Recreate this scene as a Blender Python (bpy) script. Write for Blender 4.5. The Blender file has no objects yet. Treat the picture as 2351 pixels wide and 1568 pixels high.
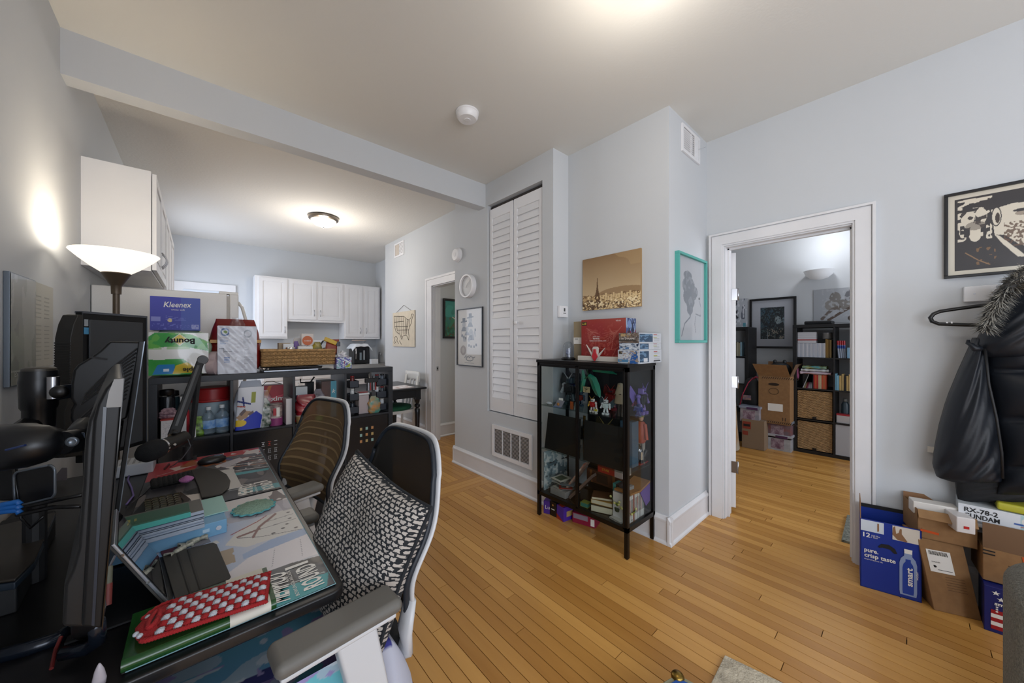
import bpy, math, random
import numpy as np
from mathutils import Vector, Matrix
S = bpy.context.scene
col = S.collection
random.seed(7); rng = np.random.default_rng(5)
PI = math.pi

def lin(h):
    if isinstance(h, str):
        h = h.lstrip('#'); h = [int(h[i:i+2], 16)/255 for i in (0, 2, 4)]
    return tuple((x/12.92 if x <= .04045 else ((x+.055)/1.055)**2.4) for x in h)

# ------------------------------------------------------------------ camera, world, lights
AZ = math.radians(41.65); FPX = 810.0; EYE = Vector((0, 0, 1.35))
cam = bpy.data.objects.new('camera', bpy.data.cameras.new('camera'))
col.objects.link(cam); cam.location = EYE; cam.rotation_euler = (PI/2, 0, -AZ)
cam.data.sensor_width = 36; cam.data.lens = 36*FPX/2351; cam.data.clip_start = .02
S.camera = cam
S.view_settings.view_transform = 'Standard'; S.view_settings.look = 'None'
S.view_settings.gamma = 1; S.view_settings.use_curve_mapping = False
S.view_settings.exposure = 0.14

w = bpy.data.worlds.new('World'); S.world = w; w.use_nodes = True
bg = w.node_tree.nodes['Background']; bg.inputs[0].default_value = (*lin('#dfe8f4'), 1); bg.inputs[1].default_value = 1.0

def area(name, loc, rot, sx, sy, power, hexc):
    l = bpy.data.lights.new(name, 'AREA'); l.shape = 'RECTANGLE'; l.size = sx; l.size_y = sy
    l.energy = power; l.color = lin(hexc)
    o = bpy.data.objects.new(name, l); col.objects.link(o); o.location = loc; o.rotation_euler = rot
    return o
def point(name, loc, power, hexc, r=.05):
    l = bpy.data.lights.new(name, 'POINT'); l.energy = power; l.color = lin(hexc); l.shadow_soft_size = r
    o = bpy.data.objects.new(name, l); col.objects.link(o); o.location = loc
    return o
# daylight through the windows behind the camera, kitchen window and bedroom window
area('window_light_rear', (.25, -2.9, 1.55), (PI/2, 0, 0), 1.3, 1.7, 36, '#e2ebfa')
area('window_light_rear_right', (2.1, -2.9, 1.55), (PI/2, 0, 0), 1.3, 1.7, 14, '#e2ebfa')
area('window_light_left', (-.44, -1.5, 1.3), (0, -PI/2, 0), 1.3, 1.7, 52, '#e8edf5')
area('window_light_kitchen', (-.46, 6.4, 1.7), (0, -PI/2, 0), 1.3, 1.1, 26, '#dde8fa')
area('window_light_bedroom', (4.6, -1.85, 1.6), (PI/2, 0, 0), 1.6, 1.6, 44, '#e2e9f4')
area('window_light_hall', (4.6, 3.9, 2.2), (0, PI/2, 0), .9, .9, 10, '#fbf0dc')  # unseen area light hanging inside the hall, no window behind it

# ------------------------------------------------------------------ projection helpers: a pixel of the photo's frame onto a real plane
_s, _c = math.sin(AZ), math.cos(AZ)
def ray(px, py):
    u = (px-1175.5)/FPX; v = (784-py)/FPX
    return Vector((_s+u*_c, _c-u*_s, v))
def PZ(px, py, z):
    d = ray(px, py); return EYE + d*((z-1.35)/d.z)
def PX(px, py, x):
    d = ray(px, py); return EYE + d*(x/d.x)
def PY(px, py, y):
    d = ray(px, py); return EYE + d*(y/d.y)
def PD(px, py, dep):
    return EYE + ray(px, py)*dep

# ------------------------------------------------------------------ materials
MC = {}
def mat(name, hexc, rough=.5, metal=0, noise=None, bump=None, trans=0, alpha=1, emit=0, spec=.5, coat=0, stretch=None, c2=None, sheen=0):
    if name in MC: return MC[name]
    m = bpy.data.materials.new(name); m.use_nodes = True; MC[name] = m
    nt = m.node_tree; b = nt.nodes['Principled BSDF']; I = b.inputs
    I['Base Color'].default_value = (*lin(hexc), 1); I['Roughness'].default_value = rough; I['Metallic'].default_value = metal
    I['Specular IOR Level'].default_value = spec; I['Transmission Weight'].default_value = trans; I['Alpha'].default_value = alpha
    I['Coat Weight'].default_value = coat; I['Sheen Weight'].default_value = sheen
    if emit: I['Emission Color'].default_value = (*lin(hexc), 1); I['Emission Strength'].default_value = emit
    tc = None
    if noise or bump:
        tc = nt.nodes.new('ShaderNodeTexCoord'); mp = nt.nodes.new('ShaderNodeMapping')
        nt.links.new(tc.outputs['Object'], mp.inputs[0])
        if stretch: mp.inputs['Scale'].default_value = stretch
    if noise:
        n = nt.nodes.new('ShaderNodeTexNoise'); n.inputs['Scale'].default_value = noise[0]; n.inputs['Detail'].default_value = 5
        nt.links.new(mp.outputs[0], n.inputs['Vector'])
        r = nt.nodes.new('ShaderNodeValToRGB'); r.color_ramp.elements[0].position = .35; r.color_ramp.elements[1].position = .65
        a = noise[1]; L = lin(hexc)
        if c2: r.color_ramp.elements[0].color = (*L, 1); r.color_ramp.elements[1].color = (*lin(c2), 1)
        else:
            r.color_ramp.elements[0].color = (*[max(0, x*(1-a)) for x in L], 1); r.color_ramp.elements[1].color = (*[min(1, x*(1+a)) for x in L], 1)
        nt.links.new(n.outputs[0], r.inputs[0]); nt.links.new(r.outputs[0], I['Base Color'])
    if bump:
        n2 = nt.nodes.new('ShaderNodeTexNoise'); n2.inputs['Scale'].default_value = bump[0]; n2.inputs['Detail'].default_value = 4
        nt.links.new(mp.outputs[0], n2.inputs['Vector'])
        bp = nt.nodes.new('ShaderNodeBump'); bp.inputs['Strength'].default_value = bump[1]; bp.inputs['Distance'].default_value = bump[2] if len(bump) > 2 else .01
        nt.links.new(n2.outputs[0], bp.inputs['Height']); nt.links.new(bp.outputs[0], I['Normal'])
    return m
def glass_mat(name, hexc='#ffffff', rough=.02, strength=1.0, base=.05):
    if name in MC: return MC[name]
    m = bpy.data.materials.new(name); m.use_nodes = True; MC[name] = m; nt = m.node_tree; nt.nodes.clear()
    o = nt.nodes.new('ShaderNodeOutputMaterial'); mx = nt.nodes.new('ShaderNodeMixShader')
    t = nt.nodes.new('ShaderNodeBsdfTransparent'); g = nt.nodes.new('ShaderNodeBsdfGlossy'); t.inputs[0].default_value = (*lin(hexc), 1)
    g.inputs['Roughness'].default_value = rough
    lw = nt.nodes.new('ShaderNodeLayerWeight'); pw = nt.nodes.new('ShaderNodeMath'); pw.operation = 'POWER'; pw.inputs[1].default_value = 4
    ma = nt.nodes.new('ShaderNodeMath'); ma.operation = 'MULTIPLY_ADD'; ma.inputs[1].default_value = strength*.7; ma.inputs[2].default_value = base
    nt.links.new(lw.outputs['Facing'], pw.inputs[0]); nt.links.new(pw.outputs[0], ma.inputs[0]); nt.links.new(ma.outputs[0], mx.inputs[0])
    nt.links.new(t.outputs[0], mx.inputs[1]); nt.links.new(g.outputs[0], mx.inputs[2]); nt.links.new(mx.outputs[0], o.inputs[0])
    return m
def vcol_mat(name, rough=.5, spec=.5, coat=0, bump=None):
    if name in MC: return MC[name]
    m = mat(name, '#ffffff', rough, spec=spec, coat=coat, bump=bump); nt = m.node_tree
    a = nt.nodes.new('ShaderNodeAttribute'); a.attribute_name = 'Col'
    nt.links.new(a.outputs['Color'], nt.nodes['Principled BSDF'].inputs['Base Color'])
    return m
def cloth_pattern(name, a, b, scale, rough=.9, kind='voronoi', stretch=(1, 1, 1), thr=.5):
    if name in MC: return MC[name]
    m = mat(name, a, rough, bump=(300, .2)); nt = m.node_tree
    tc = nt.nodes.new('ShaderNodeTexCoord'); mp = nt.nodes.new('ShaderNodeMapping'); mp.inputs['Scale'].default_value = stretch
    nt.links.new(tc.outputs['Object'], mp.inputs[0])
    n = nt.nodes.new('ShaderNodeTexVoronoi' if kind == 'voronoi' else 'ShaderNodeTexNoise'); n.inputs['Scale'].default_value = scale
    nt.links.new(mp.outputs[0], n.inputs['Vector'])
    r = nt.nodes.new('ShaderNodeValToRGB'); r.color_ramp.interpolation = 'CONSTANT'
    r.color_ramp.elements[0].color = (*lin(a), 1); r.color_ramp.elements[1].color = (*lin(b), 1); r.color_ramp.elements[1].position = thr
    nt.links.new(n.outputs[0], r.inputs[0]); nt.links.new(r.outputs[0], nt.nodes['Principled BSDF'].inputs['Base Color'])
    return m
def wood_mat(name, ca, cb, island=False, grain=(14, 1.2, 14)):
    m = bpy.data.materials.new(name); m.use_nodes = True; MC[name] = m; nt = m.node_tree; b = nt.nodes['Principled BSDF']
    b.inputs['Roughness'].default_value = .33
    tc = nt.nodes.new('ShaderNodeNewGeometry'); mp = nt.nodes.new('ShaderNodeMapping'); mp.inputs['Scale'].default_value = grain
    nt.links.new(tc.outputs['Position'], mp.inputs[0])
    n = nt.nodes.new('ShaderNodeTexNoise'); n.inputs['Scale'].default_value = 1.5; n.inputs['Detail'].default_value = 6
    nt.links.new(mp.outputs[0], n.inputs['Vector'])
    if island: g = nt.nodes.new('ShaderNodeNewGeometry'); ro = g.outputs['Random Per Island']
    else: g = nt.nodes.new('ShaderNodeObjectInfo'); ro = g.outputs['Random']
    mx = nt.nodes.new('ShaderNodeMath'); mx.operation = 'MULTIPLY_ADD'; mx.inputs[1].default_value = .75
    m2 = nt.nodes.new('ShaderNodeMath'); m2.operation = 'MULTIPLY'; m2.inputs[1].default_value = .5
    nt.links.new(n.outputs[0], m2.inputs[0]); nt.links.new(ro, mx.inputs[0]); nt.links.new(m2.outputs[0], mx.inputs[2])
    r = nt.nodes.new('ShaderNodeValToRGB'); r.color_ramp.elements[0].color = (*lin(ca), 1); r.color_ramp.elements[1].color = (*lin(cb), 1)
    r.color_ramp.elements[0].position = .1; r.color_ramp.elements[1].position = 1
    nt.links.new(mx.outputs[0], r.inputs[0]); nt.links.new(r.outputs[0], b.inputs['Base Color'])
    return m

# ------------------------------------------------------------------ geometry
XF = Matrix.Identity(4); WM = {}
class at:
    def __init__(s, loc=(0, 0, 0), rz=0, rx=0, ry=0, M=None):
        s.m = M if M is not None else Matrix.Translation(Vector(loc)) @ Matrix.Rotation(rz, 4, 'Z') @ Matrix.Rotation(ry, 4, 'Y') @ Matrix.Rotation(rx, 4, 'X')
    def __enter__(s):
        global XF
        s.old = XF; XF = XF @ s.m
    def __exit__(s, *a):
        global XF
        XF = s.old
def tag(o, label=None, cat=None, group=None, kind=None):
    if label: o['label'] = label
    if cat: o['category'] = cat
    if group: o['group'] = group
    if kind: o['kind'] = kind
    return o
def thing(name, label, cat, loc=(0, 0, 0), group=None):
    o = bpy.data.objects.new(name, None); col.objects.link(o); o.empty_display_size = .05
    M = XF @ Matrix.Translation(Vector(loc)); o.matrix_world = M; WM[o.name] = M.copy()
    return tag(o, label, cat, group)
def dup(root, dx, label=None, group=None):
    """copy a thing with its parts and sub-parts, moved by dx"""
    r = root.copy(); col.objects.link(r); r.location = root.location + Vector(dx)
    WM[r.name] = Matrix.Translation(Vector(dx)) @ WM[root.name]
    if label: r['label'] = label
    if group: r['group'] = group
    for ch in list(root.children):
        c = ch.copy(); col.objects.link(c); c.parent = r
        for g in list(ch.children):
            d = g.copy(); col.objects.link(d); d.parent = c
    return r
class G:
    def __init__(s): s.v = []; s.f = []; s.m = []; s.mi = 0
    def add(s, vs, fs):
        n = len(s.v); s.v += [Vector(v) for v in vs]
        for f in fs: s.f.append([i+n for i in f]); s.m.append(s.mi)
        return s
    def box(s, a, b):
        x0, y0, z0 = [min(p, q) for p, q in zip(a, b)]; x1, y1, z1 = [max(p, q) for p, q in zip(a, b)]
        return s.add([(x0, y0, z0), (x1, y0, z0), (x1, y1, z0), (x0, y1, z0), (x0, y0, z1), (x1, y0, z1), (x1, y1, z1), (x0, y1, z1)],
                     [(0, 3, 2, 1), (4, 5, 6, 7), (0, 1, 5, 4), (1, 2, 6, 5), (2, 3, 7, 6), (3, 0, 4, 7)])
    def hexa(s, q):     # 8 points: bottom 4, top 4
        return s.add(q, [(0, 3, 2, 1), (4, 5, 6, 7), (0, 1, 5, 4), (1, 2, 6, 5), (2, 3, 7, 6), (3, 0, 4, 7)])
    def prism(s, poly, vec):
        poly = [Vector(p) for p in poly]; vec = Vector(vec); n = len(poly)
        return s.add(poly + [p+vec for p in poly], [tuple(range(n))[::-1], tuple(range(n, 2*n))] + [(i, (i+1) % n, n+(i+1) % n, n+i) for i in range(n)])
    def ring(s, pts_list, closed=True, caps=True):
        n = len(pts_list[0]); vs = [p for r in pts_list for p in r]; fs = []
        for k in range(len(pts_list)-1):
            for i in range(n if closed else n-1):
                j = (i+1) % n; fs.append((k*n+i, k*n+j, (k+1)*n+j, (k+1)*n+i))
        if caps and closed:
            fs.append(tuple(range(n))[::-1]); fs.append(tuple((len(pts_list)-1)*n+i for i in range(n)))
        return s.add(vs, fs)
    def lathe(s, prof, c=(0, 0, 0), n=24, axis=(0, 0, 1), caps=True, sq=None):
        c = Vector(c); ax = Vector(axis).normalized(); q = Vector((0, 0, 1)).rotation_difference(ax)
        rs = []
        for r, z in prof:
            row = []
            for i in range(n):
                a = 2*PI*i/n; x, y = r*math.cos(a), r*math.sin(a)
                if sq: x *= sq[0]; y *= sq[1]
                row.append(c + q @ Vector((x, y, z)))
            rs.append(row)
        return s.ring(rs, caps=caps)
    def cyl(s, p0, p1, r0, r1=None, n=12):
        p0, p1 = Vector(p0), Vector(p1); d = p1-p0
        return s.lathe([(r0, 0), (r0 if r1 is None else r1, d.length)], p0, n, d)
    def tube(s, path, r, n=8, flat=None):
        P = [Vector(p) for p in path]; rows = []; up = None
        for i, p in enumerate(P):
            t = (P[min(i+1, len(P)-1)]-P[max(i-1, 0)]).normalized()
            if up is None:
                up = Vector((0, 0, 1)) if abs(t.z) < .9 else Vector((1, 0, 0))
            a = t.cross(up).normalized(); b = a.cross(t).normalized(); up = b
            rr = r[i] if isinstance(r, (list, tuple)) else r
            f = flat or (1, 1)
            rows.append([p + a*(rr*f[0]*math.cos(2*PI*k/n)) + b*(rr*f[1]*math.sin(2*PI*k/n)) for k in range(n)])
        return s.ring(rows)
    def ball(s, c, r, n=12, m=8, sq=(1, 1, 1)):
        c = Vector(c); rr = r if isinstance(r, (tuple, list)) else (r, r, r); rows = []
        for j in range(m+1):
            th = -PI/2+PI*j/m; k = max(math.cos(th), .02)
            rows.append([c+Vector((rr[0]*k*math.cos(2*PI*i/n), rr[1]*k*math.sin(2*PI*i/n), rr[2]*math.sin(th))) for i in range(n)])
        return s.ring(rows)
    def grid(s, fn, nu, nv, closed_u=False):
        vs = [fn(i/nu, j/nv) for j in range(nv+1) for i in range(nu+1)]
        return s.add(vs, [(j*(nu+1)+i, j*(nu+1)+i+1, (j+1)*(nu+1)+i+1, (j+1)*(nu+1)+i) for j in range(nv) for i in range(nu)])
    def quad(s, a, b, c, d): return s.add([a, b, c, d], [(0, 1, 2, 3)])
    def out(s, name, mats, parent=None, smooth=False, bev=0, seg=2, sub=0, solid=0, kind=None, disp=None):
        return mk(name, s.v, s.f, mats, parent, smooth, s.m, bev, seg, sub, solid, kind)
def mk(name, vs, fs, mats, parent=None, smooth=False, mi=None, bev=0, seg=2, sub=0, solid=0, kind=None):
    me = bpy.data.meshes.new(name)
    if not isinstance(mats, (list, tuple)): mats = [mats]
    M = XF; org = None
    if parent is not None: M = WM[parent.name].inverted() @ XF
    vv = [M @ Vector(v) for v in vs]
    if parent is None:
        xs = [v.x for v in vv]; ys = [v.y for v in vv]; zs = [v.z for v in vv]
        org = Vector(((min(xs)+max(xs))/2, (min(ys)+max(ys))/2, min(zs))); vv = [v-org for v in vv]
    me.from_pydata(vv, [], fs); me.update()
    for m in mats: me.materials.append(m)
    if mi and len(mats) > 1: me.polygons.foreach_set('material_index', mi)
    if smooth: me.shade_smooth() if smooth is True else me.shade_smooth()
    o = bpy.data.objects.new(name, me); col.objects.link(o)
    if parent is not None:
        o.parent = parent; WM[o.name] = WM[parent.name].copy()
    else:
        o.location = org; WM[o.name] = Matrix.Translation(org)
    if bev:
        b = o.modifiers.new('b', 'BEVEL'); b.width = bev; b.segments = seg; b.limit_method = 'ANGLE'; b.angle_limit = .6
        if smooth is False: me.shade_smooth(); 
        o.modifiers.new('w', 'WEIGHTED_NORMAL')
    elif smooth == 'auto':
        try: me.set_sharp_from_angle(angle=.7)
        except Exception: pass
    if solid:
        q = o.modifiers.new('s', 'SOLIDIFY'); q.thickness = solid; q.offset = 0
    if sub:
        q = o.modifiers.new('d', 'SUBSURF'); q.levels = sub; q.render_levels = sub
    if kind: o['kind'] = kind
    return o
def B(name, a, b, m, parent=None, bev=0, kind=None): return G().box(a, b).out(name, m, parent, bev=bev, kind=kind)
def ST(name, g, m, **k): return g.out(name, m, kind='structure', **k)
_F = {}
def txt(s, o, right, up, h, m, parent, name='lettering', width=None, ext=.0006, bold=0, shear=0, center=False):
    right = Vector(right).normalized(); up = Vector(up).normalized(); nrm = right.cross(up).normalized()
    c = bpy.data.curves.new('t', 'FONT'); c.body = s; c.size = 1; c.offset = bold; c.shear = shear; c.resolution_u = 2
    t = bpy.data.objects.new('t', c); col.objects.link(t)
    me = bpy.data.meshes.new_from_object(t)
    bpy.data.objects.remove(t); bpy.data.curves.remove(c)
    vs = [v.co.copy() for v in me.vertices]; fs = [tuple(p.vertices) for p in me.polygons]
    bpy.data.meshes.remove(me)
    if not vs: return None
    x0 = min(v.x for v in vs); x1 = max(v.x for v in vs); ks = h/.72; kx = ks if width is None else width/(x1-x0)
    xo = (x0+x1)/2 if center else x0
    o = Vector(o)
    pts = [o + right*((v.x-xo)*kx) + up*(v.y*ks) + nrm*ext for v in vs]
    return mk(name, pts, fs, m, parent)

class Pic:
    """small numpy raster for flat print, turned into a vertex-coloured sheet"""
    def __init__(s, w, h, bgc):
        s.w, s.h = w, h; s.a = np.zeros((h, w, 3)); s.a[:] = lin(bgc)
        s.Y, s.X = np.mgrid[0:h, 0:w]; s.X = s.X/(w-1); s.Y = s.Y/(h-1)     # Y up, 0..1
    def put(s, mask, c, k=1.0):
        mask = mask.astype(float)[..., None]*k; s.a = s.a*(1-mask)+np.array(lin(c))*mask; return s
    def rect(s, x0, y0, x1, y1, c, k=1): return s.put((s.X >= x0) & (s.X <= x1) & (s.Y >= y0) & (s.Y <= y1), c, k)
    def ell(s, x, y, rx, ry, c, k=1, rot=0):
        dx, dy = s.X-x, s.Y-y; u = dx*math.cos(rot)+dy*math.sin(rot); v = -dx*math.sin(rot)+dy*math.cos(rot)
        return s.put((u/rx)**2+(v/ry)**2 <= 1, c, k)
    def poly(s, pts, c, k=1):
        inside = np.zeros(s.X.shape, bool); n = len(pts)
        for i in range(n):
            x0, y0 = pts[i]; x1, y1 = pts[(i+1) % n]
            if y0 == y1: continue
            cr = ((y0 > s.Y) != (y1 > s.Y)) & (s.X < (x1-x0)*(s.Y-y0)/(y1-y0)+x0); inside ^= cr
        return s.put(inside, c, k)
    def line(s, pts, wd, c, k=1, asp=1.0):
        for (x0, y0), (x1, y1) in zip(pts[:-1], pts[1:]):
            dx, dy = x1-x0, (y1-y0)*asp; L = dx*dx+dy*dy+1e-9
            t = np.clip(((s.X-x0)*dx+(s.Y-y0)*asp*dy)/L, 0, 1)
            s.put(((s.X-x0-t*dx)**2+((s.Y-y0)*asp-t*dy)**2) < wd*wd, c, k)
        return s
    def nz(s, n, c, thr, x0=0, y0=0, x1=1, y1=1, k=1, ax=1, mask=None):
        gx = max(2, int(n*ax)); r = rng.random((n, gx)); yi = s.Y*(n-1); xi = s.X*(gx-1)
        y0i = np.floor(yi).astype(int).clip(0, n-2); x0i = np.floor(xi).astype(int).clip(0, gx-2); fy = yi-y0i; fx = xi-x0i
        v = r[y0i, x0i]*(1-fy)*(1-fx)+r[y0i+1, x0i]*fy*(1-fx)+r[y0i, x0i+1]*(1-fy)*fx+r[y0i+1, x0i+1]*fy*fx
        mm = (v > thr) & (s.X >= x0) & (s.X <= x1) & (s.Y >= y0) & (s.Y <= y1)
        if mask is not None: mm &= mask
        return s.put(mm, c, k)
    def grad(s, c0, c1, y0=0, y1=1):
        t = np.clip((s.Y-y0)/(y1-y0), 0, 1)[..., None]; m = ((s.Y >= y0) & (s.Y <= y1))[..., None]
        g = np.array(lin(c0))*(1-t)+np.array(lin(c1))*t; s.a = np.where(m, g, s.a); return s
    def sheet(s, name, o, rv, uv, parent, rough=.5, coat=0, fn=None, matname=None):
        """o lower-left corner, rv and uv full edge vectors"""
        o, rv, uv = Vector(o), Vector(rv), Vector(uv); w_, h_ = s.w, s.h
        M = (WM[parent.name].inverted() @ XF) if parent is not None else XF
        o2 = M @ o; r2 = M.to_3x3() @ rv; u2 = M.to_3x3() @ uv
        X = s.X.ravel()[:, None]; Y = s.Y.ravel()[:, None]
        co = np.array(o2)+X*np.array(r2)+Y*np.array(u2)
        if fn is not None:
            nn = np.array(r2.cross(u2).normalized()); co = co+fn(X, Y)*nn
        idx = np.arange(w_*h_).reshape(h_, w_); q = np.stack([idx[:-1, :-1], idx[:-1, 1:], idx[1:, 1:], idx[1:, :-1]], -1).reshape(-1, 4)
        me = bpy.data.meshes.new(name); me.vertices.add(w_*h_); me.loops.add(q.size); me.polygons.add(len(q))
        me.vertices.foreach_set('co', co.ravel()); me.loops.foreach_set('vertex_index', q.ravel())
        me.polygons.foreach_set('loop_start', np.arange(len(q))*4); me.update(calc_edges=True)
        ca = me.color_attributes.new('Col', 'FLOAT_COLOR', 'POINT')
        ca.data.foreach_set('color', np.concatenate([s.a.reshape(-1, 3), np.ones((w_*h_, 1))], 1).ravel())
        me.materials.append(vcol_mat(matname or ('print_%g_%g' % (rough, coat)), rough, coat=coat)); me.shade_smooth()
        ob = bpy.data.objects.new(name, me); col.objects.link(ob)
        if parent is not None: ob.parent = parent; WM[ob.name] = WM[parent.name].copy()
        return ob
BOXG = {}
ORD = 'first second third fourth fifth sixth seventh eighth ninth tenth eleventh twelfth thirteenth fourteenth fifteenth sixteenth seventeenth eighteenth nineteenth twentieth'.split()
def crumple(amp, f=9, seed=0):
    r = random.Random(seed); ph = [(r.uniform(.5, 1.5)*f, r.uniform(.5, 1.5)*f, r.uniform(0, 6)) for _ in range(5)]
    return lambda x, y: amp*sum(np.sin(a*x+b*y+c) for a, b, c in ph)/5
# common materials
WHITE = mat('white_paint', '#e4e4e6', .35, noise=(3, .02)); TRIM = mat('trim_white_paint', '#dcdcde', .4, noise=(4, .03))
BLACK = mat('black_plastic', '#0c0c0e', .35); BLACKM = mat('black_matte', '#101114', .6, noise=(40, .2)); CARD = mat('cardboard', '#8d6a45', .85, noise=(30, .07), bump=(60, .05))
STEEL = mat('brushed_steel', '#b8b8bc', .3, 1); CHROME = mat('chrome', '#dddddf', .12, 1); PAPER = mat('paper_white', '#e8e6e0', .8)
INK = mat('ink_black', '#121214', .7); RED = mat('red_plastic', '#b01818', .35); CLEAR = glass_mat('clear_glass'); FILM = glass_mat('clear_film', '#f8f9fb', .25, .6, .06)
# ================================================================== STRUCTURE
WALL = mat('wall_paint_cool_grey', '#c7cacd', .85, spec=.25, noise=(1.3, .012), bump=(90, .06, .004)); CEIL = mat('ceiling_paint', '#dbdad5', .8, bump=(70, .12, .004))
KCEIL = mat('ceiling_texture_paint', '#dedcd7', .85, bump=(45, .35, .006))
CY1 = 2.92; CY2 = 2.98
SUB = mat('subfloor_gap', '#20150c', .9)
floor = ST('floor', G().box((-.6, -3.1, -.06), (6.1, 7.5, -.012)), SUB)
PLK = wood_mat('maple_planks', '#a67232', '#d09c54'); PLKI = wood_mat('maple_planks_joined', '#a67232', '#d09c54', True)
PLKX = wood_mat('maple_planks_cross', '#a67232', '#d09c54', grain=(1.2, 14, 14))
g = G().box((-.5, -.5, -.5), (.5, .5, .5)); pm = bpy.data.meshes.new('plank'); pm.from_pydata(g.v, [], g.f); pm.materials.append(PLK)
pmx = pm.copy(); pmx.materials.clear(); pmx.materials.append(PLKX)
np_ = 0; rest = G(); W_ = .0575
def plank(x0, x1, y0, y1, as_part, me=pm):
    global np_
    gp = .003
    if as_part and np_ < 300:
        o = bpy.data.objects.new('plank', me); col.objects.link(o); o.parent = floor
        o.location = Vector(((x0+x1)/2, (y0+y1)/2, -.006)) - floor.location; o.scale = (x1-x0-gp, y1-y0-gp, .012+random.uniform(-.0004, .0004)); np_ += 1
    else: rest.box((x0+gp/2, y0+gp/2, -.012), (x1-gp/2, y1-gp/2, 0))
def field(x0, x1, y0, y1, vis, lmin=.7, lmax=1.9):
    x = x0
    while x < x1-.005:
        xe = min(x+W_, x1); y = y0-random.uniform(0, lmax)
        while y < y1:
            ye = y+random.uniform(lmin, lmax)
            a, b = max(y, y0), min(ye, y1)
            if b-a > .01: plank(x, xe, a, b, vis(x, (a+b)/2, a, b))
            y = ye
        x = xe
def seen(x, ym, a, b):
    # does any bit of the board fall inside the photographed floor?
    for t in (0, .25, .5, .75, 1):
        y = a+(b-a)*t; d = x*_s+y*_c
        if d > .9:
            px = 1175.5+FPX*(x*_c-y*_s)/d; py = 784+FPX*1.35/d
            if 900 < px < 2360 and py < 1575: return True
    return False
field(-.515, 3.07, -3.0, 2.67, lambda x, ym, a, b: x > .42 and seen(x, ym, a, b))
for k in range(4): # cross boards at the kitchen threshold
    y = 2.67+k*.0625; plank(-.515, .9, y, y+.0625, False); plank(.9, 2.15, y, y+.0625, True, pmx)
field(-.515, 2.8, 2.92, 7.43, lambda x, ym, a, b: x > 1.35 and a < 4.6, .9, 2.2)
field(2.8, 5.2, 3.38, 4.42, lambda *a: False)
field(3.07, 5.9, -1.9, 2.6, lambda x, ym, a, b: b > .25 and a < 1.3 and x < 5.0, .8, 2.0)
o = rest.out('plank_field', PLKI, floor, kind='stuff')

ST('ceiling', G().box((-.6, -3.1, CY1), (3.14, 2.9, 3.02)), CEIL)
ST('ceiling_kitchen', G().box((-.6, 2.9, CY2), (2.95, 7.5, 3.06)), KCEIL)
ST('ceiling_bedroom', G().box((3.14, -2.0, 2.92), (6.1, 2.7, 3.02)), CEIL)
ST('ceiling_hall', G().box((2.5, 3.38, 2.6), (5.4, 4.6, 2.7)), CEIL)
ST('trim_1', G().box((-.515, 2.815, 2.69), (2.16, 2.93, 2.99)), WALL)                  # dropped beam between room and kitchen
# left wall with the kitchen window opening (hidden behind the cabinets)
g = G(); g.box((-.65, -3.1, 0), (-.515, -2.35, 3)); g.box((-.65, -2.35, 0), (-.515, -.65, .6)); g.box((-.65, -2.35, 2.3), (-.515, -.65, 3)); g.box((-.65, -.65, 0), (-.515, 5.7, 3)); g.box((-.65, 5.7, 0), (-.515, 7.1, 1.05)); g.box((-.65, 5.7, 2.3), (-.515, 7.1, 3)); g.box((-.65, 7.1, 0), (-.515, 7.5, 3))
ST('wall_left', g, WALL)
ST('wall_back', G().box((-.65, 7.43, 0), (2.95, 7.55, 3)), WALL)
# rear wall (behind the camera) with two windows
g = G(); g.box((-.65, -3.1, 0), (3.14, -3, .7)); g.box((-.65, -3.1, 2.4), (3.14, -3, 3))
for a, b in ((-.65, -.4), (.9, 1.45), (2.75, 3.14)): g.box((a, -3.1, .7), (b, -3, 2.4))
ST('wall_rear', g, WALL)
for i, (a, b) in enumerate(((-.4, .9), (1.45, 2.75))):
    g = G(); g.box((a, -3.09, .7), (b, -3.03, .76)); g.box((a, -3.09, 2.34), (b, -3.03, 2.4)); g.box((a, -3.09, .7), (a+.06, -3.03, 2.4)); g.box((b-.06, -3.09, .7), (b, -3.03, 2.4)); g.box((a, -3.08, 1.5), (b, -3.04, 1.56))
    wn = ST('window_%d' % (i+1), g, TRIM); B('pane', (a+.05, -3.065, .75), (b-.05, -3.06, 2.35), CLEAR, wn)
g = G(); g.box((-.62, 5.7, 1.05), (-.56, 7.1, 1.1)); g.box((-.62, 5.7, 2.25), (-.56, 7.1, 2.3)); g.box((-.62, 5.7, 1.05), (-.56, 5.76, 2.3)); g.box((-.62, 7.04, 1.05), (-.56, 7.1, 2.3))
wn = ST('window_3', g, TRIM); B('pane', (-.595, 5.75, 1.1), (-.59, 7.05, 2.25), CLEAR, wn)
g = G(); g.box((-.62, -2.35, .6), (-.56, -.65, .66)); g.box((-.62, -2.35, 2.24), (-.56, -.65, 2.3)); g.box((-.62, -2.35, .66), (-.56, -2.29, 2.24)); g.box((-.62, -.71, .66), (-.56, -.65, 2.24))
wn = ST('window_5', g, TRIM); B('pane', (-.595, -2.3, .65), (-.59, -.7, 2.25), CLEAR, wn)
# right wall with the bedroom doorway
g = G(); g.box((3.0, -3.1, 0), (3.14, .23, 3)); g.box((3.0, .23, 2.075), (3.14, .93, 3)); g.box((3.0, .93, 0), (3.14, 1.2, 3))
ST('wall_right', g, WALL)
ST('wall_column', G().box((2.34, 1.06, 0), (3.0, 1.95, 3)), WALL)
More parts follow.
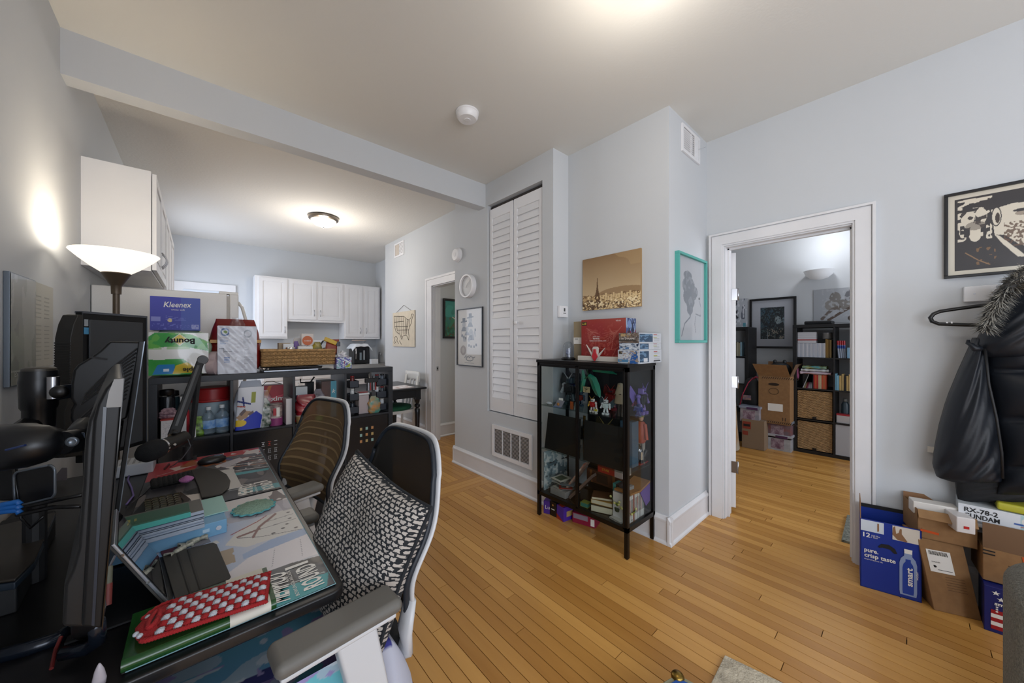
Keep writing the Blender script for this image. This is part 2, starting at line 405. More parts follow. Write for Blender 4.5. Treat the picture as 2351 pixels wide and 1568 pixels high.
# closet block with the louvred recess
g = G(); g.box((2.15, 1.915, 0), (3.0, 2.036, 3)); g.box((2.15, 2.785, 0), (3.0, 3.38, 3)); g.box((2.15, 2.036, 0), (3.0, 2.785, .66)); g.box((2.15, 2.036, 2.70), (3.0, 2.785, 3)); g.box((2.30, 2.036, .6), (3.0, 2.785, 2.75))
ST('wall_closet', g, WALL)
# dining side wall and hall
g = G(); g.box((2.37, 3.38, 2.11), (2.47, 4.28, 3)); g.box((2.37, 4.28, 0), (2.47, 5.9, 3)); g.box((2.47, 5.8, 0), (2.78, 5.9, 3)); g.box((2.78, 5.9, 0), (2.9, 7.5, 3)); g.box((2.47, 4.417, 0), (5.4, 4.55, 3))
ST('wall_dining', g, WALL)
ST('wall_hall', G().box((5.2, 3.3, 0), (5.3, 4.5, 3)).box((3.0, 3.26, 0), (5.3, 3.38, 3)), WALL)
g = G(); g.box((5.9, -2, 0), (6.05, 2.7, 3)); g.box((3.0, 2.6, 0), (6.0, 2.72, 3)); g.box((3.14, -2.1, 0), (6.05, -2.0, .7)); g.box((3.14, -2.1, 2.4), (6.05, -2.0, 3)); g.box((3.14, -2.1, .7), (3.8, -2, 2.4)); g.box((5.4, -2.1, .7), (6.05, -2, 2.4)); g.box((3.0, 1.2, 0), (3.14, 2.7, 3))
ST('wall_bedroom', g, WALL)
g = G(); g.box((3.8, -2.08, .7), (5.4, -2.03, .76)); g.box((3.8, -2.08, 2.34), (5.4, -2.03, 2.4)); g.box((3.8, -2.08, .7), (3.86, -2.03, 2.4)); g.box((5.34, -2.08, .7), (5.4, -2.03, 2.4))
wn = ST('window_4', g, TRIM); B('pane', (3.85, -2.06, .75), (5.35, -2.055, 2.35), CLEAR, wn)
# baseboards: stepped profile with shoe moulding; p = wall face point pairs, n = outward normal
def baseboard(name, p, q, n, h=.185):
    p, q, n = Vector((*p, 0)), Vector((*q, 0)), Vector((*n, 0)); g = G()
    prof = [(0, 0), (.03, 0), (.028, .014), (.018, .024), (.018, h-.045), (.022, h-.038), (.022, h-.022), (.012, h-.012), (.008, h), (0, h)]
    g.prism([p+n*(a+.0)+Vector((0, 0, z)) for a, z in prof], q-p); return ST(name, g, TRIM, bev=.002)
baseboard('baseboard_closet', (2.15, 1.9), (2.15, 3.40), (-1, 0)); baseboard('baseboard_closet_end', (2.13, 3.38), (2.5, 3.38), (0, 1))
baseboard('baseboard_column_front', (2.34, 1.03), (2.34, 1.92), (-1, 0)); baseboard('baseboard_column_side', (2.31, 1.06), (2.975, 1.06), (0, -1))
baseboard('baseboard_closet_side', (2.13, 1.915), (2.34, 1.915), (0, -1))
baseboard('baseboard_dining', (2.37, 4.44), (2.37, 5.9), (-1, 0)); baseboard('baseboard_hall', (2.47, 4.417), (5.2, 4.417), (0, -1))
baseboard('baseboard_right', (3.0, .14), (3.0, -3.0), (-1, 0)); baseboard('baseboard_left', (-.515, -3), (-.515, 3.4), (1, 0)); baseboard('baseboard_bedroom', (5.9, -2), (5.9, 2.6), (-1, 0))
# door casings
def casing_x(name, x, y0, y1, z1, wd, side=-1, t=.022):   # opening y0..y1 on a wall face at x
    g = G()
    for (w0, w1, t0, t1) in ((0, wd, 0, t*.6), (wd*.12, wd*.80, t*.6, t), (wd*.86, wd, t*.6, t*1.35)):
        X = x+side*t0; v = (side*(t1-t0), 0, 0); zt_, zo = z1+w0, z1+w1
        g.prism([(X, y0-w0, 0), (X, y0-w1, 0), (X, y0-w1, zo), (X, y0-w0, zt_)], v)
        g.prism([(X, y0-w0, zt_), (X, y0-w1, zo), (X, y1+w1, zo), (X, y1+w0, zt_)], v)
        g.prism([(X, y1+w0, zt_), (X, y1+w1, zo), (X, y1+w1, 0), (X, y1+w0, 0)], v)
    return ST(name, g, TRIM)
casing_x('trim_2', 3.0, .228, .935, 2.075, .10)
g = G(); g.box((3.002, .928, 0), (3.138, .94, 2.066)); g.box((3.002, .22, 0), (3.138, .234, 2.066)); g.box((3.002, .22, 2.066), (3.138, .94, 2.08))
g.box((3.05, .915, 0), (3.065, .93, 2.07)); g.box((3.05, .232, 0), (3.065, .245, 2.07)); g.box((3.05, .232, 2.052), (3.065, .93, 2.067))
ST('trim_3', g, TRIM, bev=.002)
g = G(); g.box((2.348, 4.28, 0), (2.37, 4.41, 2.10)); g.box((2.348, 3.38, 2.10), (2.37, 4.41, 2.185)); g.box((2.342, 4.41, 0), (2.37, 4.445, 2.185)); g.box((2.342, 3.38, 2.185), (2.37, 4.445, 2.215))
g.box((2.37, 4.272, 0), (2.475, 4.283, 2.10)); g.box((2.37, 3.38, 2.09), (2.475, 4.28, 2.105)); g.box((2.40, 4.262, 0), (2.42, 4.272, 2.10)); g.box((2.47, 4.28, 0), (2.49, 4.40, 2.2))
ST('trim_4', g, TRIM, bev=.002)
o = thing('strike_plate', 'small steel strike plate let into the white jamb of the hall doorway', 'strike plate', (2.44, 4.27, .98))
B('plate', (2.425, 4.2705, .95), (2.455, 4.2718, 1.01), STEEL, o); B('latch_hole', (2.433, 4.2695, .97), (2.447, 4.2712, .995), INK, o)
# louvred closet door
dr = ST('door_1', G().box((2.262, 2.04, .66), (2.268, 2.78, 2.66)), mat('closet_dark', '#3a3631', .8))
def leaf(y0, y1):
    x0, x1 = 2.168, 2.196; st = .042; g = G()
    g.box((x0, y0, .67), (x1, y0+st, 2.655)); g.box((x0, y1-st, .67), (x1, y1, 2.655))
    for a, b in ((.67, .80), (1.47, 1.575), (2.56, 2.655)): g.box((x0, y0+st-.002, a), (x1, y1-st+.002, b))
    g.out('leaf_frame', WHITE, dr, bev=.002)
    sm = None
    for z0, z1 in ((.80, 1.47), (1.575, 2.56)):
        n = round((z1-z0)/.066); p = (z1-z0)/n
        for k in range(n):
            z = z0+k*p
            if sm is None:
                sg = G().hexa([(x0+.000, y0+st, z+.002), (x0+.006, y0+st, z+.002-.002), (x0+.006, y1-st, z), (x0, y1-st, z+.002), (x0+.013, y0+st, z+p+.003), (x0+.018, y0+st, z+p+.002), (x0+.018, y1-st, z+p+.002), (x0+.013, y1-st, z+p+.003)])
                sm = sg.out('slat', WHITE, dr); zz = z
            else:
                c = sm.copy(); col.objects.link(c); c.parent = dr; c.location = (0, 0, z-zz)
leaf(2.425, 2.772); leaf(2.05, 2.412)
G().lathe([(.004, 0), (.008, .01), (.019, .02), (.02, .03), (.012, .038)], (2.168, 2.36, 1.52), 16, (-1, 0, 0)).out('knob', WHITE, dr, smooth=True)
B('track', (2.19, 2.04, 2.662), (2.23, 2.78, 2.69), mat('track_dark', '#2c2522', .5), dr)
# bedroom door leaf, opened away, with hinges on its edge
with at((3.165, .905, 0), rz=math.radians(21)):
    g = G(); g.box((0, 0, .04), (.70, .036, 2.05)); d2 = ST('door_2', g, WHITE, bev=.002)
    for z in (1.72, 1.03, .36):
        B('hinge', (-.004, -.012, z-.045), (-.0005, .03, z+.045), STEEL if z > .5 else mat('hinge_bronze', '#6b5d52', .4, .8), d2, bev=.001)
        G().cyl((-.006, -.014, z-.048), (-.006, -.014, z+.048), .005).out('hinge_pin', STEEL, d2, smooth=True)
# kitchen back door with white casing
pa = PY(400, 650, 7.43); pb = PY(541, 656, 7.43)
g = G(); g.box((pa.x, 7.40, 0), (pb.x, 7.43, pb.z)); ST('trim_5', g, TRIM, bev=.003)
g = G(); g.box((pa.x+.1, 7.385, .02), (pb.x-.12, 7.40, pb.z-.12)); d3 = ST('door_3', g, mat('door_blue_white', '#ccd4de', .4), bev=.003)
for zz in (.3, 1.35): B('door_panel', (pa.x+.25, 7.379, zz), (pb.x-.27, 7.386, zz+.75), mat('door_blue_white', '#ccd4de'), d3, bev=.004)

# ---- fittings on walls and ceiling
def vent(label, name, P, ux, nrm, wd, h, nslat, dark, bars=0, vert=False, lever=False, cov=.30):
    """P lower-left corner, ux along width"""
    P, ux, nrm = Vector(P), Vector(ux), Vector(nrm); uz = Vector((0, 0, 1)); t = thing(name, label, 'vent', P)
    def bx(a, b, z0, z1, d0, d1):
        g = G(); q = [P+ux*x+uz*z+nrm*d for d, x, z in ((d0, a, z0), (d0, b, z0), (d1, b, z0), (d1, a, z0), (d0, a, z1), (d0, b, z1), (d1, b, z1), (d1, a, z1))]
        return g.hexa(q)
    m = min(wd, h)*.11
    g = G()
    for a, b, c, d in ((0, wd, 0, m), (0, wd, h-m, h), (0, m, m, h-m), (wd-m, wd, m, h-m)): q = bx(a, b, c, d, 0, .012); g.add(q.v, q.f)
    for k in range(bars):
        x = m+(wd-2*m)*(k+1)/(bars+1); q = bx(x-.004, x+.004, m, h-m, 0, .009); g.add(q.v, q.f)
    g.out('frame', WHITE, t)
    bx(m, wd-m, m, h-m, .0, .001).out('duct', dark, t)
    for k in range(nslat):
        z = m+(h-2*m)*(k+.5)/nslat; dz = (h-2*m)/nslat*cov
        q = [P+ux*x+uz*zz+nrm*d for d, x, zz in ((.002, m, z-dz), (.002, wd-m, z-dz), (.003, wd-m, z-dz), (.003, m, z-dz), (.0085, m, z+dz), (.0085, wd-m, z+dz), (.0095, wd-m, z+dz), (.0095, m, z+dz))]
        G().hexa([q[0], q[1], q[2], q[3], q[4], q[5], q[6], q[7]]).out('slat', WHITE, t)
    return t
DK = mat('duct_dark', '#3b342e', .8)
vent('large white return air grille low on the wall under the louvred closet door', 'return_grille', (2.149, 2.70, .245), (0, -1, 0), (-1, 0, 0), .55, .30, 20, DK, 3, cov=.34)
t = vent('white supply vent high on the column side next to the ceiling, above the teal frame', 'wall_vent', (2.525, 1.059, 2.685), (1, 0, 0), (0, -1, 0), .31, .195, 10, DK, 1, cov=.14)
B('cover_plate', (2.73, 1.046, 2.705), (2.80, 1.05, 2.86), WHITE, t); G().tube([(2.80, 1.045, 2.79), (2.83, 1.02, 2.80), (2.845, 1.015, 2.81)], .002).out('lever', STEEL, t)
t = vent('small white vent with one beige and one brown half high on the dining wall', 'wall_vent', (2.369, 5.50, 2.69), (0, -1, 0), (-1, 0, 0), .34, .22, 8, mat('duct_brown', '#6a6054', .8), 1)
B('damper', (2.36, 5.33, 2.72), (2.364, 5.47, 2.885), mat('beige_metal', '#c4b9ad', .5), t)
def detector(name, label, c, ax, r=.07, h=.045):
    t = thing(name, label, 'smoke detector', c)
    G().lathe([(r*1.05, 0), (r*1.05, .008), (r*.98, .012), (r*.97, h*.7), (r*.8, h), (.002, h*1.05)], c, 32, ax, caps=False).out('housing', WHITE, t, smooth='auto')
    a = Vector(ax); c = Vector(c)
    G().lathe([(r*.3, 0), (r*.28, .006), (.002, .007)], c+a*h*.98, 20, ax).out('test_button', TRIM, t, smooth='auto')
    return t
detector('smoke_detector', 'round white smoke detector on the ceiling in front of the beam', PZ(1073, 258, 2.919), (0, 0, -1), .075, .05)
detector('smoke_detector', 'round white detector on the wall above the white clock', (2.149, 3.31, 2.305), (-1, 0, 0), .075, .045)
# kitchen ceiling dome light
c = PZ(743, 498, CY2-.002); t = thing('ceiling_light', 'frosted dome ceiling light with a brushed metal rim, lit, in the kitchen', 'ceiling light', c)
G().lathe([(.165, 0), (.18, -.01), (.175, -.035), (.15, -.05)], c, 36, caps=True).out('rim', mat('brushed_nickel_warm', '#8f857a', .3, 1), t, smooth='auto')
G().lathe([(.150, -.045), (.14, -.075), (.11, -.105), (.06, -.125), (.003, -.13)], c, 32, caps=False).out('glass_bowl', mat('lit_glass', '#fff2dc', .4, emit=2.0), t, smooth=True)
G().lathe([(.003, -.126), (.012, -.132), (.008, -.145), (.002, -.15)], c, 12).out('finial', STEEL, t, smooth=True)
point('kitchen_dome_light', c+Vector((0, 0, -.55)), 23, '#fff6ea', .14)
# room ceiling light, just above the frame
c = PZ(1480, -110, CY1-.002); t = thing('ceiling_light', 'dome ceiling light of the room, just above the photo frame', 'ceiling light', c)
G().lathe([(.15, 0), (.16, -.03), (.14, -.04)], c, 32).out('rim', WHITE, t); G().lathe([(.14, -.04), (.11, -.08), (.05, -.10), (.003, -.105)], c, 32, caps=False).out('glass_bowl', mat('lit_glass', '#fff2dc'), t, smooth=True)
point('room_dome_light', c+Vector((0, 0, -.25)), 9, '#fff6ea', .14)
# clock
cc = Vector((2.149, 3.095, 1.935)); t = thing('wall_clock', 'round white wall clock with white hands on the wall beside the louvred door', 'clock', cc)
R = .125
G().lathe([(R, 0), (R, .045), (R*.97, .05), (R*.86, .05), (R*.84, .03)], cc, 48, (-1, 0, 0), caps=False).out('rim', WHITE, t, smooth='auto')
G().lathe([(R*.9, .028), (.001, .028)], cc, 48, (-1, 0, 0), caps=False).out('dial', mat('clock_dial', '#cfcfcf', .5), t)
g = G()
for k in range(12):
    a = k*PI/6; p = cc+Vector((-.029, math.sin(a)*R*.7, math.cos(a)*R*.7)); g.ball(p, (.001, .004, .009))
g.out('numerals', TRIM, t, smooth=True)
for nm, a, L, wd in (('minute_hand', -.62, .085, .003), ('hour_hand', -2.6, -.012, .006)):
    d = Vector((0, math.sin(a), math.cos(a))); e = Vector((0, math.cos(a), -math.sin(a))); b = cc+Vector((-.034, 0, 0))
    if L < 0: d = Vector((0, -.6, .8)); L = .05
    G().prism([b-d*.02-e*wd, b-d*.02+e*wd, b+d*L+e*wd*.6, b+d*L-e*wd*.6], (-.002, 0, 0)).out(nm, mat('hand_white', '#f4f4f4', .4), t)
# thermostat
t = thing('thermostat', 'small square white thermostat on the wall left of the red model kit box', 'thermostat', (2.34, 1.98, 1.61))
B('housing', (2.315, 1.852, 1.552), (2.34, 1.912, 1.66), WHITE, t, bev=.004) if False else None
tx = PY(1279, 702, 1.914); tx2 = PY(1305, 730, 1.914)
B('housing', (tx.x-.0, 1.885, tx2.z), (tx.x+.105, 1.914, tx.z), WHITE, t, bev=.004)
B('display', (tx.x+.05, 1.8835, tx.z-.045), (tx.x+.068, 1.886, tx.z-.018), mat('lcd', '#4a4c4a', .4), t)
B('slot', (tx.x+.045, 1.8835, tx.z-.062), (tx.x+.078, 1.886, tx.z-.056), mat('lcd', '#4a4c4a'), t)
# ================================================================== KITCHEN
def cab_door(parent, face, a0, a1, z0, z1, pos, hs=None, m=WHITE, hx=None):
    """face 'y-': door lies in plane y=pos facing -y, a = x ; 'x+': plane x=pos facing +x, a = y"""
    def bx(u0, u1, v0, v1, d0, d1):
        return ((u0, pos-d0, v0), (u1, pos-d1, v1)) if face == 'y-' else ((pos+d0, u0, v0), (pos+d1, u1, v1))
    g = G(); w = .055
    for q in (bx(a0+w, a1-w, z0, z0+w, 0, .02), bx(a0+w, a1-w, z1-w, z1, 0, .02), bx(a0, a0+w, z0, z1, 0, .02), bx(a1-w, a1, z0, z1, 0, .02), bx(a0+w, a1-w, z0+w, z1-w, 0, .012), bx(a0+w*1.5, a1-w*1.5, z0+w*1.5, z1-w*1.5, 0, .017)): g.box(*q)
    d = g.out('door', m, parent)
    if hs:
        u = a1-.03 if hs == 'r' else a0+.03; zc = hx if hx is not None else z0+.12; P = []
        for k in range(9):
            t = k/8; o = .02+.028*math.sin(PI*t); z = zc-.055+.11*t
            P.append((u, pos-o, z) if face == 'y-' else (pos+o, u, z))
        G().tube(P, .005, 6).out('handle', STEEL, d, smooth=True)
    return d
def cabinet(label, a, b, face, doors, cat='cabinet', m=WHITE, group=None):
    t = thing('wall_cabinet', label, cat, ((a[0]+b[0])/2, (a[1]+b[1])/2, a[2]), group)
    B('body', a, b, m, t, bev=.002)
    for d in doors: cab_door(t, face, *d)
    return t
cabinet('white cabinet above the fridge on the left wall, its plain side facing the room', (-.515, 3.224, 1.80), (-.225, 4.2, 2.44), 'x+', [(3.24, 3.7, 1.81, 2.43, -.222, 'r', WHITE, 1.95), (3.71, 4.19, 1.81, 2.43, -.222, 'l', WHITE, 1.95)])
cabinet('tall white wall cabinet deeper in the kitchen beyond the fridge, with arched handles', (-.515, 4.22, 1.40), (-.225, 5.5, 2.44), 'x+', [(4.23+k*.42, 4.64+k*.42, 1.41, 2.43, -.222, 'l' if k % 2 else 'r', WHITE, 1.62) for k in range(3)])
# fridge
t = thing('fridge', 'white refrigerator behind the black shelf unit, seen from its side', 'refrigerator', (-.15, 3.85, 0))
FR = mat('fridge_white', '#e2e0dc', .35, noise=(200, .02)); B('body', (-.512, 3.47, .03), (.165, 4.2, 1.715), FR, t, bev=.006)
B('gasket', (.165, 3.48, .05), (.18, 4.19, 1.70), mat('gasket_grey', '#b9b4ad', .6), t)
B('door', (.18, 3.47, .62), (.235, 4.2, 1.715), FR, t, bev=.008); B('freezer_drawer', (.18, 3.47, .05), (.235, 4.2, .60), FR, t, bev=.008)
G().tube([(.235, 3.53, 1.66), (.262, 3.53, 1.62), (.285, 3.53, 1.52), (.29, 3.53, 1.40), (.285, 3.53, 1.1), (.265, 3.53, .95), (.235, 3.53, .92)], .016, 10, flat=(1, .7)).out('handle', FR, t, smooth=True)
B('hinge_cap', (.12, 3.5, 1.715), (.235, 3.58, 1.735), FR, t, bev=.004)
# back wall cabinets
yb = 7.10
def X7(px, y=yb): return PY(px, 700, y).x
zt = 2.44; z1 = PY(583, 777, yb).z; z2 = PY(700, 739, yb).z
a, b_, c_, d_, e_, f_ = X7(585), X7(660), X7(728), X7(790), X7(833), X7(872)
cabinet('tall white kitchen wall cabinet with one door, leftmost on the back wall', (a, yb, z1), (b_, 7.42, zt), 'y-', [(a+.05, b_-.01, z1+.03, zt-.03, yb, 'r')])
cabinet('short white double-door wall cabinet, middle of the back wall', (b_, yb, z2), (d_, 7.42, zt), 'y-', [(b_+.02, c_-.02, z2+.04, zt-.03, yb, 'r'), (c_+.02, d_-.03, z2+.04, zt-.03, yb, 'l')])
cabinet('tall white double-door kitchen wall cabinet, rightmost on the back wall', (d_, yb, z1), (f_, 7.42, zt), 'y-', [(d_+.02, e_-.02, z1+.04, zt-.03, yb, 'r'), (e_+.03, f_-.03, z1+.04, zt-.03, yb, 'l')])
# base cabinets + worktop
xs = [.75, 1.3, 1.85, 2.4]
for k in range(3):
    t = thing('base_cabinet', 'white base cabinet under the back worktop, ' + ['nearest the back door', 'middle one', 'at the right-hand end'][k], 'cabinet', (xs[k]+.27, 7.1, 0))
    B('body', (xs[k], 6.82, .08), (xs[k]+.55, 7.42, .88), WHITE, t); cab_door(t, 'y-', xs[k]+.02, xs[k]+.53, .1, .68, 6.82, 'r', WHITE, .6)
    d = G().box((xs[k]+.02, 6.80, .71), (xs[k]+.53, 6.82, .86)).out('drawer', WHITE, t, bev=.003); G().tube([(xs[k]+.22, 6.80, .79), (xs[k]+.24, 6.775, .79), (xs[k]+.31, 6.775, .79), (xs[k]+.33, 6.80, .79)], .005).out('handle', STEEL, d)
tag(B('worktop', (.72, 6.79, .88), (2.775, 7.425, .92), mat('worktop_grey', '#8d8b88', .4, noise=(60, .2)), None, .004), 'grey speckled kitchen worktop along the back wall', 'worktop')
# air fryer with towel and glass dish
def P7(px, py, y=6.95): return PY(px, py, y)
p = P7(828, 835); q = P7(848, 800); cx = (P7(811, 835).x+q.x)/2; hw = (q.x-P7(811, 835).x)/2
t = thing('air_fryer', 'black air fryer oven with a window on the back worktop', 'air fryer', (cx, 7.05, .92))
g = G()
for k in range(1): g.prism([(cx+hw*a, 6.92, .93+.36*b) for a, b in ((-1, 0), (1, 0), (1.02, .3), (.98, .75), (.8, .95), (.5, 1), (-.5, 1), (-.8, .95), (-.98, .75), (-1.02, .3))], (0, .3, 0))
g.out('body', BLACK, t, bev=.012)
B('window', (cx-hw*.72, 6.915, 1.0), (cx+hw*.78, 6.921, 1.24), mat('dark_glass', '#17181b', .08), t, bev=.003); B('basket_glass', (cx-hw*.3, 6.91, 1.0), (cx-hw*.05, 6.916, 1.14), mat('pale_glass', '#7d8a92', .2), t)
B('control_label', (cx+hw*.15, 6.91, 1.0), (cx+hw*.35, 6.916, 1.18), mat('grey_label', '#8c9296', .4), t); G().tube([(cx-hw*.75, 6.915, 1.02), (cx-hw*.78, 6.89, 1.12), (cx-hw*.75, 6.915, 1.22)], .007).out('handle', STEEL, t)
g = G().grid(lambda u, v: Vector((cx-hw*1.25+2.5*hw*u, 6.88+.36*v, 1.305-.09*max(0, abs(u-.5)*2-.62)/.38-(.05*max(0, .12-v)/.12)+.004*math.sin(19*u+7*v))), 24, 12)
tag(g.out('tea_towel', mat('white_towel', '#e2e6ea', .95), None, smooth=True, solid=.004), 'white tea towel draped over the black air fryer', 'towel')
t = thing('glass_dish', 'shallow glass baking dish with a tan lid on top of the air fryer towel', 'dish', (cx, 7.02, 1.312))
G().lathe([(.10, 0), (.13, .055), (.125, .055), (.095, .005)], (cx-.02, 7.02, 1.312), 20, sq=(1, .7)).out('dish', CLEAR, t, smooth='auto'); G().lathe([(.132, .055), (.132, .066), (.01, .068)], (cx-.02, 7.02, 1.312), 20, sq=(1, .7)).out('lid', mat('tan_lid', '#b79f90', .5), t)
pw = P7(860, 838, 6.85); tag(G().box((pw.x-.07, 6.83, .921), (pw.x+.065, 6.93, 1.01)).out('carton', mat('carton_white', '#d8dadc', .6), None, bev=.003), 'small white carton on the worktop right of the air fryer', 'carton')
pf = P7(872, 830, 7.15); t = thing('faucet', 'grey metal kitchen tap behind the small white carton', 'tap', (pf.x, 7.2, .92)); G().tube([(pf.x, 7.2, .92), (pf.x, 7.2, 1.08), (pf.x-.02, 7.12, 1.13), (pf.x-.03, 7.03, 1.09)], .012).out('spout', STEEL, t, smooth=True); G().cyl((pf.x+.06, 7.2, .92), (pf.x+.06, 7.2, .97), .018).out('handle', STEEL, t)
# wall rail with sockets over the worktop
t = thing('wall_rail', 'long white rail with small hooks on the kitchen back wall above the basket', 'rail', (1.7, 7.42, 1.33)); G().box((X7(690, 7.4), 7.405, 1.335), (X7(770, 7.4), 7.43, 1.375)).out('rail', WHITE, t, bev=.003)
for px in (700, 712, 746): G().cyl((X7(px, 7.4), 7.38, 1.35), (X7(px, 7.4), 7.41, 1.35), .008).out('hook', STEEL, t)

# dining corner: black table with turned legs, white chair, green cushion
DT = mat('table_black_blue', '#15171d', .3)
t = thing('dining_table', 'black dining table with turned legs behind the shelf unit', 'table', (1.7, 4.65, 0))
B('tabletop', (1.15, 4.16, .735), (2.22, 5.05, .76), DT, t, bev=.004); g = G(); g.box((1.22, 4.22, .63), (2.16, 4.24, .735)); g.box((1.22, 4.97, .63), (2.16, 4.99, .735)); g.box((2.14, 4.22, .63), (2.16, 4.99, .735)); g.box((1.21, 4.22, .63), (1.23, 4.99, .735)); g.out('apron', DT, t)
for x, y in ((2.13, 4.25), (1.24, 4.25), (2.13, 4.96), (1.24, 4.96)):
    g = G(); g.box((x-.034, y-.034, .60), (x+.034, y+.034, .735)); g.lathe([(.02, 0), (.024, .12), (.033, .42), (.034, .47), (.02, .49), (.036, .505), (.036, .53), (.02, .545), (.03, .57), (.034, .60)], (x, y, 0), 16)
    g.out('leg', DT, t, smooth='auto')
t = thing('dining_chair', 'white wooden chair with a green seat pad at the black dining table', 'chair', (1.98, 4.62, 0)); WC = mat('chair_white', '#dcdcda', .4)
g = G(); g.box((1.78, 4.42, .40), (2.2, 4.82, .44)); g.out('seat_frame', WC, t, bev=.004)
G().lathe([(.20, .44), (.215, .46), (.21, .485), (.15, .5), (.01, .502)], (1.99, 4.62, 0), 24, caps=False, sq=(1, .98)).out('seat_pad', mat('green_cloth', '#1f5a3f', .9, noise=(60, .15)), t, smooth=True)
for x, y in ((1.80, 4.44), (1.80, 4.80)): G().cyl((x, y, .42), (x-.02, y, 0), .02, .014).out('leg', WC, t, smooth='auto')
for y in (4.44, 4.80): G().tube([(2.16, y, 0), (2.18, y, .45), (2.24, y, .88)], .018, 8).out('back_leg', WC, t, smooth=True)
g = G().grid(lambda u, v: Vector((2.245-.04*math.sin(PI*u)*-1, 4.42+.42*u, .80+.13*v)), 10, 3); g.out('top_rail', WC, t, smooth=True, solid=.018)
for y in (4.53, 4.62, 4.71): G().cyl((2.19, y, .45), (2.26, y, .82), .012).out('spindle', WC, t)
t = thing('dining_chair', 'black wooden chair at the far side of the dining table', 'chair', (1.75, 5.2, 0))
for x in (1.58, 1.92):
    G().tube([(x, 5.33, 0), (x, 5.32, .45), (x, 5.4, .93)], .018, 8).out('back_leg', DT, t, smooth=True); G().cyl((x, 5.0, .43), (x, 4.98, 0), .02, .015).out('leg', DT, t)
B('seat', (1.55, 4.98, .42), (1.95, 5.36, .45), DT, t, bev=.006); B('top_rail', (1.57, 5.375, .80), (1.93, 5.40, .93), DT, t, bev=.006); B('mid_rail', (1.57, 5.35, .62), (1.93, 5.37, .68), DT, t)
G_ = Pic(40, 30, '#e9e7e4').nz(14, '#c9c6ce', .5).nz(24, '#a9a4a8', .75)
t = thing('placemat', 'pale patterned placemat on the black dining table', 'placemat', (2.0, 4.4, .761)); B('mat', (1.66, 4.22, .7605), (2.08, 4.5, .764), mat('mat_pinkish', '#c9b4b0', .8), t); Pic(40, 30, '#d9cfcf').nz(10, '#b48c8c', .6).nz(14, '#e8e6ea', .5).sheet('print', (1.665, 4.225, .7645), (.41, 0, 0), (0, .27, 0), t)
t = thing('paper_bag', 'standing white patterned paper sheet on the dining table beside the chair backs', 'paper', (1.9, 4.9, .761)); 
Pic(30, 40, '#e4e4e8').nz(16, '#bfc2cc', .55).sheet('sheet', (1.78, 4.88, .761), (.24, .06, 0), (.03, 0, .19), t)
# wooden map on the dining wall
ya, yb2, za, zb = 5.598, 4.824, 1.272, 1.81
t = thing('wooden_map', 'pale wooden panel with a cut line map, hanging from a cord on the dining wall', 'wall art', (2.37, 5.2, za)); fac = 2.37/2.39
ya, yb2 = ya*fac, yb2*fac
B('panel', (2.352, yb2, za), (2.368, ya, zb), mat('pale_ply', '#cfc4b0', .7, noise=(12, .05)), t, bev=.001)
MP = [[(.08, .85), (.10, .60), (.16, .45), (.28, .38), (.36, .36), (.45, .20), (.50, .30), (.62, .33), (.68, .30), (.76, .18), (.78, .30), (.74, .42), (.80, .55), (.88, .66), (.90, .76), (.97, .88), (.90, .90), (.86, .80), (.76, .74), (.66, .78), (.55, .86), (.3, .88), (.08, .90), (.08, .85)],
      [(.17, .88), (.19, .62), (.24, .45)], [(.27, .88), (.27, .38)], [(.36, .87), (.36, .37)], [(.45, .86), (.45, .40), (.43, .28)], [(.54, .84), (.55, .34)], [(.62, .78), (.60, .34)], [(.69, .76), (.66, .34)], [(.10, .72), (.54, .72)], [(.12, .58), (.72, .56)], [(.27, .48), (.76, .47)], [(.74, .72), (.72, .5)], [(.8, .74), (.78, .56)],
      [(.06, .12), (.12, .2), (.1, .27), (.18, .30), (.24, .24), (.22, .16), (.30, .08)], [(.10, .08), (.16, .14)], [(.34, .17), (.38, .12), (.43, .06)]]
g = G()
for ln in MP: g.tube([(2.3515, ya+(yb2-ya)*u, za+(zb-za)*v) for u, v in ln], .0042, 4)
g.out('map_outline', mat('burnt_line', '#3b3128', .9), t)
G().tube([(2.36, ya-.1, zb-.01), (2.366, (ya+yb2)/2, zb+.10), (2.36, yb2+.1, zb-.01)], .0025, 5).out('cord', mat('cord_grey', '#5d5650', .9), t)

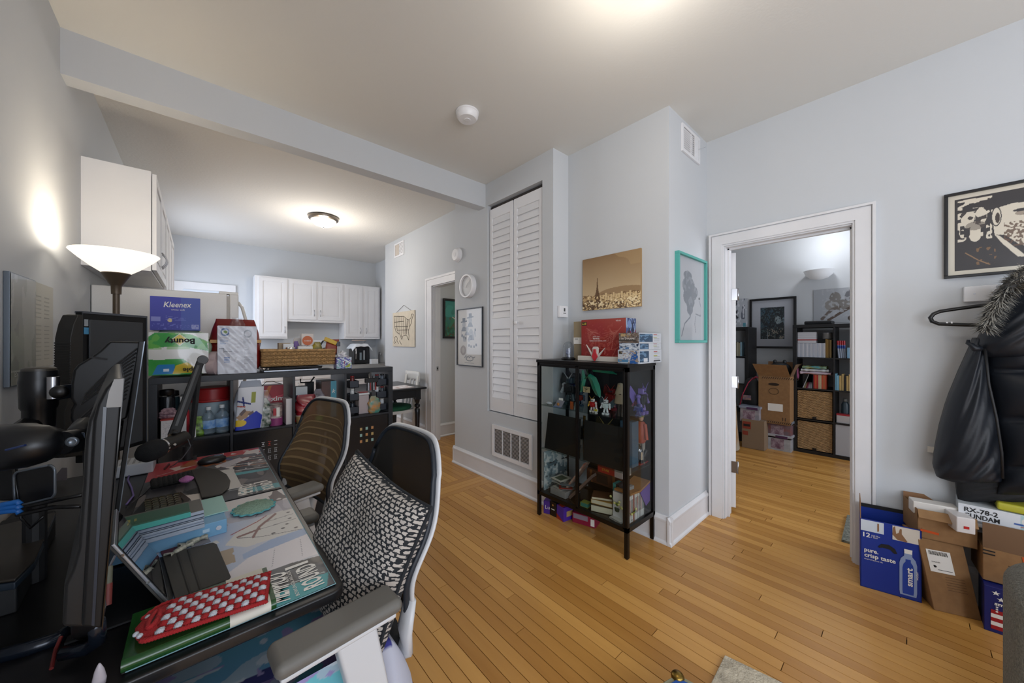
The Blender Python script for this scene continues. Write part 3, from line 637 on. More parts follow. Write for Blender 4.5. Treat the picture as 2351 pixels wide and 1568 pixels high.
# ================================================================== BLACK CUBE SHELF UNIT
KB = mat('shelf_black_brown', '#151920', .42, noise=(40, .15), stretch=(1, 1, 8)); KD = mat('shelf_door_black', '#0a0e15', .22)
KX0, KY0, KY1, KZ = -.217, 2.93, 3.32, 1.135
def cube_shelf(label, x0, y0, y1, nx, nz, zt, mm, name='shelf_unit', axis='x', tall=None):
    """open cube shelf; axis 'x': front faces -y, runs along +x; axis 'y': front faces -x, runs along -y from x0 (=y start)"""
    cw = .334; W = .038*2+nx*cw+(nx-1)*.016; t = thing(name, label, 'shelf', (0, 0, 0)); t.location = (0, 0, 0)
    def bx(a0, a1, z0, z1, nm):
        if axis == 'x': B(nm, (x0+a0, y0, z0), (x0+a1, y1, z1), mm, t, bev=.0015)
        else: B(nm, (y0, x0-a1, z0), (y1, x0-a0, z1), mm, t, bev=.0015)
    ch = (zt-.076-(nz-1)*.016)/nz
    bx(0, W, zt-.038, zt, 'top_board'); bx(0, W, 0, .038, 'bottom_board'); bx(0, .038, .038, zt-.038, 'side_board'); bx(W-.038, W, .038, zt-.038, 'side_board')
    for i in range(1, nx): a = .038+i*(cw+.016)-.016; bx(a, a+.016, .038, zt-.038, 'divider')
    for i in range(nx):
        a = .038+i*(cw+.016)
        for j in range(1, nz): z = .038+j*(ch+.016)-.016; bx(a, a+cw, z, z+.016, 'shelf_board')
    return t, (lambda i: .038+i*(cw+.016)), (lambda j: .038+j*(ch+.016)), cw, ch
KT, KI, KJ, KW, KH = cube_shelf('black cube shelf unit across the room behind the desk, loaded with groceries', KX0, KY0, KY1, 4, 3, KZ, KB)
SH = KJ(2)      # shelf height of the open row
doorpr = [None, [('#c8c8c8', 1), ('#b03030', 2)], [('#b8b8b8', 1)], [('#b9a060', 3)]]
for j in (0, 1):
    for i in range(4):
        x = KX0+KI(i)+.002; z = KJ(j)+.002
        t = thing('cube_insert', 'black door insert, %s cube of the %s row of the black shelf unit' % (['leftmost', 'second', 'third', 'rightmost'][i], ['bottom', 'middle'][j]), 'cabinet insert', (x+KW/2, KY0+.01, z))
        B('panel', (x, KY0+.008, z), (x+KW-.004, KY0+.02, z+KH-.004), KD, t, bev=.001); B('body', (x+.004, KY0+.02, z+.004), (x+KW-.008, KY1-.03, z+KH-.008), BLACKM, t)
        if j == 1 and i in (1, 2, 3):
            for r in range(3):
                for c in range(3):
                    cx_, cz_ = x+.15+c*.036*1.0, z+KH*.68-r*.05
                    if i == 3: cx_ = x+.10+c*.045
                    colr = {1: ['#c9c9cc', '#c43a2c', '#d8d8dc'][(r+c) % 3] if r == 0 else '#b9bcc2', 2: '#b9bcc2', 3: ['#bba268', '#93b8b0', '#c08a55'][(r+c) % 3]}[i]
                    g = G()
                    if i == 3: g.box((cx_, KY0+.0065, cz_), (cx_+.018, KY0+.008, cz_+.022))
                    else:
                        g.box((cx_, KY0+.0065, cz_+.026), (cx_+.018, KY0+.008, cz_+.029)); g.box((cx_, KY0+.0065, cz_), (cx_+.018, KY0+.008, cz_+.003))
                        if r > 0: g.box((cx_+.003, KY0+.0065, cz_+.006), (cx_+.006, KY0+.008, cz_+.023)); g.box((cx_+.011, KY0+.0065, cz_+.008), (cx_+.015, KY0+.008, cz_+.02))
                        elif c < 2: g.ball((cx_+.009, KY0+.007, cz_+.014), (.006, .001, .006), 10, 4)
                    g.out('printed_mark', mat('mark'+colr, colr, .5), t)

# ---- helpers for packaged goods
def carton(name, label, cat, a, b, m, parts=None, bev=.002, group=None, front=None):
    """box-shaped thing with a body mesh and an optional printed front (facing -y)"""
    t = thing(name, label, cat, ((a[0]+b[0])/2, (a[1]+b[1])/2, a[2]), group)
    B('box', a, b, m, t, bev=bev)
    if front: front.sheet('front_print', (a[0]+.001, a[1]-.0008, a[2]+.001), (b[0]-a[0]-.002, 0, 0), (0, 0, b[2]-a[2]-.002), t)
    return t
def px_x(px, y): return PY(px, 800, y).x
def px_z(py, y, px=500): return PY(px, py, y).z
def bottle(name, label, x, y, z, r, h, mb, mcap, lab=None, prof=None, group=None, cat='bottle', capc=.25):
    t = thing(name, label, cat, (x, y, z), group)
    pr = prof or [(r*.9, 0), (r, .02*h), (r, .55*h), (r*.85, .68*h), (r*.42, .82*h), (r*.36, .9*h), (r*.36, .93*h)]
    if prof: pr = [(r*a, h*b) for a, b in prof]
    G().lathe(pr, (x, y, z), 20).out('body', mb, t, smooth='auto')
    G().lathe([(r*capc*1.5, h*.88), (r*capc*1.6, h*.89), (r*capc*1.6, h*.99), (r*capc*1.3, h)], (x, y, z), 16).out('cap', mcap, t, smooth='auto')
    if lab: G().lathe([(r*1.015, h*.22), (r*1.015, h*.52)], (x, y, z), 24, caps=False).out('label', lab, t, smooth=True)
    return t
def jar(name, label, x, y, z, r, h, mb, ml, lidh=.15, cat='jar', group=None, sq=None):
    t = thing(name, label, cat, (x, y, z), group)
    G().lathe([(r*.92, 0), (r, .04*h), (r, h*(1-lidh)-.02*h), (r*.9, h*(1-lidh))], (x, y, z), 24, sq=sq).out('body', mb, t, smooth='auto')
    G().lathe([(r*1.02, h*(1-lidh)), (r*1.03, h*.97), (r*.95, h)], (x, y, z), 24, sq=sq).out('lid', ml, t, smooth='auto')
    return t
def sack(name, label, cat, c, wx, wy, h, m, pic=None, top=.5, seed=1, lean=0, amp=.015, film=False, nu=28, nv=20):
    """soft bag: rounded body pinched at the top"""
    t = thing(name, label, cat, c); c = Vector(c); fn = crumple(amp, 6, seed)
    def sec(v):
        k = (1-(1-top)*max(0, (v-.55)/.45)**1.5)*min(1, .8+v*2); ky = max(.06, 1-(max(0, v-.45)/.55)**1.2) * min(1, .8+v*2)
        return k, ky
    def f(u, v):
        kx, ky = sec(v); a = 2*PI*u; ca, sa = math.cos(a), math.sin(a)
        x = wx/2*kx*(abs(ca)**.6)*(1 if ca > 0 else -1); y = wy/2*ky*(abs(sa)**.6)*(1 if sa > 0 else -1)
        k = 1+fn(u*3+.2, v*3)/max(wx, .05)*(1 if 0 < v < 1 else .3)
        return c+Vector((x*k+lean*v*h, y*k, v*h))
    G().grid(f, nu, nv).out('bag', m, t, smooth=True)
    if pic is not None:
        fy = lambda X, Y: (np.sqrt(np.clip(1-((X-.5)*2)**2, 0, 1))*.014+crumple(amp*.5, 5, seed)(X, Y))*1.0
        o = c+Vector((-wx*.42, -wy/2-.006, h*.02)); pic.sheet('print', o, (wx*.84, 0, 0), (lean*h*.9, wy*.12, h*.86), t, fn=fy)
    return t
yy = 3.02
# --- cube 1
WB = mat('water_bottle_clear', '#cfe2f0', .06, trans=.85, alpha=.75); BL = mat('label_blue', '#4f86c8', .5, noise=(25, .3), c2='#a9c9e6')
bottle('tumbler', 'tall black bottle at the left end of the first open cube', px_x(383, yy), yy+.02, SH, .038, .30, mat('dark_smoke', '#12161b', .15), BLACK, prof=[(.95, 0), (1, .03), (1, .8), (.9, .86)], capc=.55)
bottle('tumbler', 'clear bottle with dark base beside the tall black bottle', px_x(397, yy+.1), yy+.12, SH, .036, .28, mat('blue_smoke', '#53717a', .1, trans=.4), BLACK, prof=[(.95, 0), (1, .03), (1, .8), (.8, .86)], capc=.5)
carton('carton', 'narrow white carton standing left of the microphone boom', 'carton', (px_x(413, yy), yy, SH), (px_x(413, yy)+.03, yy+.14, SH+.25), mat('carton_white', '#d8dadc', .6))
carton('carton', 'teal carton behind the jars in the first open cube', 'carton', (px_x(396, yy), yy+.16, SH), (px_x(396, yy)+.075, yy+.24, SH+.22), mat('teal_print', '#2f7f95', .5))
carton('carton', 'tall narrow grey carton between the bottles in the first open cube', 'carton', (px_x(389, yy+.05), yy+.05, SH), (px_x(389, yy+.05)+.012, yy+.17, SH+.26), mat('grey_print', '#aab0b4', .5))
bottle('sauce_bottle', 'red and white squeeze bottle behind the microphone boom', px_x(424, yy), yy+.06, SH, .022, .21, mat('red_label', '#b8303a', .5, noise=(30, .3)), PAPER, prof=[(.9, 0), (1, .1), (1, .7), (.5, .85)], capc=.4)
t = carton('note_box', 'white box with a red rim standing at the front of the first cube', 'box', (px_x(369, 2.955), 2.95, SH), (px_x(402, 2.955), 3.0, SH+.125), PAPER)
B('rim', (px_x(368, 2.955), 2.948, SH+.122), (px_x(403, 2.955), 3.002, SH+.129), mat('rim_red', '#a83a34', .5), t)
Pic(30, 40, '#dcdce0').nz(40, '#c0c2c8', .62, .1, .1, .9, .9).sheet('print', (px_x(370, 2.955), 2.9485, SH+.003), (.092, 0, 0), (0, 0, .118), t)
sack('spice_bag', 'small clear bag of purple sweets on the red-rimmed box', 'bag', (px_x(387, yy), yy-.02, SH+.13), .08, .03, .06, mat('purple_mix', '#5a3c50', .4, noise=(60, .5), c2='#a88a92'), seed=3)
j_ = jar('storage_jar', 'big pale blue plastic jar with a red screw lid in the first cube', px_x(487, 3.10), 3.12, SH, .098, .29, mat('jar_pale_blue', '#9fb3bf', .25, trans=.25), mat('lid_red', '#8f1c1e', .35), .26)
G().lathe([(.112, .200), (.115, .206), (.112, .214)], (px_x(487, 3.10), 3.12, SH), 28).out('lid_flange', mat('lid_red', '#8f1c1e'), j_, smooth='auto')
wp = [(.72, 0), (.95, .03), (1, .08), (.9, .16), (1, .22), (1, .5), (.93, .55), (1, .6), (.72, .74), (.34, .86), (.34, .9)]
bottle('water_bottle', 'clear water bottle with a blue label in the first cube, left of the pair', px_x(479, 2.99), 3.0, SH, .034, .175, WB, mat('cap_pale', '#d5dde2', .4), BL, wp)
bottle('water_bottle', 'clear water bottle with a blue label in the first cube, right of the pair', px_x(510, 2.99), 3.0, SH, .036, .182, WB, mat('cap_pale', '#d5dde2'), BL, wp)
carton('carton', 'slim white carton right behind the microphone boom at the shelf edge', 'carton', (px_x(443, 2.95), 2.95, SH), (px_x(450, 2.95), 3.02, SH+.10), mat('carton_white', '#d8dadc'))
sack('snack_bag', 'dark snack bag with green tips beside the water bottles', 'bag', (px_x(457, 3.0), 3.0, SH), .055, .05, .12, mat('dark_green_mix', '#2a3226', .4, noise=(40, .5), c2='#7fae3a'), seed=4)
# --- cube 2
x0 = px_x(536, 2.97); x1 = px_x(598, 2.97)
pc = Pic(60, 90, '#d3d6de'); pc.grad('#c9ced9', '#d9dbe1'); pc.poly([(0, 0), (.95, 0), (1, .3), (.75, .42), (.2, .2), (0, .2)], '#1c34b0'); pc.rect(.52, .62, .68, .88, '#8e9432'); pc.ell(.14, .16, .26, .08, '#d8b826')
pc.line([(.02, .68), (.5, .60)], .02, '#1b2a72'); pc.line([(.2, .75), (.26, .58)], .03, '#1b2a72'); pc.poly([(.0, .3), (.3, .45), (.55, .42), (.4, .28), (.15, .22)], '#a98a6c'); pc.poly([(.1, .38), (.3, .5), (.36, .44), (.2, .33)], '#6d5d5c'); pc.poly([(.42, .36), (.62, .44), (.66, .38), (.5, .32)], '#6d5d5c'); pc.line([(.03, .56), (.3, .54)], .015, '#b25040')
sack('pet_food_bag', 'large white and blue printed bag filling the left of the second cube', 'bag', ((x0+x1)/2+.005, 3.02, SH), .17, .12, .325, mat('bag_white', '#c6cad4', .45), pc, top=.62, seed=8, lean=.06)
t = carton('coffee_box', 'red instant coffee box at the back of the second cube', 'box', (px_x(602, 3.08), 3.10, SH), (px_x(652, 3.08), 3.2, SH+.275), mat('box_red', '#8f1b26', .4))
Pic(40, 60, '#a01f2e').poly([(0, .7), (.3, 1), (.45, 1), (.2, .6)], '#c06a2a').poly([(0, .55), (1, .70), (1, .74), (0, .62)], '#c8495a').rect(0, .2, 1, .33, '#3f5d9a').sheet('front_print', (px_x(602, 3.08)+.001, 3.099, SH+.001), (px_x(652, 3.08)-px_x(602, 3.08)-.002, 0, 0), (0, 0, .272), t)
txt('xim', (px_x(622, 3.08), 3.0985, SH+.16), (1, 0, 0), (0, 0, 1), .035, PAPER, t, bold=.02, width=.085)
sack('sweet_bag', 'crinkled silver and green bag of sweets in the second cube', 'bag', (px_x(606, 2.98), 3.0, SH), .09, .07, .20, mat('foil_green_mix', '#c9ccc8', .22, noise=(38, .6), c2='#23402c'), top=.45, seed=12, amp=.02)
sack('produce_bag', 'thin clear plastic bag bunched in front of the red coffee box', 'bag', (px_x(612, 3.0), 3.045, SH), .10, .06, .25, FILM, top=.3, seed=13, amp=.02)
t = jar('food_tin', 'round printed tin with a pink lower band, in the second cube', px_x(634, 2.98), 3.0, SH, .041, .155, mat('tin_mix', '#3c2c34', .35, noise=(30, .4), c2='#b9a7a2'), mat('tin_rim', '#a8a4a0', .3, .7), .04, cat='tin')
G().lathe([(.0418, .002), (.0418, .06)], (px_x(634, 2.98), 3.0, SH), 24, caps=False).out('band', mat('band_pink', '#8d3a72', .4), t, smooth=True); G().box((px_x(634, 2.98)-.02, 2.9575, SH+.075), (px_x(634, 2.98)-.002, 2.962, SH+.125)).out('label_red', mat('red_label2', '#a8303a', .5), t); B('label_white', (px_x(634, 2.98)-.001, 2.9575, SH+.065), (px_x(634, 2.98)+.018, 2.962, SH+.13), PAPER, t)
txt('Dutience', (px_x(634, 2.98)-.03, 2.9565, SH+.055), (1, 0, 0), (0, 0, 1), .012, PAPER, t, width=.058)
carton('carton', 'plain white box standing at the right edge of the second cube', 'box', (px_x(656, 2.97), 2.955, SH), (px_x(672, 2.97), 3.12, SH+.185), mat('box_pinkish_white', '#d6d2d4', .55))
G().tube([(px_x(600, 3.1), 3.1, SH+.27), (px_x(612, 3.1), 3.1, SH+.305), (px_x(625, 3.1), 3.1, SH+.305), (px_x(645, 3.1), 3.1, SH+.28)], .002).out('cable', BLACK) and None
tag(bpy.data.objects['cable'], 'thin black cable looped above the red coffee box', 'cable')
# --- cube 3
t = carton('tub_box', 'white and navy protein tub at the left of the third cube', 'tub', (px_x(681, 3.0), 3.03, SH), (px_x(708, 3.0), 3.12, SH+.255), mat('tub_white', '#b9c0c4', .5))
B('band', (px_x(681, 3.0)-.0005, 3.0285, SH+.165), (px_x(708, 3.0)+.0005, 3.03, SH+.195), mat('navy', '#1e2a44', .5), t)
sack('shopping_bag', 'glossy red plastic bag slumped in the third cube', 'bag', (px_x(704, 2.97), 2.99, SH), .14, .08, .20, mat('red_film', '#a3202c', .2, noise=(12, .3), c2='#6e1420'), top=.8, seed=20, amp=.035)
sack('shopping_bag', 'crumpled grey plastic bag beside the red bag in the third cube', 'bag', (px_x(733, 2.99), 3.02, SH), .10, .07, .23, mat('grey_film', '#8a8690', .2, noise=(25, .35), c2='#3c3640', alpha=.9), top=.4, seed=21, amp=.03)
bottle('dip_tub', 'small tan dip tub at the front left of the third cube', px_x(690, 2.96), 2.965, SH, .032, .055, mat('tan_dip', '#a98d62', .35), mat('clear_lid', '#c9c4ba', .3), prof=[(.8, 0), (1, .8), (1, .95)], capc=.62, cat='tub')
t = carton('cereal_box', 'tall brown cereal box with a teal side, right in the third cube', 'box', (px_x(735, 3.06), 3.02, SH), (px_x(768, 3.06), 3.20, SH+.285), mat('cereal_brown', '#4b302a', .45, noise=(9, .4)))
B('side_print', (px_x(756, 3.06), 3.0185, SH), (px_x(769, 3.06), 3.03, SH+.285), mat('teal_side', '#3f8ea4', .4), t); txt('k', (px_x(759, 3.06), 3.018, SH+.19), (1, 0, 0), (.3, 0, 1), .035, PAPER, t)
sack('snack_bag', 'small bright green snack bag low in the third cube', 'bag', (px_x(733, 2.95), 2.955, SH), .05, .03, .035, mat('bright_green', '#6aa82a', .35), top=.8, seed=24)
t = thing('mug_hook', 'black metal hook rack standing behind the tub in the third cube', 'hook rack', (px_x(705, 3.2), 3.2, SH)); g = G(); g.tube([(px_x(690, 3.2), 3.2, SH+.30), (px_x(690, 3.2), 3.2, SH+.27), (px_x(712, 3.2), 3.2, SH+.265), (px_x(722, 3.2), 3.2, SH+.31)], .006); g.box((px_x(703, 3.2), 3.2, SH), (px_x(721, 3.2), 3.25, SH+.27)); g.out('rack', BLACKM, t)
# --- cube 4: two spice racks
NV = mat('spice_tray_navy', '#1a2330', .4)
def spice_rack(label, x0, x1, y0, n, capcol):
    t = thing('spice_rack', label, 'spice rack', ((x0+x1)/2, y0, SH))
    for k in range(n):
        z = SH+.012+k*.105
        g = G(); g.box((x0, y0, z), (x1, y0+.10, z+.004)); g.box((x0, y0, z), (x1, y0+.004, z+.055)); g.box((x0, y0+.096, z), (x1, y0+.10, z+.055)); g.box((x0, y0, z), (x0+.004, y0+.1, z+.055)); g.box((x1-.004, y0, z), (x1, y0+.1, z+.055))
        g.out('tray', NV, t)
        m = max(1, int((x1-x0)/.038))
        for q in range(m):
            bottle('spice_jar', ['left', 'right'][q]+' spice jar in the %s tray of the %s spice rack of the fourth cube' % (['bottom', 'middle', 'top'][k], 'left' if x0 < px_x(840, y0) else 'right'), x0+(q+.5)*(x1-x0)/m, y0+.05, z+.005, .016, .088, mat('spice'+capcol[(k+q) % 3], capcol[(k+q) % 3], .35, noise=(30, .3)), [BLACK, PAPER, mat('lid_red', '#8f1c1e')][(k+q) % 3], prof=[(.95, 0), (1, .03), (1, .78), (.8, .86)], capc=.6, cat='jar', group='spice jars in the racks of the fourth cube')
    g = G(); g.cyl((x0+.003, y0+.098, SH), (x0+.003, y0+.098, SH+.30), .003); g.cyl((x1-.003, y0+.098, SH), (x1-.003, y0+.098, SH+.30), .003); g.out('posts', BLACK, t); return t
spice_rack('navy tiered spice rack at the left side of the fourth cube', px_x(802, 2.97), px_x(824, 2.97), 2.97, 3, ['#2c3440', '#d0d2d4', '#6e2a26'])
spice_rack('navy tiered spice rack at the right side of the fourth cube', px_x(864, 2.97), px_x(888, 2.97), 2.97, 3, ['#55606c', '#c9cdd2', '#3a4048'])
t = carton('flour_box', 'translucent food container with a red lid in the fourth cube', 'container', (px_x(823, 2.98), 2.975, SH), (px_x(847, 2.98), 3.08, SH+.155), mat('frosted_pink', '#b9aeb0', .3, trans=.2), bev=.008)
B('lid', (px_x(822, 2.98), 2.972, SH+.155), (px_x(848, 2.98), 3.083, SH+.172), mat('lid_frost', '#c9cdd0', .3), t, bev=.004); B('lid_band', (px_x(826, 2.98), 2.99, SH+.172), (px_x(846, 2.98), 3.06, SH+.18), mat('lid_red', '#8f1c1e'), t, bev=.002)
sack('bread_bag', 'twisted bag of colourful dried fruit in the fourth cube', 'bag', (px_x(860, 2.96), 2.975, SH), .10, .05, .14, mat('fruit_mix', '#b87d3c', .3, noise=(24, .5), c2='#3f8a80'), top=.5, seed=30, amp=.02)
t = thing('cord_bundle', 'row of dark utensils hanging from a bar at the top of the fourth cube', 'utensils', (px_x(850, 2.97), 3.0, SH+.2)); B('bar', (px_x(838, 2.97), 2.96, SH+.255), (px_x(868, 2.97), 2.985, SH+.29), BLACKM, t, bev=.003)
for k in range(6): G().cyl((px_x(843+4*k, 2.97), 2.975, SH+.26), (px_x(843+4*k, 2.97), 2.975, SH+.19), .004, .006, 8).out('utensil', [BLACK, STEEL, mat('lid_red', '#8f1c1e')][k % 3], t)

# ---- on top of the shelf unit
yf = 2.985; TZ = KZ+.001
x0, x1, z0, z1_ = px_x(330, yf), px_x(488, yf), TZ, px_z(757, yf, 400)
t = thing('paper_towel_pack', 'green wrapped pack of paper towels, printed upside down, on the shelf unit', 'paper towels', ((x0+x1)/2, 3.1, TZ))
def tp(u, v):
    a = 2*PI*u; ca, sa = math.cos(a), math.sin(a); k = math.sin(PI*min(max(v, .02), .98))**.22; fn = BOXG.setdefault('tp', crumple(.010, 7, 5))
    return Vector(((x0+x1)/2+(x1-x0)/2*k*abs(ca)**.35*(1 if ca > 0 else -1)+fn(u*4, v*3), 3.11+.125*k*abs(sa)**.35*(1 if sa > 0 else -1)+fn(v*4, u*3)*.5, z0+(z1_-z0)*v))
G().grid(tp, 48, 24).out('wrap', mat('wrap_green_white', '#d3d6d2', .25, noise=(3.5, .5), c2='#4b9a4c'), t, smooth=True)
pc = Pic(110, 80, '#d9dad8'); pc.poly([(0, .99), (0, .62), (.25, .66), (.6, .66), (1, .55), (.97, .8), (.7, .96), (.3, 1)], '#3f9a48'); pc.nz(9, '#6fb44a', .5, 0, .6, 1, 1, .6)
pc.poly([(0, 1.), (.1, 1), (.0, .9)], '#d9dad8'); pc.poly([(.55, 1.0), (.72, .95), (1, .78), (1, 1)], '#dfe0df'); pc.poly([(0, 0), (.9, 0), (.55, .38), (.1, .36), (0, .38)], '#3a9a44'); pc.poly([(.06, .02), (.42, .02), (.42, .25), (.14, .24)], '#2c7fbe'); pc.poly([(.38, .02), (.9, .04), (.62, .29), (.44, .22)], '#cdb22c')
pc.rect(.23, .08, .33, .15, '#d8e4ee'); pc.poly([(.50, .98), (.64, .84), (.5, .68), (.36, .84)], '#dcdccf'); pc.poly([(.50, .96), (.62, .84), (.5, .70), (.38, .84)], '#d8c030')
fn_ = crumple(.004, 8, 3)
pc.sheet('print', (x0+.02, 2.975, z0+.012), (x1-x0-.04, 0, 0), (0, .0, z1_-z0-.03), t, .25, .5, fn=lambda X, Y: .008*np.sin(PI*X)+fn_(X, Y))
txt('Bounty', (x1-.085, 2.963, z1_-.055), (-1, 0, 0), (0, 0, -1), .034, INK, t, width=.135, bold=.03, ext=-.0)
txt('triple', (x1-.055, 2.963, z0+.05), (-1, 0, 0), (0, 0, -1), .026, INK, t, width=.085, bold=.02)
for o in [c for c in t.children if c.name.startswith('lettering')]:
    for p in o.data.polygons: p.flip()
for k in range(2):
    G().lathe([(.048, 0), (.05, .01), (.05, .04), (.02, .045)], (px_x(480, yf)+.01*k, 2.995+.03*k, TZ+.05+.05*k), 24, (.9, -.35, .0)).out('roll', mat('roll_pink', '#b3a0a2', .6, noise=(60, .03)), t, smooth='auto')
x0, x1, z0, zz = px_x(344, yf), px_x(460, yf), z1_-.004, px_z(682, yf, 400)
pc = Pic(90, 60, '#34379a'); pc.grad('#2f3391', '#3b3fa8'); pc.put((pc.X > .6), '#4a66b4', .5); pc.rect(.02, .26, .2, .4, '#7a7fc0'); pc.ell(.38, .30, .045, .06, '#c8b98a'); pc.rect(.82, .04, .97, .18, '#8f97c9'); pc.nz(40, '#5a62b8', .66, .03, .03, .95, .2)
for k in range(3): pc.line([(.3, .42-.05*k), (.7, .36-.03*k)], .006, '#6d78c6', .7)
t = carton('tissue_box_pack', 'blue shrink-wrapped tissue box pack on top of the green paper towels', 'tissue box', (x0, yf, z0), (x1, yf+.22, zz), mat('kleenex_blue', '#3a3ea0', .35), bev=.004, front=pc)
txt('Kleenex', (x0+.058, yf-.001, zz-.063), (1, 0, .03), (0, 0, 1), .033, PAPER, t, width=.125, bold=.012, shear=.2); txt('white soft', (x0+.09, yf-.001, zz-.082), (1, 0, .02), (0, 0, 1), .009, PAPER, t, width=.062)
# red wrapped pack with white package in front
x0, x1 = px_x(481, 3.0), px_x(602, 3.0); zz = px_z(738, 3.0, 540)
sack('toilet_paper_pack', 'red and yellow plastic-wrapped roll pack behind the white package', 'roll pack', ((x0+x1)/2, 3.12, TZ), x1-x0, .2, zz-TZ+.02, mat('red_wrap', '#7f1d18', .3, noise=(4, .2)), top=.75, seed=31, amp=.012)
t = bpy.data.objects['toilet_paper_pack']; B('band', (x0+.002, 3.03, TZ+.205), (x1-.002, 3.20, TZ+.225), mat('band_gold', '#c08a2c', .4), t)
xa, xb = px_x(499, 2.97), px_x(590, 2.97); za = px_z(748, 2.97, 540)
pc = Pic(100, 120, '#cbcbd2'); pc.nz(30, '#e2e4ea', .55, .3, 0, .75, 1, .8, .4)
for (u, v, w_, c) in ((.08, .83, .2, '#39619a'), (.66, .8, .22, '#8b8f96')):
    pc.put((((pc.X-u-.1)/.11)**2+((pc.Y-v-.04)/.085)**2 < 1) & (((pc.X-u-.1)/.075)**2+((pc.Y-v-.04)/.055)**2 > 1), c)
pc.ell(.19, .87, .05, .03, '#7f9c4c')
for v in (.74, .71, .68, .65, .62): pc.rect(.06, v, .06+.08+.18*rng.random(), v+.012, '#4d6f9c' if v < .72 else '#50555c'); pc.rect(.64, v, .7+.2*rng.random(), v+.01, '#8b8e95')
for v in np.arange(.2, .55, .03): pc.rect(.66, v, .72+.2*rng.random(), v+.008, '#989aa2')
for v in (.24, .27, .3, .33): pc.rect(.16, v, .3, v+.016, '#4d6fa8')
pc.rect(.04, .52, .15, .53, '#555a60'); pc.rect(.15, .44, .16, .53, '#555a60'); pc.rect(.15, .46, .36, .47, '#555a60')
t = carton('wrapped_package', 'white shrink-wrapped package in front of the red roll pack on the shelf unit', 'package', (xa, 2.97, TZ), (xb, 3.03, za), mat('pack_white', '#cbcbd2', .3), bev=.006, front=pc)
fn2 = crumple(.004, 14, 9)
g = G().grid(lambda u, v: Vector((xa+(xb-xa)*u, 2.964+fn2(u*1.3, v*2.2)-.002, TZ+.004+(za-TZ-.01)*v)), 30, 30); g.out('shrink_film', FILM, t, smooth=True)
G().lathe([(.045, 0), (.04, .02), (.025, .05), (.028, .06)], ((xa+xb)/2, 3.0, za-.004), 14, caps=False, sq=(1, .5)).out('film_knot', FILM, t, smooth=True)
# basket
x0, x1 = px_x(600, 3.0), px_x(772, 3.0); zb0 = TZ+.035; zb1 = px_z(804, 3.0, 690)
t = thing('wicker_basket', 'long low wicker basket full of snacks on the black shelf unit', 'basket', ((x0+x1)/2, 3.1, zb0)); WK = mat('wicker', '#b08a5a', .75, noise=(50, .3)); WK2 = mat('wicker_dark', '#8a6a40', .8)
cx_, hw, cy_, hd = (x0+x1)/2, (x1-x0)/2, 3.13, .125
def rect_path(k, z, off=0, ph=0, n=64):
    P = []; per = [(-1, -1), (1, -1), (1, 1), (-1, 1)]
    for s_ in range(4):
        a, b = per[s_], per[(s_+1) % 4]; m = n*3//8 if s_ % 2 == 0 else n//8
        for i in range(m):
            u = i/m; x = a[0]+(b[0]-a[0])*u; y = a[1]+(b[1]-a[1])*u; nn = Vector(((a[0]+b[0])/2, (a[1]+b[1])/2, 0)); wv = off*math.sin((i+ph)*PI/1.0*1.0+ph*PI)
            P.append(Vector((cx_+x*(hw-.006), cy_+y*(hd-.006), z))+nn*wv)
    P.append(P[0]); return P
nr = 13
for k in range(nr):
    z = zb0+.004+(zb1-zb0-.014)*k/(nr-1); P = rect_path(0, z, 0, k % 2, 96); Q = [p.copy() for p in P]
    for i, p in enumerate(Q):
        s_ = .0028*(1 if (i+k) % 2 else -1); nn = Vector((p.x-cx_, p.y-cy_, 0)); nn = Vector((math.copysign(1, nn.x), 0, 0)) if abs(nn.x)/hw > abs(nn.y)/hd else Vector((0, math.copysign(1, nn.y), 0)); Q[i] = p+nn*s_
    G().tube(Q, .0048, 5).out('wicker_strand', WK if k % 3 else WK2, t, smooth=True)
g = G()
for i in range(32):
    u = i/32; x = cx_-hw+.01+(2*hw-.02)*u
    for y in (cy_-hd+.006, cy_+hd-.006): g.cyl((x, y, zb0), (x, y, zb1), .004, None, 6)
g.out('stakes', WK2, t, kind='stuff'); G().tube([p for p in rect_path(0, zb1, 0, 0, 64)], .009, 7).out('rim', WK, t, smooth=True); B('base', (cx_-hw+.01, cy_-hd+.01, zb0), (cx_+hw-.01, cy_+hd-.01, zb0+.006), WK2, t)
# basket contents
bz = zb0+.008
def bc(px, y=3.1): return px_x(px, y)
t = thing('snack_tub', 'white square snack box with a round orange logo standing in the basket', 'snack box', (bc(706), 3.12, bz)); B('box', (bc(692), 3.10, bz), (bc(720), 3.16, px_z(766, 3.1, 706)), mat('cream_box', '#d8cfc8', .5), t, bev=.003)
zc = px_z(782, 3.1, 706); G().lathe([(.036, 0), (.036, .0015)], (bc(706), 3.0985, zc), 28, (0, -1, 0)).out('logo_disc', mat('logo_orange', '#c4632f', .5), t); txt('CHEESE', (bc(706), 3.096, zc-.006), (1, 0, .02), (0, 0, 1), .010, PAPER, t, width=.046, center=True)
sack('snack_bag', 'yellow foil snack bag in the basket, left of the red and yellow bag', 'bag', (bc(727), 3.08, bz), .075, .04, px_z(785, 3.1, 727)-bz, mat('yellow_foil', '#a89418', .25, noise=(20, .3), c2='#5d5a2c'), seed=41)
t = sack('snack_bag', 'red and yellow foil snack bag leaning in the basket', 'bag', (bc(748), 3.07, bz), .09, .045, px_z(776, 3.1, 748)-bz-.01, mat('red_foil', '#6b1f1c', .25, noise=(16, .35), c2='#963a20'), seed=42, lean=.25, top=.9)
with at((bc(748)+.018, 3.062, px_z(787, 3.1, 748)-.002), ry=.42): B('top_band', (-.05, -.02, 0), (.045, .015, .032), mat('band_yellow', '#c9a41f', .35), t, bev=.004)
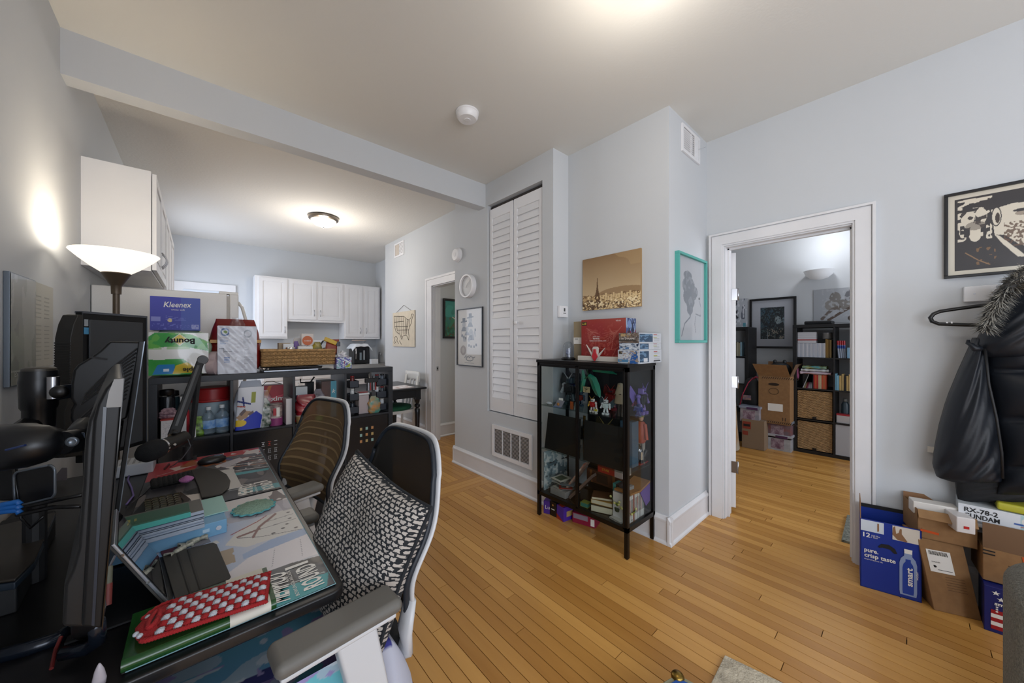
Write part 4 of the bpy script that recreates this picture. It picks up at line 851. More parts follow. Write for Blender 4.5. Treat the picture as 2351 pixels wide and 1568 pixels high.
t = thing('headphones', 'black headband headphones hooked in the basket behind the snack bags', 'headphones', (bc(757), 3.15, bz)); G().tube([(bc(757)+.055*math.cos(a), 3.16, px_z(800, 3.1, 757)+.075*math.sin(a)) for a in np.linspace(-.3, PI+.2, 20)], .006, 8).out('headband', BLACK, t, smooth=True)
G().lathe([(.03, 0), (.034, .01), (.03, .025)], (bc(770), 3.14, px_z(806, 3.1, 770)), 16, (1, 0, 0)).out('ear_cup', BLACKM, t, smooth='auto'); G().lathe([(.03, 0), (.034, .01), (.03, .025)], (bc(747), 3.16, bz+.09), 16, (1, 0, 0)).out('ear_cup', BLACKM, t, smooth='auto')
t = carton('tea_box', 'white striped sachet box at the front of the basket', 'box', (bc(681), 3.04, bz), (bc(714), 3.08, px_z(795, 3.05, 700)), PAPER)
for k in range(9): B('sachet', (bc(682)+.0085*k*1.05, 3.045, px_z(795, 3.05, 700)-.002), (bc(682)+.0085*k*1.05+.004, 3.075, px_z(795, 3.05, 700)+.004+.003*(k % 2)), mat('sachet', '#b9b9bd', .6), t)
carton('carton', 'beige carton lying at the left end of the basket', 'carton', (bc(640), 3.1, bz), (bc(667), 3.16, px_z(787, 3.1, 650)), mat('beige_card', '#a8957c', .7)); carton('carton', 'white and pink medicine carton in the basket', 'carton', (bc(648), 3.06, bz), (bc(672), 3.09, px_z(789, 3.1, 660)), mat('carton_white', '#d8dadc'))
jar('tin', 'round shiny tin near the left end of the basket', bc(663), 3.045, bz, .03, px_z(797, 3.05, 663)-bz, STEEL, CHROME, .2, cat='tin')
sack('snack_bag', 'small purple bag in the basket beside the medicine carton', 'bag', (bc(680), 3.10, bz), .045, .03, px_z(783, 3.1, 680)-bz, mat('purple_foil', '#5d3c86', .3), seed=44); sack('produce_bag', 'pale clear bag behind the cheese snack box', 'bag', (bc(688), 3.17, bz), .09, .05, px_z(776, 3.17, 688)-bz, mat('pale_film', '#cfc8c4', .3, alpha=.7), seed=45)
t = thing('spatula', 'grey spatula standing at the right end of the basket', 'spatula', (bc(771), 3.05, bz)); G().tube([(bc(770), 3.05, bz), (bc(771), 3.05, px_z(795, 3.05, 771))], .005).out('handle', STEEL, t); G().box((bc(768), 3.045, px_z(795, 3.05, 771)), (bc(777), 3.055, px_z(784, 3.05, 771))).out('blade', mat('grey_blade', '#3c4046', .4), t, bev=.003)
# trays under the basket
x0, x1 = px_x(601, 2.97), px_x(740, 2.97)
t = thing('baking_tray', 'black metal tray lying under the wicker basket', 'tray', ((x0+x1)/2, 3.0, TZ)); G().box((x0+.01, 2.975, TZ+.014), (x1, 3.2, TZ+.028)).out('tray', BLACK, t, bev=.004); G().tube([(x0+.01, 2.97, TZ+.026), (x1, 2.97, TZ+.026)], .005).out('rim', mat('tray_rim', '#2b2d33', .25, .6), t)
t = thing('foil_sheet', 'flat silver tray with crinkled foil at its end, lowest in the stack under the basket', 'tray', ((x0+x1)/2, 3.0, TZ)); G().box((x0+.01, 2.955, TZ), (x1-.03, 3.2, TZ+.012)).out('tray', mat('tray_silver', '#aab0ba', .3, .5), t, bev=.003)
G().grid(lambda u, v: Vector((x0-.01+.05*u+.006*math.sin(31*v), 2.955+.12*v, TZ+.013+.016*abs(math.sin(7*u+23*v)))), 10, 14).out('foil', CHROME, t)
# tissue box
xa, xb = px_x(771, 2.98), px_x(806, 2.98); za = px_z(820, 2.98, 788); pc = Pic(40, 36, '#b9c4d2'); pc.nz(10, '#5a5aa8', .5).nz(12, '#7fa7a8', .66).nz(9, '#8c3a6a', .74, .4).poly([(.5, .1), (.95, .5), (.9, .1)], '#9aa83c').nz(14, '#dfe6ea', .7)
t = carton('tissue_box', 'small purple floral tissue box with a white tissue on the shelf unit', 'tissue box', (xa, 2.965, TZ), (xb, 3.045, za), mat('tissue_purple', '#5b3f78', .5), front=pc, bev=.003)
G().grid(lambda u, v: Vector(((xa+xb)/2+(-.5+u)*.075*(1-.5*v)+.008*math.sin(9*v), 3.005+.012*math.sin(7*u+3*v), za+.055*v*(1-.5*abs(u-.4)))), 12, 8).out('tissue', mat('tissue_white', '#dfdee0'), t, smooth=True, solid=.0015)
# ================================================================== PICTURES
FB = mat('frame_black', '#131315', .35)
def framed(name, label, cat, o, rv, uv, fw, fm, pic, depth=.02, matm=None, matw=0, glass=False, rough=.45, coat=.3):
    """o lower-left corner on the wall, rv/uv edge vectors, normal = rv x uv towards the room"""
    o, rv, uv = Vector(o), Vector(rv), Vector(uv); n = rv.cross(uv).normalized(); r, u = rv.normalized(), uv.normalized(); W, H = rv.length, uv.length
    t = thing(name, label, cat, o+rv/2)
    def bar(a, b, c, d, d0, d1, g):
        P = [o+r*x+u*y+n*z for z in (d0, d1) for x, y in ((a, c), (b, c), (b, d), (a, d))]; return g.hexa(P)
    g = G(); bar(0, W, 0, fw, 0, depth, g); bar(0, W, H-fw, H, 0, depth, g); bar(0, fw, fw, H-fw, 0, depth, g); bar(W-fw, W, fw, H-fw, 0, depth, g); g.out('frame', fm, t, bev=min(.002, fw*.2))
    g = G(); bar(fw, W-fw, fw, H-fw, 0, depth*.35, g); g.out('mount', matm or PAPER, t)
    q = fw+matw
    pic.sheet('print', o+r*q+u*q+n*(depth*.35+.0006), r*(W-2*q), u*(H-2*q), t, rough, coat)
    if glass: g = G(); bar(fw, W-fw, fw, H-fw, depth*.6, depth*.65, g); g.out('glazing', CLEAR, t)
    return t
# city skyline print on board (unframed)
P0 = PX(1341, 714, 2.34); P1 = PX(1474, 705, 2.34); zt_ = PX(1341, 598, 2.34).z
pc = Pic(170, 140, '#a3845c'); pc.grad('#c4ab84', '#8c6e4c', .25, 1); pc.nz(4, '#b3966c', .55, 0, .75, 1, 1, .5)
pc.ell(.72, .28, .42, .11, '#9a7c56').rect(0, 0, 1, .27, '#b99a6a'); pc.nz(46, '#7b5c38', .55, 0, .02, 1, .29); pc.nz(60, '#e0c795', .60, .1, 0, 1, .26); pc.nz(30, '#5c4023', .56, 0, 0, .38, .20); pc.nz(44, '#ecd9ae', .68, 0, 0, 1, .18); pc.nz(50, '#4f361d', .7, 0, 0, 1, .12)
for k in range(14): x = .33+.045*k; pc.rect(x, .17+.02*(k % 3), x+.03, .24+.03*((k*7) % 3), '#d6bb8a'); 
tw = '#5f4223'; pc.poly([(.275, .60), (.285, .60), (.292, .42), (.268, .42)], tw).poly([(.268, .43), (.292, .43), (.31, .30), (.25, .30)], tw).poly([(.25, .31), (.31, .31), (.335, .20), (.30, .20), (.29, .245), (.27, .245), (.26, .20), (.225, .20)], tw); pc.rect(.245, .305, .315, .32, tw)
t = thing('city_print', 'sepia city skyline print with a lattice tower, above the red model kit box', 'wall art', (2.33, (P0.y+P1.y)/2, P0.z))
B('board', (2.322, P1.y, P0.z), (2.34, P0.y, zt_), mat('board_edge', '#9c8058', .6), t); pc.sheet('print', (2.3212, P0.y, P0.z), (0, P1.y-P0.y, 0), (0, 0, zt_-P0.z), t, .3, .4)
# teal framed line portrait on the column side
A_ = PY(1549, 787, 1.06); B_ = PY(1615, 783, 1.06); zt_ = PY(1549, 576, 1.06).z
pc = Pic(90, 150, '#a9abb0'); hair = [(.35, .84), (.22, .8), (.17, .66), (.22, .5), (.26, .4), (.38, .34), (.42, .26), (.5, .36), (.6, .44), (.68, .55), (.75, .65), (.70, .74), (.6, .8), (.48, .86)]
for (x, y, a, b) in ((.36, .78, .15, .06), (.3, .66, .13, .09), (.32, .53, .12, .09), (.42, .66, .2, .11), (.5, .58, .2, .10), (.45, .47, .16, .08), (.44, .38, .11, .07), (.62, .6, .12, .07)): pc.ell(x, y, a, b, '#6f747b')
pc.poly([(.32, .42), (.55, .42), (.45, .27)], '#6f747b'); pc.nz(26, '#858a91', .6, .2, .3, .72, .85, .8, mask=(pc.a[..., 0] < .22))
pc.line([(.44, .28), (.25, .2), (.14, .05)], .010, '#6a6f76'); pc.line([(.66, .30), (.62, .2), (.66, .1)], .008, '#777b82'); pc.line([(.66, .33), (.86, .31), (.87, .42), (.80, .50)], .008, '#777b82'); pc.ell(.8, .53, .03, .015, '#4c5056'); pc.rect(.86, 0, 1, 1, '#b9bac0', .5)
framed('portrait_frame', 'teal framed line drawing of a figure with tall swept hair, on the column side', 'framed picture', A_, (B_.x-A_.x, 0, 0), (0, 0, zt_-A_.z), .018, mat('frame_teal', '#4fa59c', .5), pc, .03, coat=.6)
# dining side: silver edged poster
A_ = PX(1051, 838, 2.15); B_ = PX(1110, 844, 2.15); zt_ = PX(1051, 711, 2.15).z
pc = Pic(110, 150, '#c6c2bb')
def figure(x, y, s_, hat, col_='#6b6f74'):
    pc.ell(x, y, .07*s_, .06*s_, '#9b9c9d'); pc.poly([(x-.12*s_, y-.12*s_), (x+.12*s_, y-.12*s_), (x+.05*s_, y-.04*s_), (x-.05*s_, y-.04*s_)], col_)
    if hat: pc.rect(x-.06*s_, y+.04*s_, x+.06*s_, y+.12*s_, '#4a4e53'); pc.line([(x-.12*s_, y+.045*s_), (x+.12*s_, y+.06*s_)], .012*s_, '#4a4e53')
figure(.27, .73, 1, 1); figure(.53, .80, 1, 1); figure(.40, .64, .9, 0, '#7d8085'); figure(.56, .58, 1.1, 0, '#5d6166'); pc.nz(20, '#8b8d92', .6, .15, .42, .75, .6, .8)
for x, y in ((.16, .51), (.24, .48), (.31, .46), (.66, .31), (.74, .34), (.70, .60), (.45, .33), (.54, .31)): pc.rect(x, y, x+.055, y+.045, '#55585c')
pc.ell(.24, .26, .12, .09, '#8f857d').ell(.24, .26, .06, .05, '#a59c93'); pc.ell(.5, .12, .16, .05, '#5b5d60').ell(.5, .125, .14, .04, '#c6c2bb'); pc.line([(.3, .13), (.36, .18), (.38, .12), (.44, .16), (.5, .13), (.56, .17), (.62, .13), (.72, .15)], .008, '#5b5d60'); pc.rect(.3, .035, .68, .045, '#6b6d70')
framed('movie_poster', 'narrow silver-edged poster of a group of people in old hats, below the white clock', 'poster', A_, (0, B_.y-A_.y, 0), (0, 0, zt_-A_.z), .010, mat('frame_pewter', '#3d3f43', .35, .5), pc, .018, coat=.3, rough=.35)
# green picture in the hall
A_ = PY(1016, 777, 4.417); zt_ = PY(1016, 685, 4.417).z
pc = Pic(80, 100, '#237d72'); pc.grad('#1f5b46', '#2f9086'); pc.nz(9, '#5a4a2c', .5, 0, 0, 1, .55, .8); pc.nz(14, '#2f7d5d', .55, 0, 0, 1, .5); pc.nz(7, '#41a295', .6, 0, .55, 1, 1, .6); pc.line([(.35, .55), (.55, .47), (.7, .50)], .012, '#c9c4b0'); pc.nz(18, '#245a3a', .6, 0, 0, 1, .25)
framed('green_painting', 'dark framed green and rust abstract painting in the hall', 'painting', A_, (.42, 0, 0), (0, 0, zt_-A_.z), .03, FB, pc, .03)
# big ink portrait poster on the right wall
A_ = PX(2167, 641, 3.0); zt_ = PX(2167, 450, 3.0).z; L_ = .42
pc = Pic(230, 160, '#2e2a2b'); cr = '#cfc6b4'; br = '#5a4130'
pc.nz(30, cr, .5, .03, .40, .34, .97); pc.rect(.0, 0, .03, 1, '#2e2a2b'); pc.ell(.12, .70, .06, .12, cr).nz(22, '#3a3432', .55, .06, .58, .18, .8); pc.rect(.05, .80, .22, .84, '#2e2a2b'); pc.ell(.12, .85, .05, .05, '#2e2a2b'); pc.ell(.24, .72, .055, .11, cr).nz(24, '#3a3432', .6, .19, .62, .29, .8); pc.ell(.19, .50, .06, .12, cr); pc.nz(26, '#2e2a2b', .5, .05, .34, .14, .62).nz(26, '#2e2a2b', .5, .24, .34, .32, .62); pc.ell(.19, .60, .09, .06, '#4a3f38', .6)
pc.poly([(.06, .88), (.36, .95), (.62, 1), (.98, 1), (.98, .82), (.5, .80), (.36, .82), (.1, .86)], '#2e2a2b'); pc.poly([(.08, .98), (.3, .97), (.3, .93), (.1, .92)], cr)
pc.poly([(.33, .78), (.5, .82), (.96, .80), (.96, .25), (.72, .18), (.56, .28), (.45, .42), (.36, .44)], cr)       # face
pc.ell(.375, .68, .045, .13, '#2e2a2b').ell(.375, .68, .036, .115, cr).ell(.385, .66, .02, .07, '#3a2e28')                         # ear
pc.nz(60, br, .5, .44, .26, .74, .58, .9, mask=(pc.X*.9+.1 > .5-.35*(pc.Y-.25))); pc.ell(.60, .68, .07, .03, br, .6); pc.ell(.60, .72, .09, .02, '#2e2a2b'); pc.ell(.63, .66, .03, .015, '#2e2a2b'); pc.ell(.86, .68, .06, .02, '#2e2a2b'); pc.poly([(.70, .66), (.78, .42), (.66, .40), (.70, .44)], br); pc.ell(.74, .3, .09, .018, '#2e2a2b')
pc.poly([(0, 0), (1, 0), (1, .1), (.75, .06), (.55, .2), (.36, .38), (.24, .28), (.1, .16), (0, .1)], '#2e2a2b'); pc.poly([(.36, .44), (.40, .42), (.62, .12), (.72, .08), (.55, .12), (.42, .32)], cr); pc.nz(34, '#7a5a3a', .68, .2, .06, .4, .3, .9); pc.line([(.1, .24), (.22, .12), (.32, .05)], .006, '#8a6a48')
framed('ink_poster', 'large black framed ink portrait of a man in a hat, on the right wall', 'poster', A_, (0, -L_, 0), (0, 0, zt_-A_.z), .014, FB, pc, .022, matm=mat('poster_cream', '#c9c2b2', .6), matw=.022, coat=.4)

# ================================================================== HOOK RACK, COAT
zr = 1.60
t = thing('coat_rack', 'white wooden coat rail with round pegs on the right wall under the ink poster', 'coat rack', (3.0, -.5, 1.56)); B('board', (2.978, -.85, 1.555), (3.0, -.19, 1.635), WHITE, t, bev=.005); G().cyl((2.9775, -.225, 1.595), (2.9765, -.225, 1.595), .004).out('screw', STEEL, t)
for y in (-.30, -.50, -.70): G().lathe([(.007, 0), (.006, .02), (.012, .03), (.014, .04), (.005, .048)], (2.978, y, 1.60), 14, (-1, 0, .6)).out('peg', mat('peg_clear', '#c9ccd2', .15), t, smooth=True)
g = G(); g.tube([(2.955+.001*i, -.30+.024*math.cos(a), 1.592+.02*math.sin(a)) for i, a in enumerate(np.linspace(0, 2*PI, 18))], .003, 6)
o = g.out('key_ring', CHROME, None, smooth=True); tag(o, 'small chrome key ring hanging on the first peg of the white coat rail', 'key ring')
t = thing('hanger', 'black rounded plastic coat hanger hanging from the coat rail, its left end free', 'hanger', (2.88, -.5, 1.45)); P = []
hy = [(-.62, 1.43), (-.90, 1.43), (-.925, 1.445), (-.93, 1.47), (-.90, 1.50), (-.55, 1.56), (-.50, 1.565), (-.45, 1.56), (-.15, 1.515), (-.11, 1.508), (-.088, 1.496), (-.076, 1.476), (-.082, 1.456), (-.105, 1.442), (-.20, 1.433), (-.62, 1.43)]
G().tube([(2.90, y, z) for y, z in hy], .009, 8).out('frame', BLACK, t, smooth=True); G().tube([(2.90, -.5, 1.565), (2.90, -.5, 1.60), (2.93, -.5, 1.625), (2.955, -.5, 1.61)], .004).out('hook', STEEL, t)
for y in (-.135, -.15): B('notch', (2.893, y, 1.44), (2.907, y+.006, 1.452), WHITE, t)
# puffer coat: front half as a quilted closed surface
CO = mat('coat_black_nylon', '#10151d', .50, bump=(9, .12, .02), spec=.4)
t = thing('puffer_coat', 'long black puffer coat with a fur-trimmed hood hanging on the right wall', 'coat', (2.85, -.5, .58))
def puff(nm, rows, x0, depth, seams=0, wr=.004, seed=1, m=CO, nu=30, nv=60, vs=()):
    fn = crumple(wr, 7, seed)
    def f(u, v, back=False):
        k = v*(len(rows)-1); i = min(int(k), len(rows)-2); q = k-i; py, a, b = [rows[i][c]*(1-q)+rows[i+1][c]*q for c in range(3)]
        p = PX(a+(b-a)*u, py, x0); e = max(0, math.sin(PI*u))**.45*max(0, math.sin(PI*min(max(v, .001), .999)))**.25
        sm = (.35+.65*abs(math.sin(PI*v*seams))**.35) if seams else 1
        for c_ in vs: sm *= 1-.5*math.exp(-((u-c_)/.03)**2)
        p.x += .08 if back else -depth*e*sm+float(fn(u*3, v*4))*e
        if back: p.x = min(p.x, 2.985)
        return p
    g = G().grid(f, nu, nv); g.grid(lambda u, v: f(u, v, True), 6, 10); 
    g.grid(lambda u, v: f(0, u).lerp(f(0, u, True), v), 20, 3); g.grid(lambda u, v: f(1, u).lerp(f(1, u, True), v), 20, 3); g.grid(lambda u, v: f(u, 1).lerp(f(u, 1, True), v), 20, 3); g.grid(lambda u, v: f(u, 0).lerp(f(u, 0, True), v), 20, 3)
    return g.out(nm, m, t, smooth=True)
puff('body', [(760, 2290, 2500), (820, 2262, 2520), (880, 2268, 2540), (960, 2285, 2550), (1040, 2300, 2550), (1100, 2296, 2540), (1135, 2290, 2530)], 2.86, .11, 4, .008, 3)
puff('front_panel', [(775, 2236, 2262), (800, 2226, 2262), (850, 2203, 2268), (920, 2174, 2282), (980, 2157, 2294), (1040, 2145, 2302), (1072, 2142, 2304), (1094, 2150, 2302), (1106, 2185, 2300)], 2.85, .085, 0, .010, 5)
puff('hem', [(1085, 2196, 2420), (1120, 2196, 2420), (1152, 2200, 2420)], 2.90, .03, 0, .008, 7, mat('coat_lining', '#0d0f13', .7, bump=(20, .4)), nv=20)
puff('hood', [(640, 2330, 2480), (680, 2300, 2480), (720, 2276, 2470), (760, 2256, 2430), (790, 2240, 2400), (820, 2250, 2380)], 2.82, .10, 0, .008, 9)
G().tube([PX(2250, 800, 2.77), PX(2238, 800, 2.76), PX(2228, 790, 2.76), PX(2222, 788, 2.77), PX(2223, 780, 2.77)], [.014, .014, .010, .008, .005], 8).out('collar_tab', CO, t, smooth=True)
G().tube([PX(2262, 800, 2.775), PX(2270, 880, 2.765), PX(2288, 960, 2.76), PX(2300, 1040, 2.77), PX(2302, 1098, 2.80)], .005, 6).out('zip', BLACKM, t, smooth=True)
# fur trim: tufts along a path
fp = [PD(2262, 758, 1.63), PD(2270, 735, 1.62), PD(2285, 705, 1.60), (PD(2300, 680, 1.58)), PD(2320, 655, 1.56), PD(2345, 635, 1.55), PD(2375, 615, 1.55)]
fg = G(); rr = random.Random(4)
for i in range(3000):
    k = rr.random()*(len(fp)-1); j = min(int(k), len(fp)-2); p = fp[j].lerp(fp[j+1], k-j); a = rr.uniform(0, 2*PI)
    tdir = (fp[j+1]-fp[j]).normalized(); s1 = tdir.cross(Vector((1, 0, 0))).normalized(); s2 = tdir.cross(s1)
    d = (s1*math.cos(a)+s2*math.sin(a)); L = rr.uniform(.022, .045); b = p+d*rr.uniform(.0, .02); e = b+d*L+Vector((0, 0, -.015))+tdir*rr.uniform(-.02, .02)
    w_ = s2*math.cos(a)*.003-s1*math.sin(a)*.003; fg.mi = rr.randrange(3)
    fg.add([b-w_, b+w_, e], [(0, 1, 2)])
fg.out('fur_trim', [mat('fur_grey', '#7d7a72', .9), mat('fur_light', '#aaa69b', .9), mat('fur_dark', '#3d3c3a', .9)], t, kind='stuff')
G().tube(fp, .022, 8).out('fur_base', mat('fur_dark', '#3d3c3a', .9), t, smooth=True)
p = PX(2137, 1030, 2.99); B('care_tag', (2.985, p.y-.04, p.z-.02), (2.988, p.y+.012, p.z+.012), PAPER, t)

# ================================================================== BOXES BY THE RIGHT WALL
def flapped(name, label, q0, q1, h, depth, m, front=None, lean=0, top_open=True, mi=None):
    """carton whose front face runs from floor point q0 (left in view) to q1; opens upwards; depth away from camera (+x)"""
    q0, q1 = Vector(q0), Vector(q1); r = (q1-q0); n = Vector((0, 0, 1)).cross(r).normalized()   # n points away from the room
    n = Vector((.996, .085, 0))
    t = thing(name, label, 'box', (q0+q1)/2+n*depth/2); ln = Vector((lean, 0, 0)); up = Vector((0, 0, h))+n*lean; th = .004; g = G()
    a, b, c, d = q0, q1, q1+n*depth, q0+n*depth
    for p, q, nn in ((a, b, n), (b, c, -r.normalized()), (c, d, -n), (d, a, r.normalized())): g.prism([p, q, q+up, p+up], nn*th)
    g.prism([a, b, c, d], (0, 0, th)); g.out('box', m, t)
    return t, r, n, up
BLU = mat('box_blue', '#0c2f8e', .45); SKY = '#0a2f92'
q0 = Vector((2.735, .178, 0)); q1 = Vector((2.79, -.045, 0))
t, r, n, up = flapped('water_carton', 'bright blue bottled water carton with torn open top, beside the bedroom door casing', q0, q1, .375, .20, BLU)
f = n*-.0015
def fp_(u, v, k=1): return q0+r*u+up*v+f*k
G().quad(fp_(.01, .83), fp_(.40, .83), fp_(.40, .99), fp_(.01, .99)).out('white_panel', mat('panel_pale', '#c9d2dc', .6), t); G().quad(fp_(.54, .79), fp_(.97, .79), fp_(.97, .99), fp_(.54, .99)).out('white_panel', mat('panel_pale2', '#d2cbbf', .6), t)
G().add([fp_(u, v, 1.5) for u, v in ((.55, .96), (.58, .985), (.60, .88), (.64, .90), (.66, .96), (.69, .96), (.69, .89), (.78, .80), (.76, .79), (.62, .80), (.54, .86))], [tuple(range(11))]).out('torn_patch', mat('kraft', '#8a6648', .9), t); G().add([fp_(u, v, 1.5) for u, v in ((.29, .97), (.32, .97), (.32, .86), (.29, .85))], [(0, 1, 2, 3)]).out('torn_patch', mat('kraft', '#8a6648'), t)
txt('12', fp_(.05, .745), r, up, .024, PAPER, t, width=.028, bold=.02); txt('fl/20.28oz', fp_(.19, .77), r, up, .008, PAPER, t, width=.034); txt('1 liter', fp_(.19, .745), r, up, .008, PAPER, t, width=.026)
txt('pure.', fp_(.07, .53), r, up, .022, PAPER, t, width=.055, bold=.025); txt('crisp taste', fp_(.07, .455), r, up, .022, PAPER, t, width=.12, bold=.025); txt('nice/refreshed life', fp_(.07, .415), r, up, .007, PAPER, t, width=.072)
G().add([fp_(u, v, 1.4) for u, v in ((.30, .64), (.36, .69), (.48, .70), (.58, .66), (.62, .60), (.57, .59), (.5, .635), (.38, .64), (.32, .625))], [tuple(range(9))]).out('hand_hole', INK, t)
bt = [(-.11, 0), (.11, 0), (.12, .05), (.12, .40), (.10, .46), (.055, .50), (.055, .54), (-.055, .54), (-.055, .50), (-.10, .46), (-.12, .40), (-.12, .05)]
bc_ = (.79, .05)
G().add([fp_(bc_[0]+x*1.15, bc_[1]+y*1.1, 1.4) for x, y in bt], [tuple(range(12))]).out('bottle_print', mat('bottle_print', '#8d9fc4', .4), t); G().add([fp_(bc_[0]+x*.75, bc_[1]+y*.9+.02, 1.7) for x, y in bt[:9]+bt[9:]], [tuple(range(12))]).out('bottle_core', mat('bottle_core', '#1f419f', .4), t); G().add([fp_(bc_[0]+x, bc_[1]+y, 1.9) for x, y in ((-.06, .585), (.06, .585), (.065, .645), (-.065, .645))], [(0, 1, 2, 3)]).out('bottle_cap', PAPER, t)
txt('smart', fp_(.855, .19, 2.2), up, -r, .024, PAPER, t, width=.095, bold=.03); txt('water', fp_(.945, .30, 2.2), up, -r, .010, PAPER, t, width=.045)
for q, w0 in ((q0, -1), (q1, 1)):   # side flaps standing up
    G().prism([q+up, q+up+n*.19, q+up+n*.17+Vector((0, 0, .085)), q+up+n*.02+Vector((0, 0, .085))], r.normalized()*.003).out('flap', [mat('kraft', '#8a6648'), BLU][0], t)
G().prism([q0+up+n*.2, q1+up+n*.2, q1+up+n*.2+Vector((0, 0, .02)), q0+up+n*.2+Vector((0, 0, .02))], n*.003).out('flap', INK, t)
# leaning brown carton
q0 = Vector((2.765, -.085, 0)); q1 = Vector((2.825, -.235, 0))
t = thing('cardboard_box', 'tall brown cardboard box leaning left, a white shipping label on its front', 'box', (2.88, -.16, 0)); r = q1-q0; n = Vector((0, 0, 1)).cross(r).normalized(); n = n if n.x > 0 else -n
up = PD(2117, 1222, 1.93)-q0; up = Vector((0.02, .055, .335)); g = G(); dp = .15
g.hexa([q0, q1, q1+n*dp, q0+n*dp, q0+up, q1+up, q1+up+n*dp, q0+up+n*dp]); g.out('box', CARD, t, bev=.003)
def f2(u, v, k=.0015): return q0+r*u+up*v-n*k
G().quad(f2(.13, .55), f2(.66, .55), f2(.66, .86), f2(.13, .86)).out('shipping_label', PAPER, t)
for k in range(16): G().quad(f2(.18+.026*k, .79, .002), f2(.18+.026*k+.013*(1+k % 2*.5), .79, .002), f2(.18+.026*k+.013, .845, .002), f2(.18+.026*k, .845, .002)).out('barcode_bar', INK, t)
G().ball(f2(.24, .63, .0018), (.001, .008, .006), 10, 6).out('label_mark', INK, t); txt('SHIP#DE81', f2(.20, .685, .002), r, up, .006, INK, t, width=.03)
for k in range(6): G().quad(f2(.42, .50-.035*k, .001), f2(.84, .50-.035*k, .001), f2(.84, .505-.035*k, .001), f2(.42, .505-.035*k, .001)).out('print_line', mat('kraft_dark', '#5f4630', .9), t)
G().quad(f2(.30, .585, .002), f2(.62, .585, .002), f2(.62, .592, .002), f2(.30, .592, .002)).out('label_line', INK, t)
# open box on top of it
t = thing('cardboard_box', 'open brown cardboard box stacked behind the leaning one, orange tape on its rim', 'box', (2.88, -.15, .345)); g = G(); a = Vector((2.79, -.03, .335)); r2 = Vector((.05, -.19, -.0)); n2 = Vector((.18, .05, 0)); u2 = Vector((0, 0, .145))
for p, q, k in ((a, a+r2, n2), (a+n2, a+r2+n2, n2)): g.prism([p, q, q+u2, p+u2], k.normalized()*.003)
for p, q in ((a, a+n2), (a+r2, a+r2+n2)): g.prism([p, q, q+u2, p+u2], r2.normalized()*.003)
g.prism([a, a+r2, a+r2+n2, a+n2], (0, 0, .003)); g.out('box', CARD, t)
G().prism([a+u2, a+r2+u2, a+r2+u2+Vector((-.035, -.005, -.035)), a+u2+Vector((-.035, -.005, -.03))], (0, 0, .003)).out('flap', CARD, t); G().prism([a+u2+n2, a+n2+r2+u2, a+n2+r2+u2+Vector((.01, 0, .025)), a+n2+u2+Vector((.01, 0, .025))], (.003, 0, 0)).out('flap', mat('kraft', '#8a6648'), t)
B('tape', (2.752, -.10, .385), (2.757, -.04, .395), mat('tape_orange', '#c8501c', .5), t)
def carton2(name, label, loc, size, rz, m, cat='box', rx=0):
    with at(loc, rz=rz, rx=rx):
        t = thing(name, label, cat, (0, 0, 0)); B('box', (-size[0]/2, -size[1]/2, 0), (size[0]/2, size[1]/2, size[2]), m, t, bev=.004)
    return t
PW = mat('glossy_white', '#d2cdc6', .3)
carton2('gift_box', 'long cream white carton lying on the open brown box', (2.87, -.085, .445), (.07, .16, .065), .25, PW)
t = carton2('gift_box', 'short white carton with a small red logo on the open brown box', (2.815, -.165, .425), (.11, .062, .075), .35, mat('white_card', '#cfcac8', .4))
with at((2.815, -.165, .425), rz=.35): G().box((-.0565, -.010, .022), (-.0555, .008, .034)).out('logo', RED, t)
# smile box, kit box and patriotic box further right
q0 = Vector((2.80, -.235, .215)); r = Vector((.03, -.36, 0)); n = Vector((.2, .02, 0))
t = thing('cardboard_box', 'wide brown delivery box with a curved arrow print and orange tape', 'box', (2.9, -.4, .215)); g = G(); g.hexa([q0, q0+r, q0+r+n, q0+n, q0+Vector((0, 0, .155)), q0+r+Vector((0, 0, .155)), q0+r+n+Vector((0, 0, .155)), q0+n+Vector((0, 0, .155))]); g.out('box', CARD, t, bev=.003)
def f3(u, v, k=.0015): return q0+r*u+Vector((0, 0, .155*v))-Vector((k, 0, 0))
sm = [(.20+.38*i/12, .62-.36*math.sin(PI*.5*i/12)) for i in range(13)]; sm2 = [(u, v-.02-.07*math.sin(PI*i/12)) for i, (u, v) in enumerate(sm)]
G().add([f3(*p) for p in sm]+[f3(*p) for p in sm2], [(i, i+1, 14+i, 13+i) for i in range(12)]).out('curved_arrow', INK, t)
for k in range(2): G().quad(f3(.0, .90-.10*k), f3(.10, .90-.10*k), f3(.10, .94-.10*k), f3(.0, .94-.10*k)).out('print_bar', INK, t)
G().quad(f3(.36, .12, .002), f3(.62, .12, .002), f3(.62, .98, .002), f3(.30, .98, .002)).out('orange_tape', mat('tape_orange2', '#c9521f', .5), t); txt('today', f3(.44, .34, .003), (0, 0, 1), (0, 1, 0), .018, PAPER, t, width=.06, shear=.2); txt("'s fam", f3(.52, .30, .003), (0, 0, 1), (0, 1, 0), .018, PAPER, t, width=.07, shear=.2)
G().prism([q0+Vector((0, 0, .155)), q0+r+Vector((0, 0, .155)), q0+r+Vector((.01, 0, .27)), q0+Vector((.01, 0, .27))], (.003, 0, 0)).out('flap', mat('kraft_mid', '#6d523a', .9), t)
kz = .445; t = thing('model_kit_box', 'white and teal toy kit box on top of the brown delivery box', 'box', (2.9, -.38, kz)); ka = Vector((2.84, -.165, kz)); kr = Vector((.02, -.36, 0))
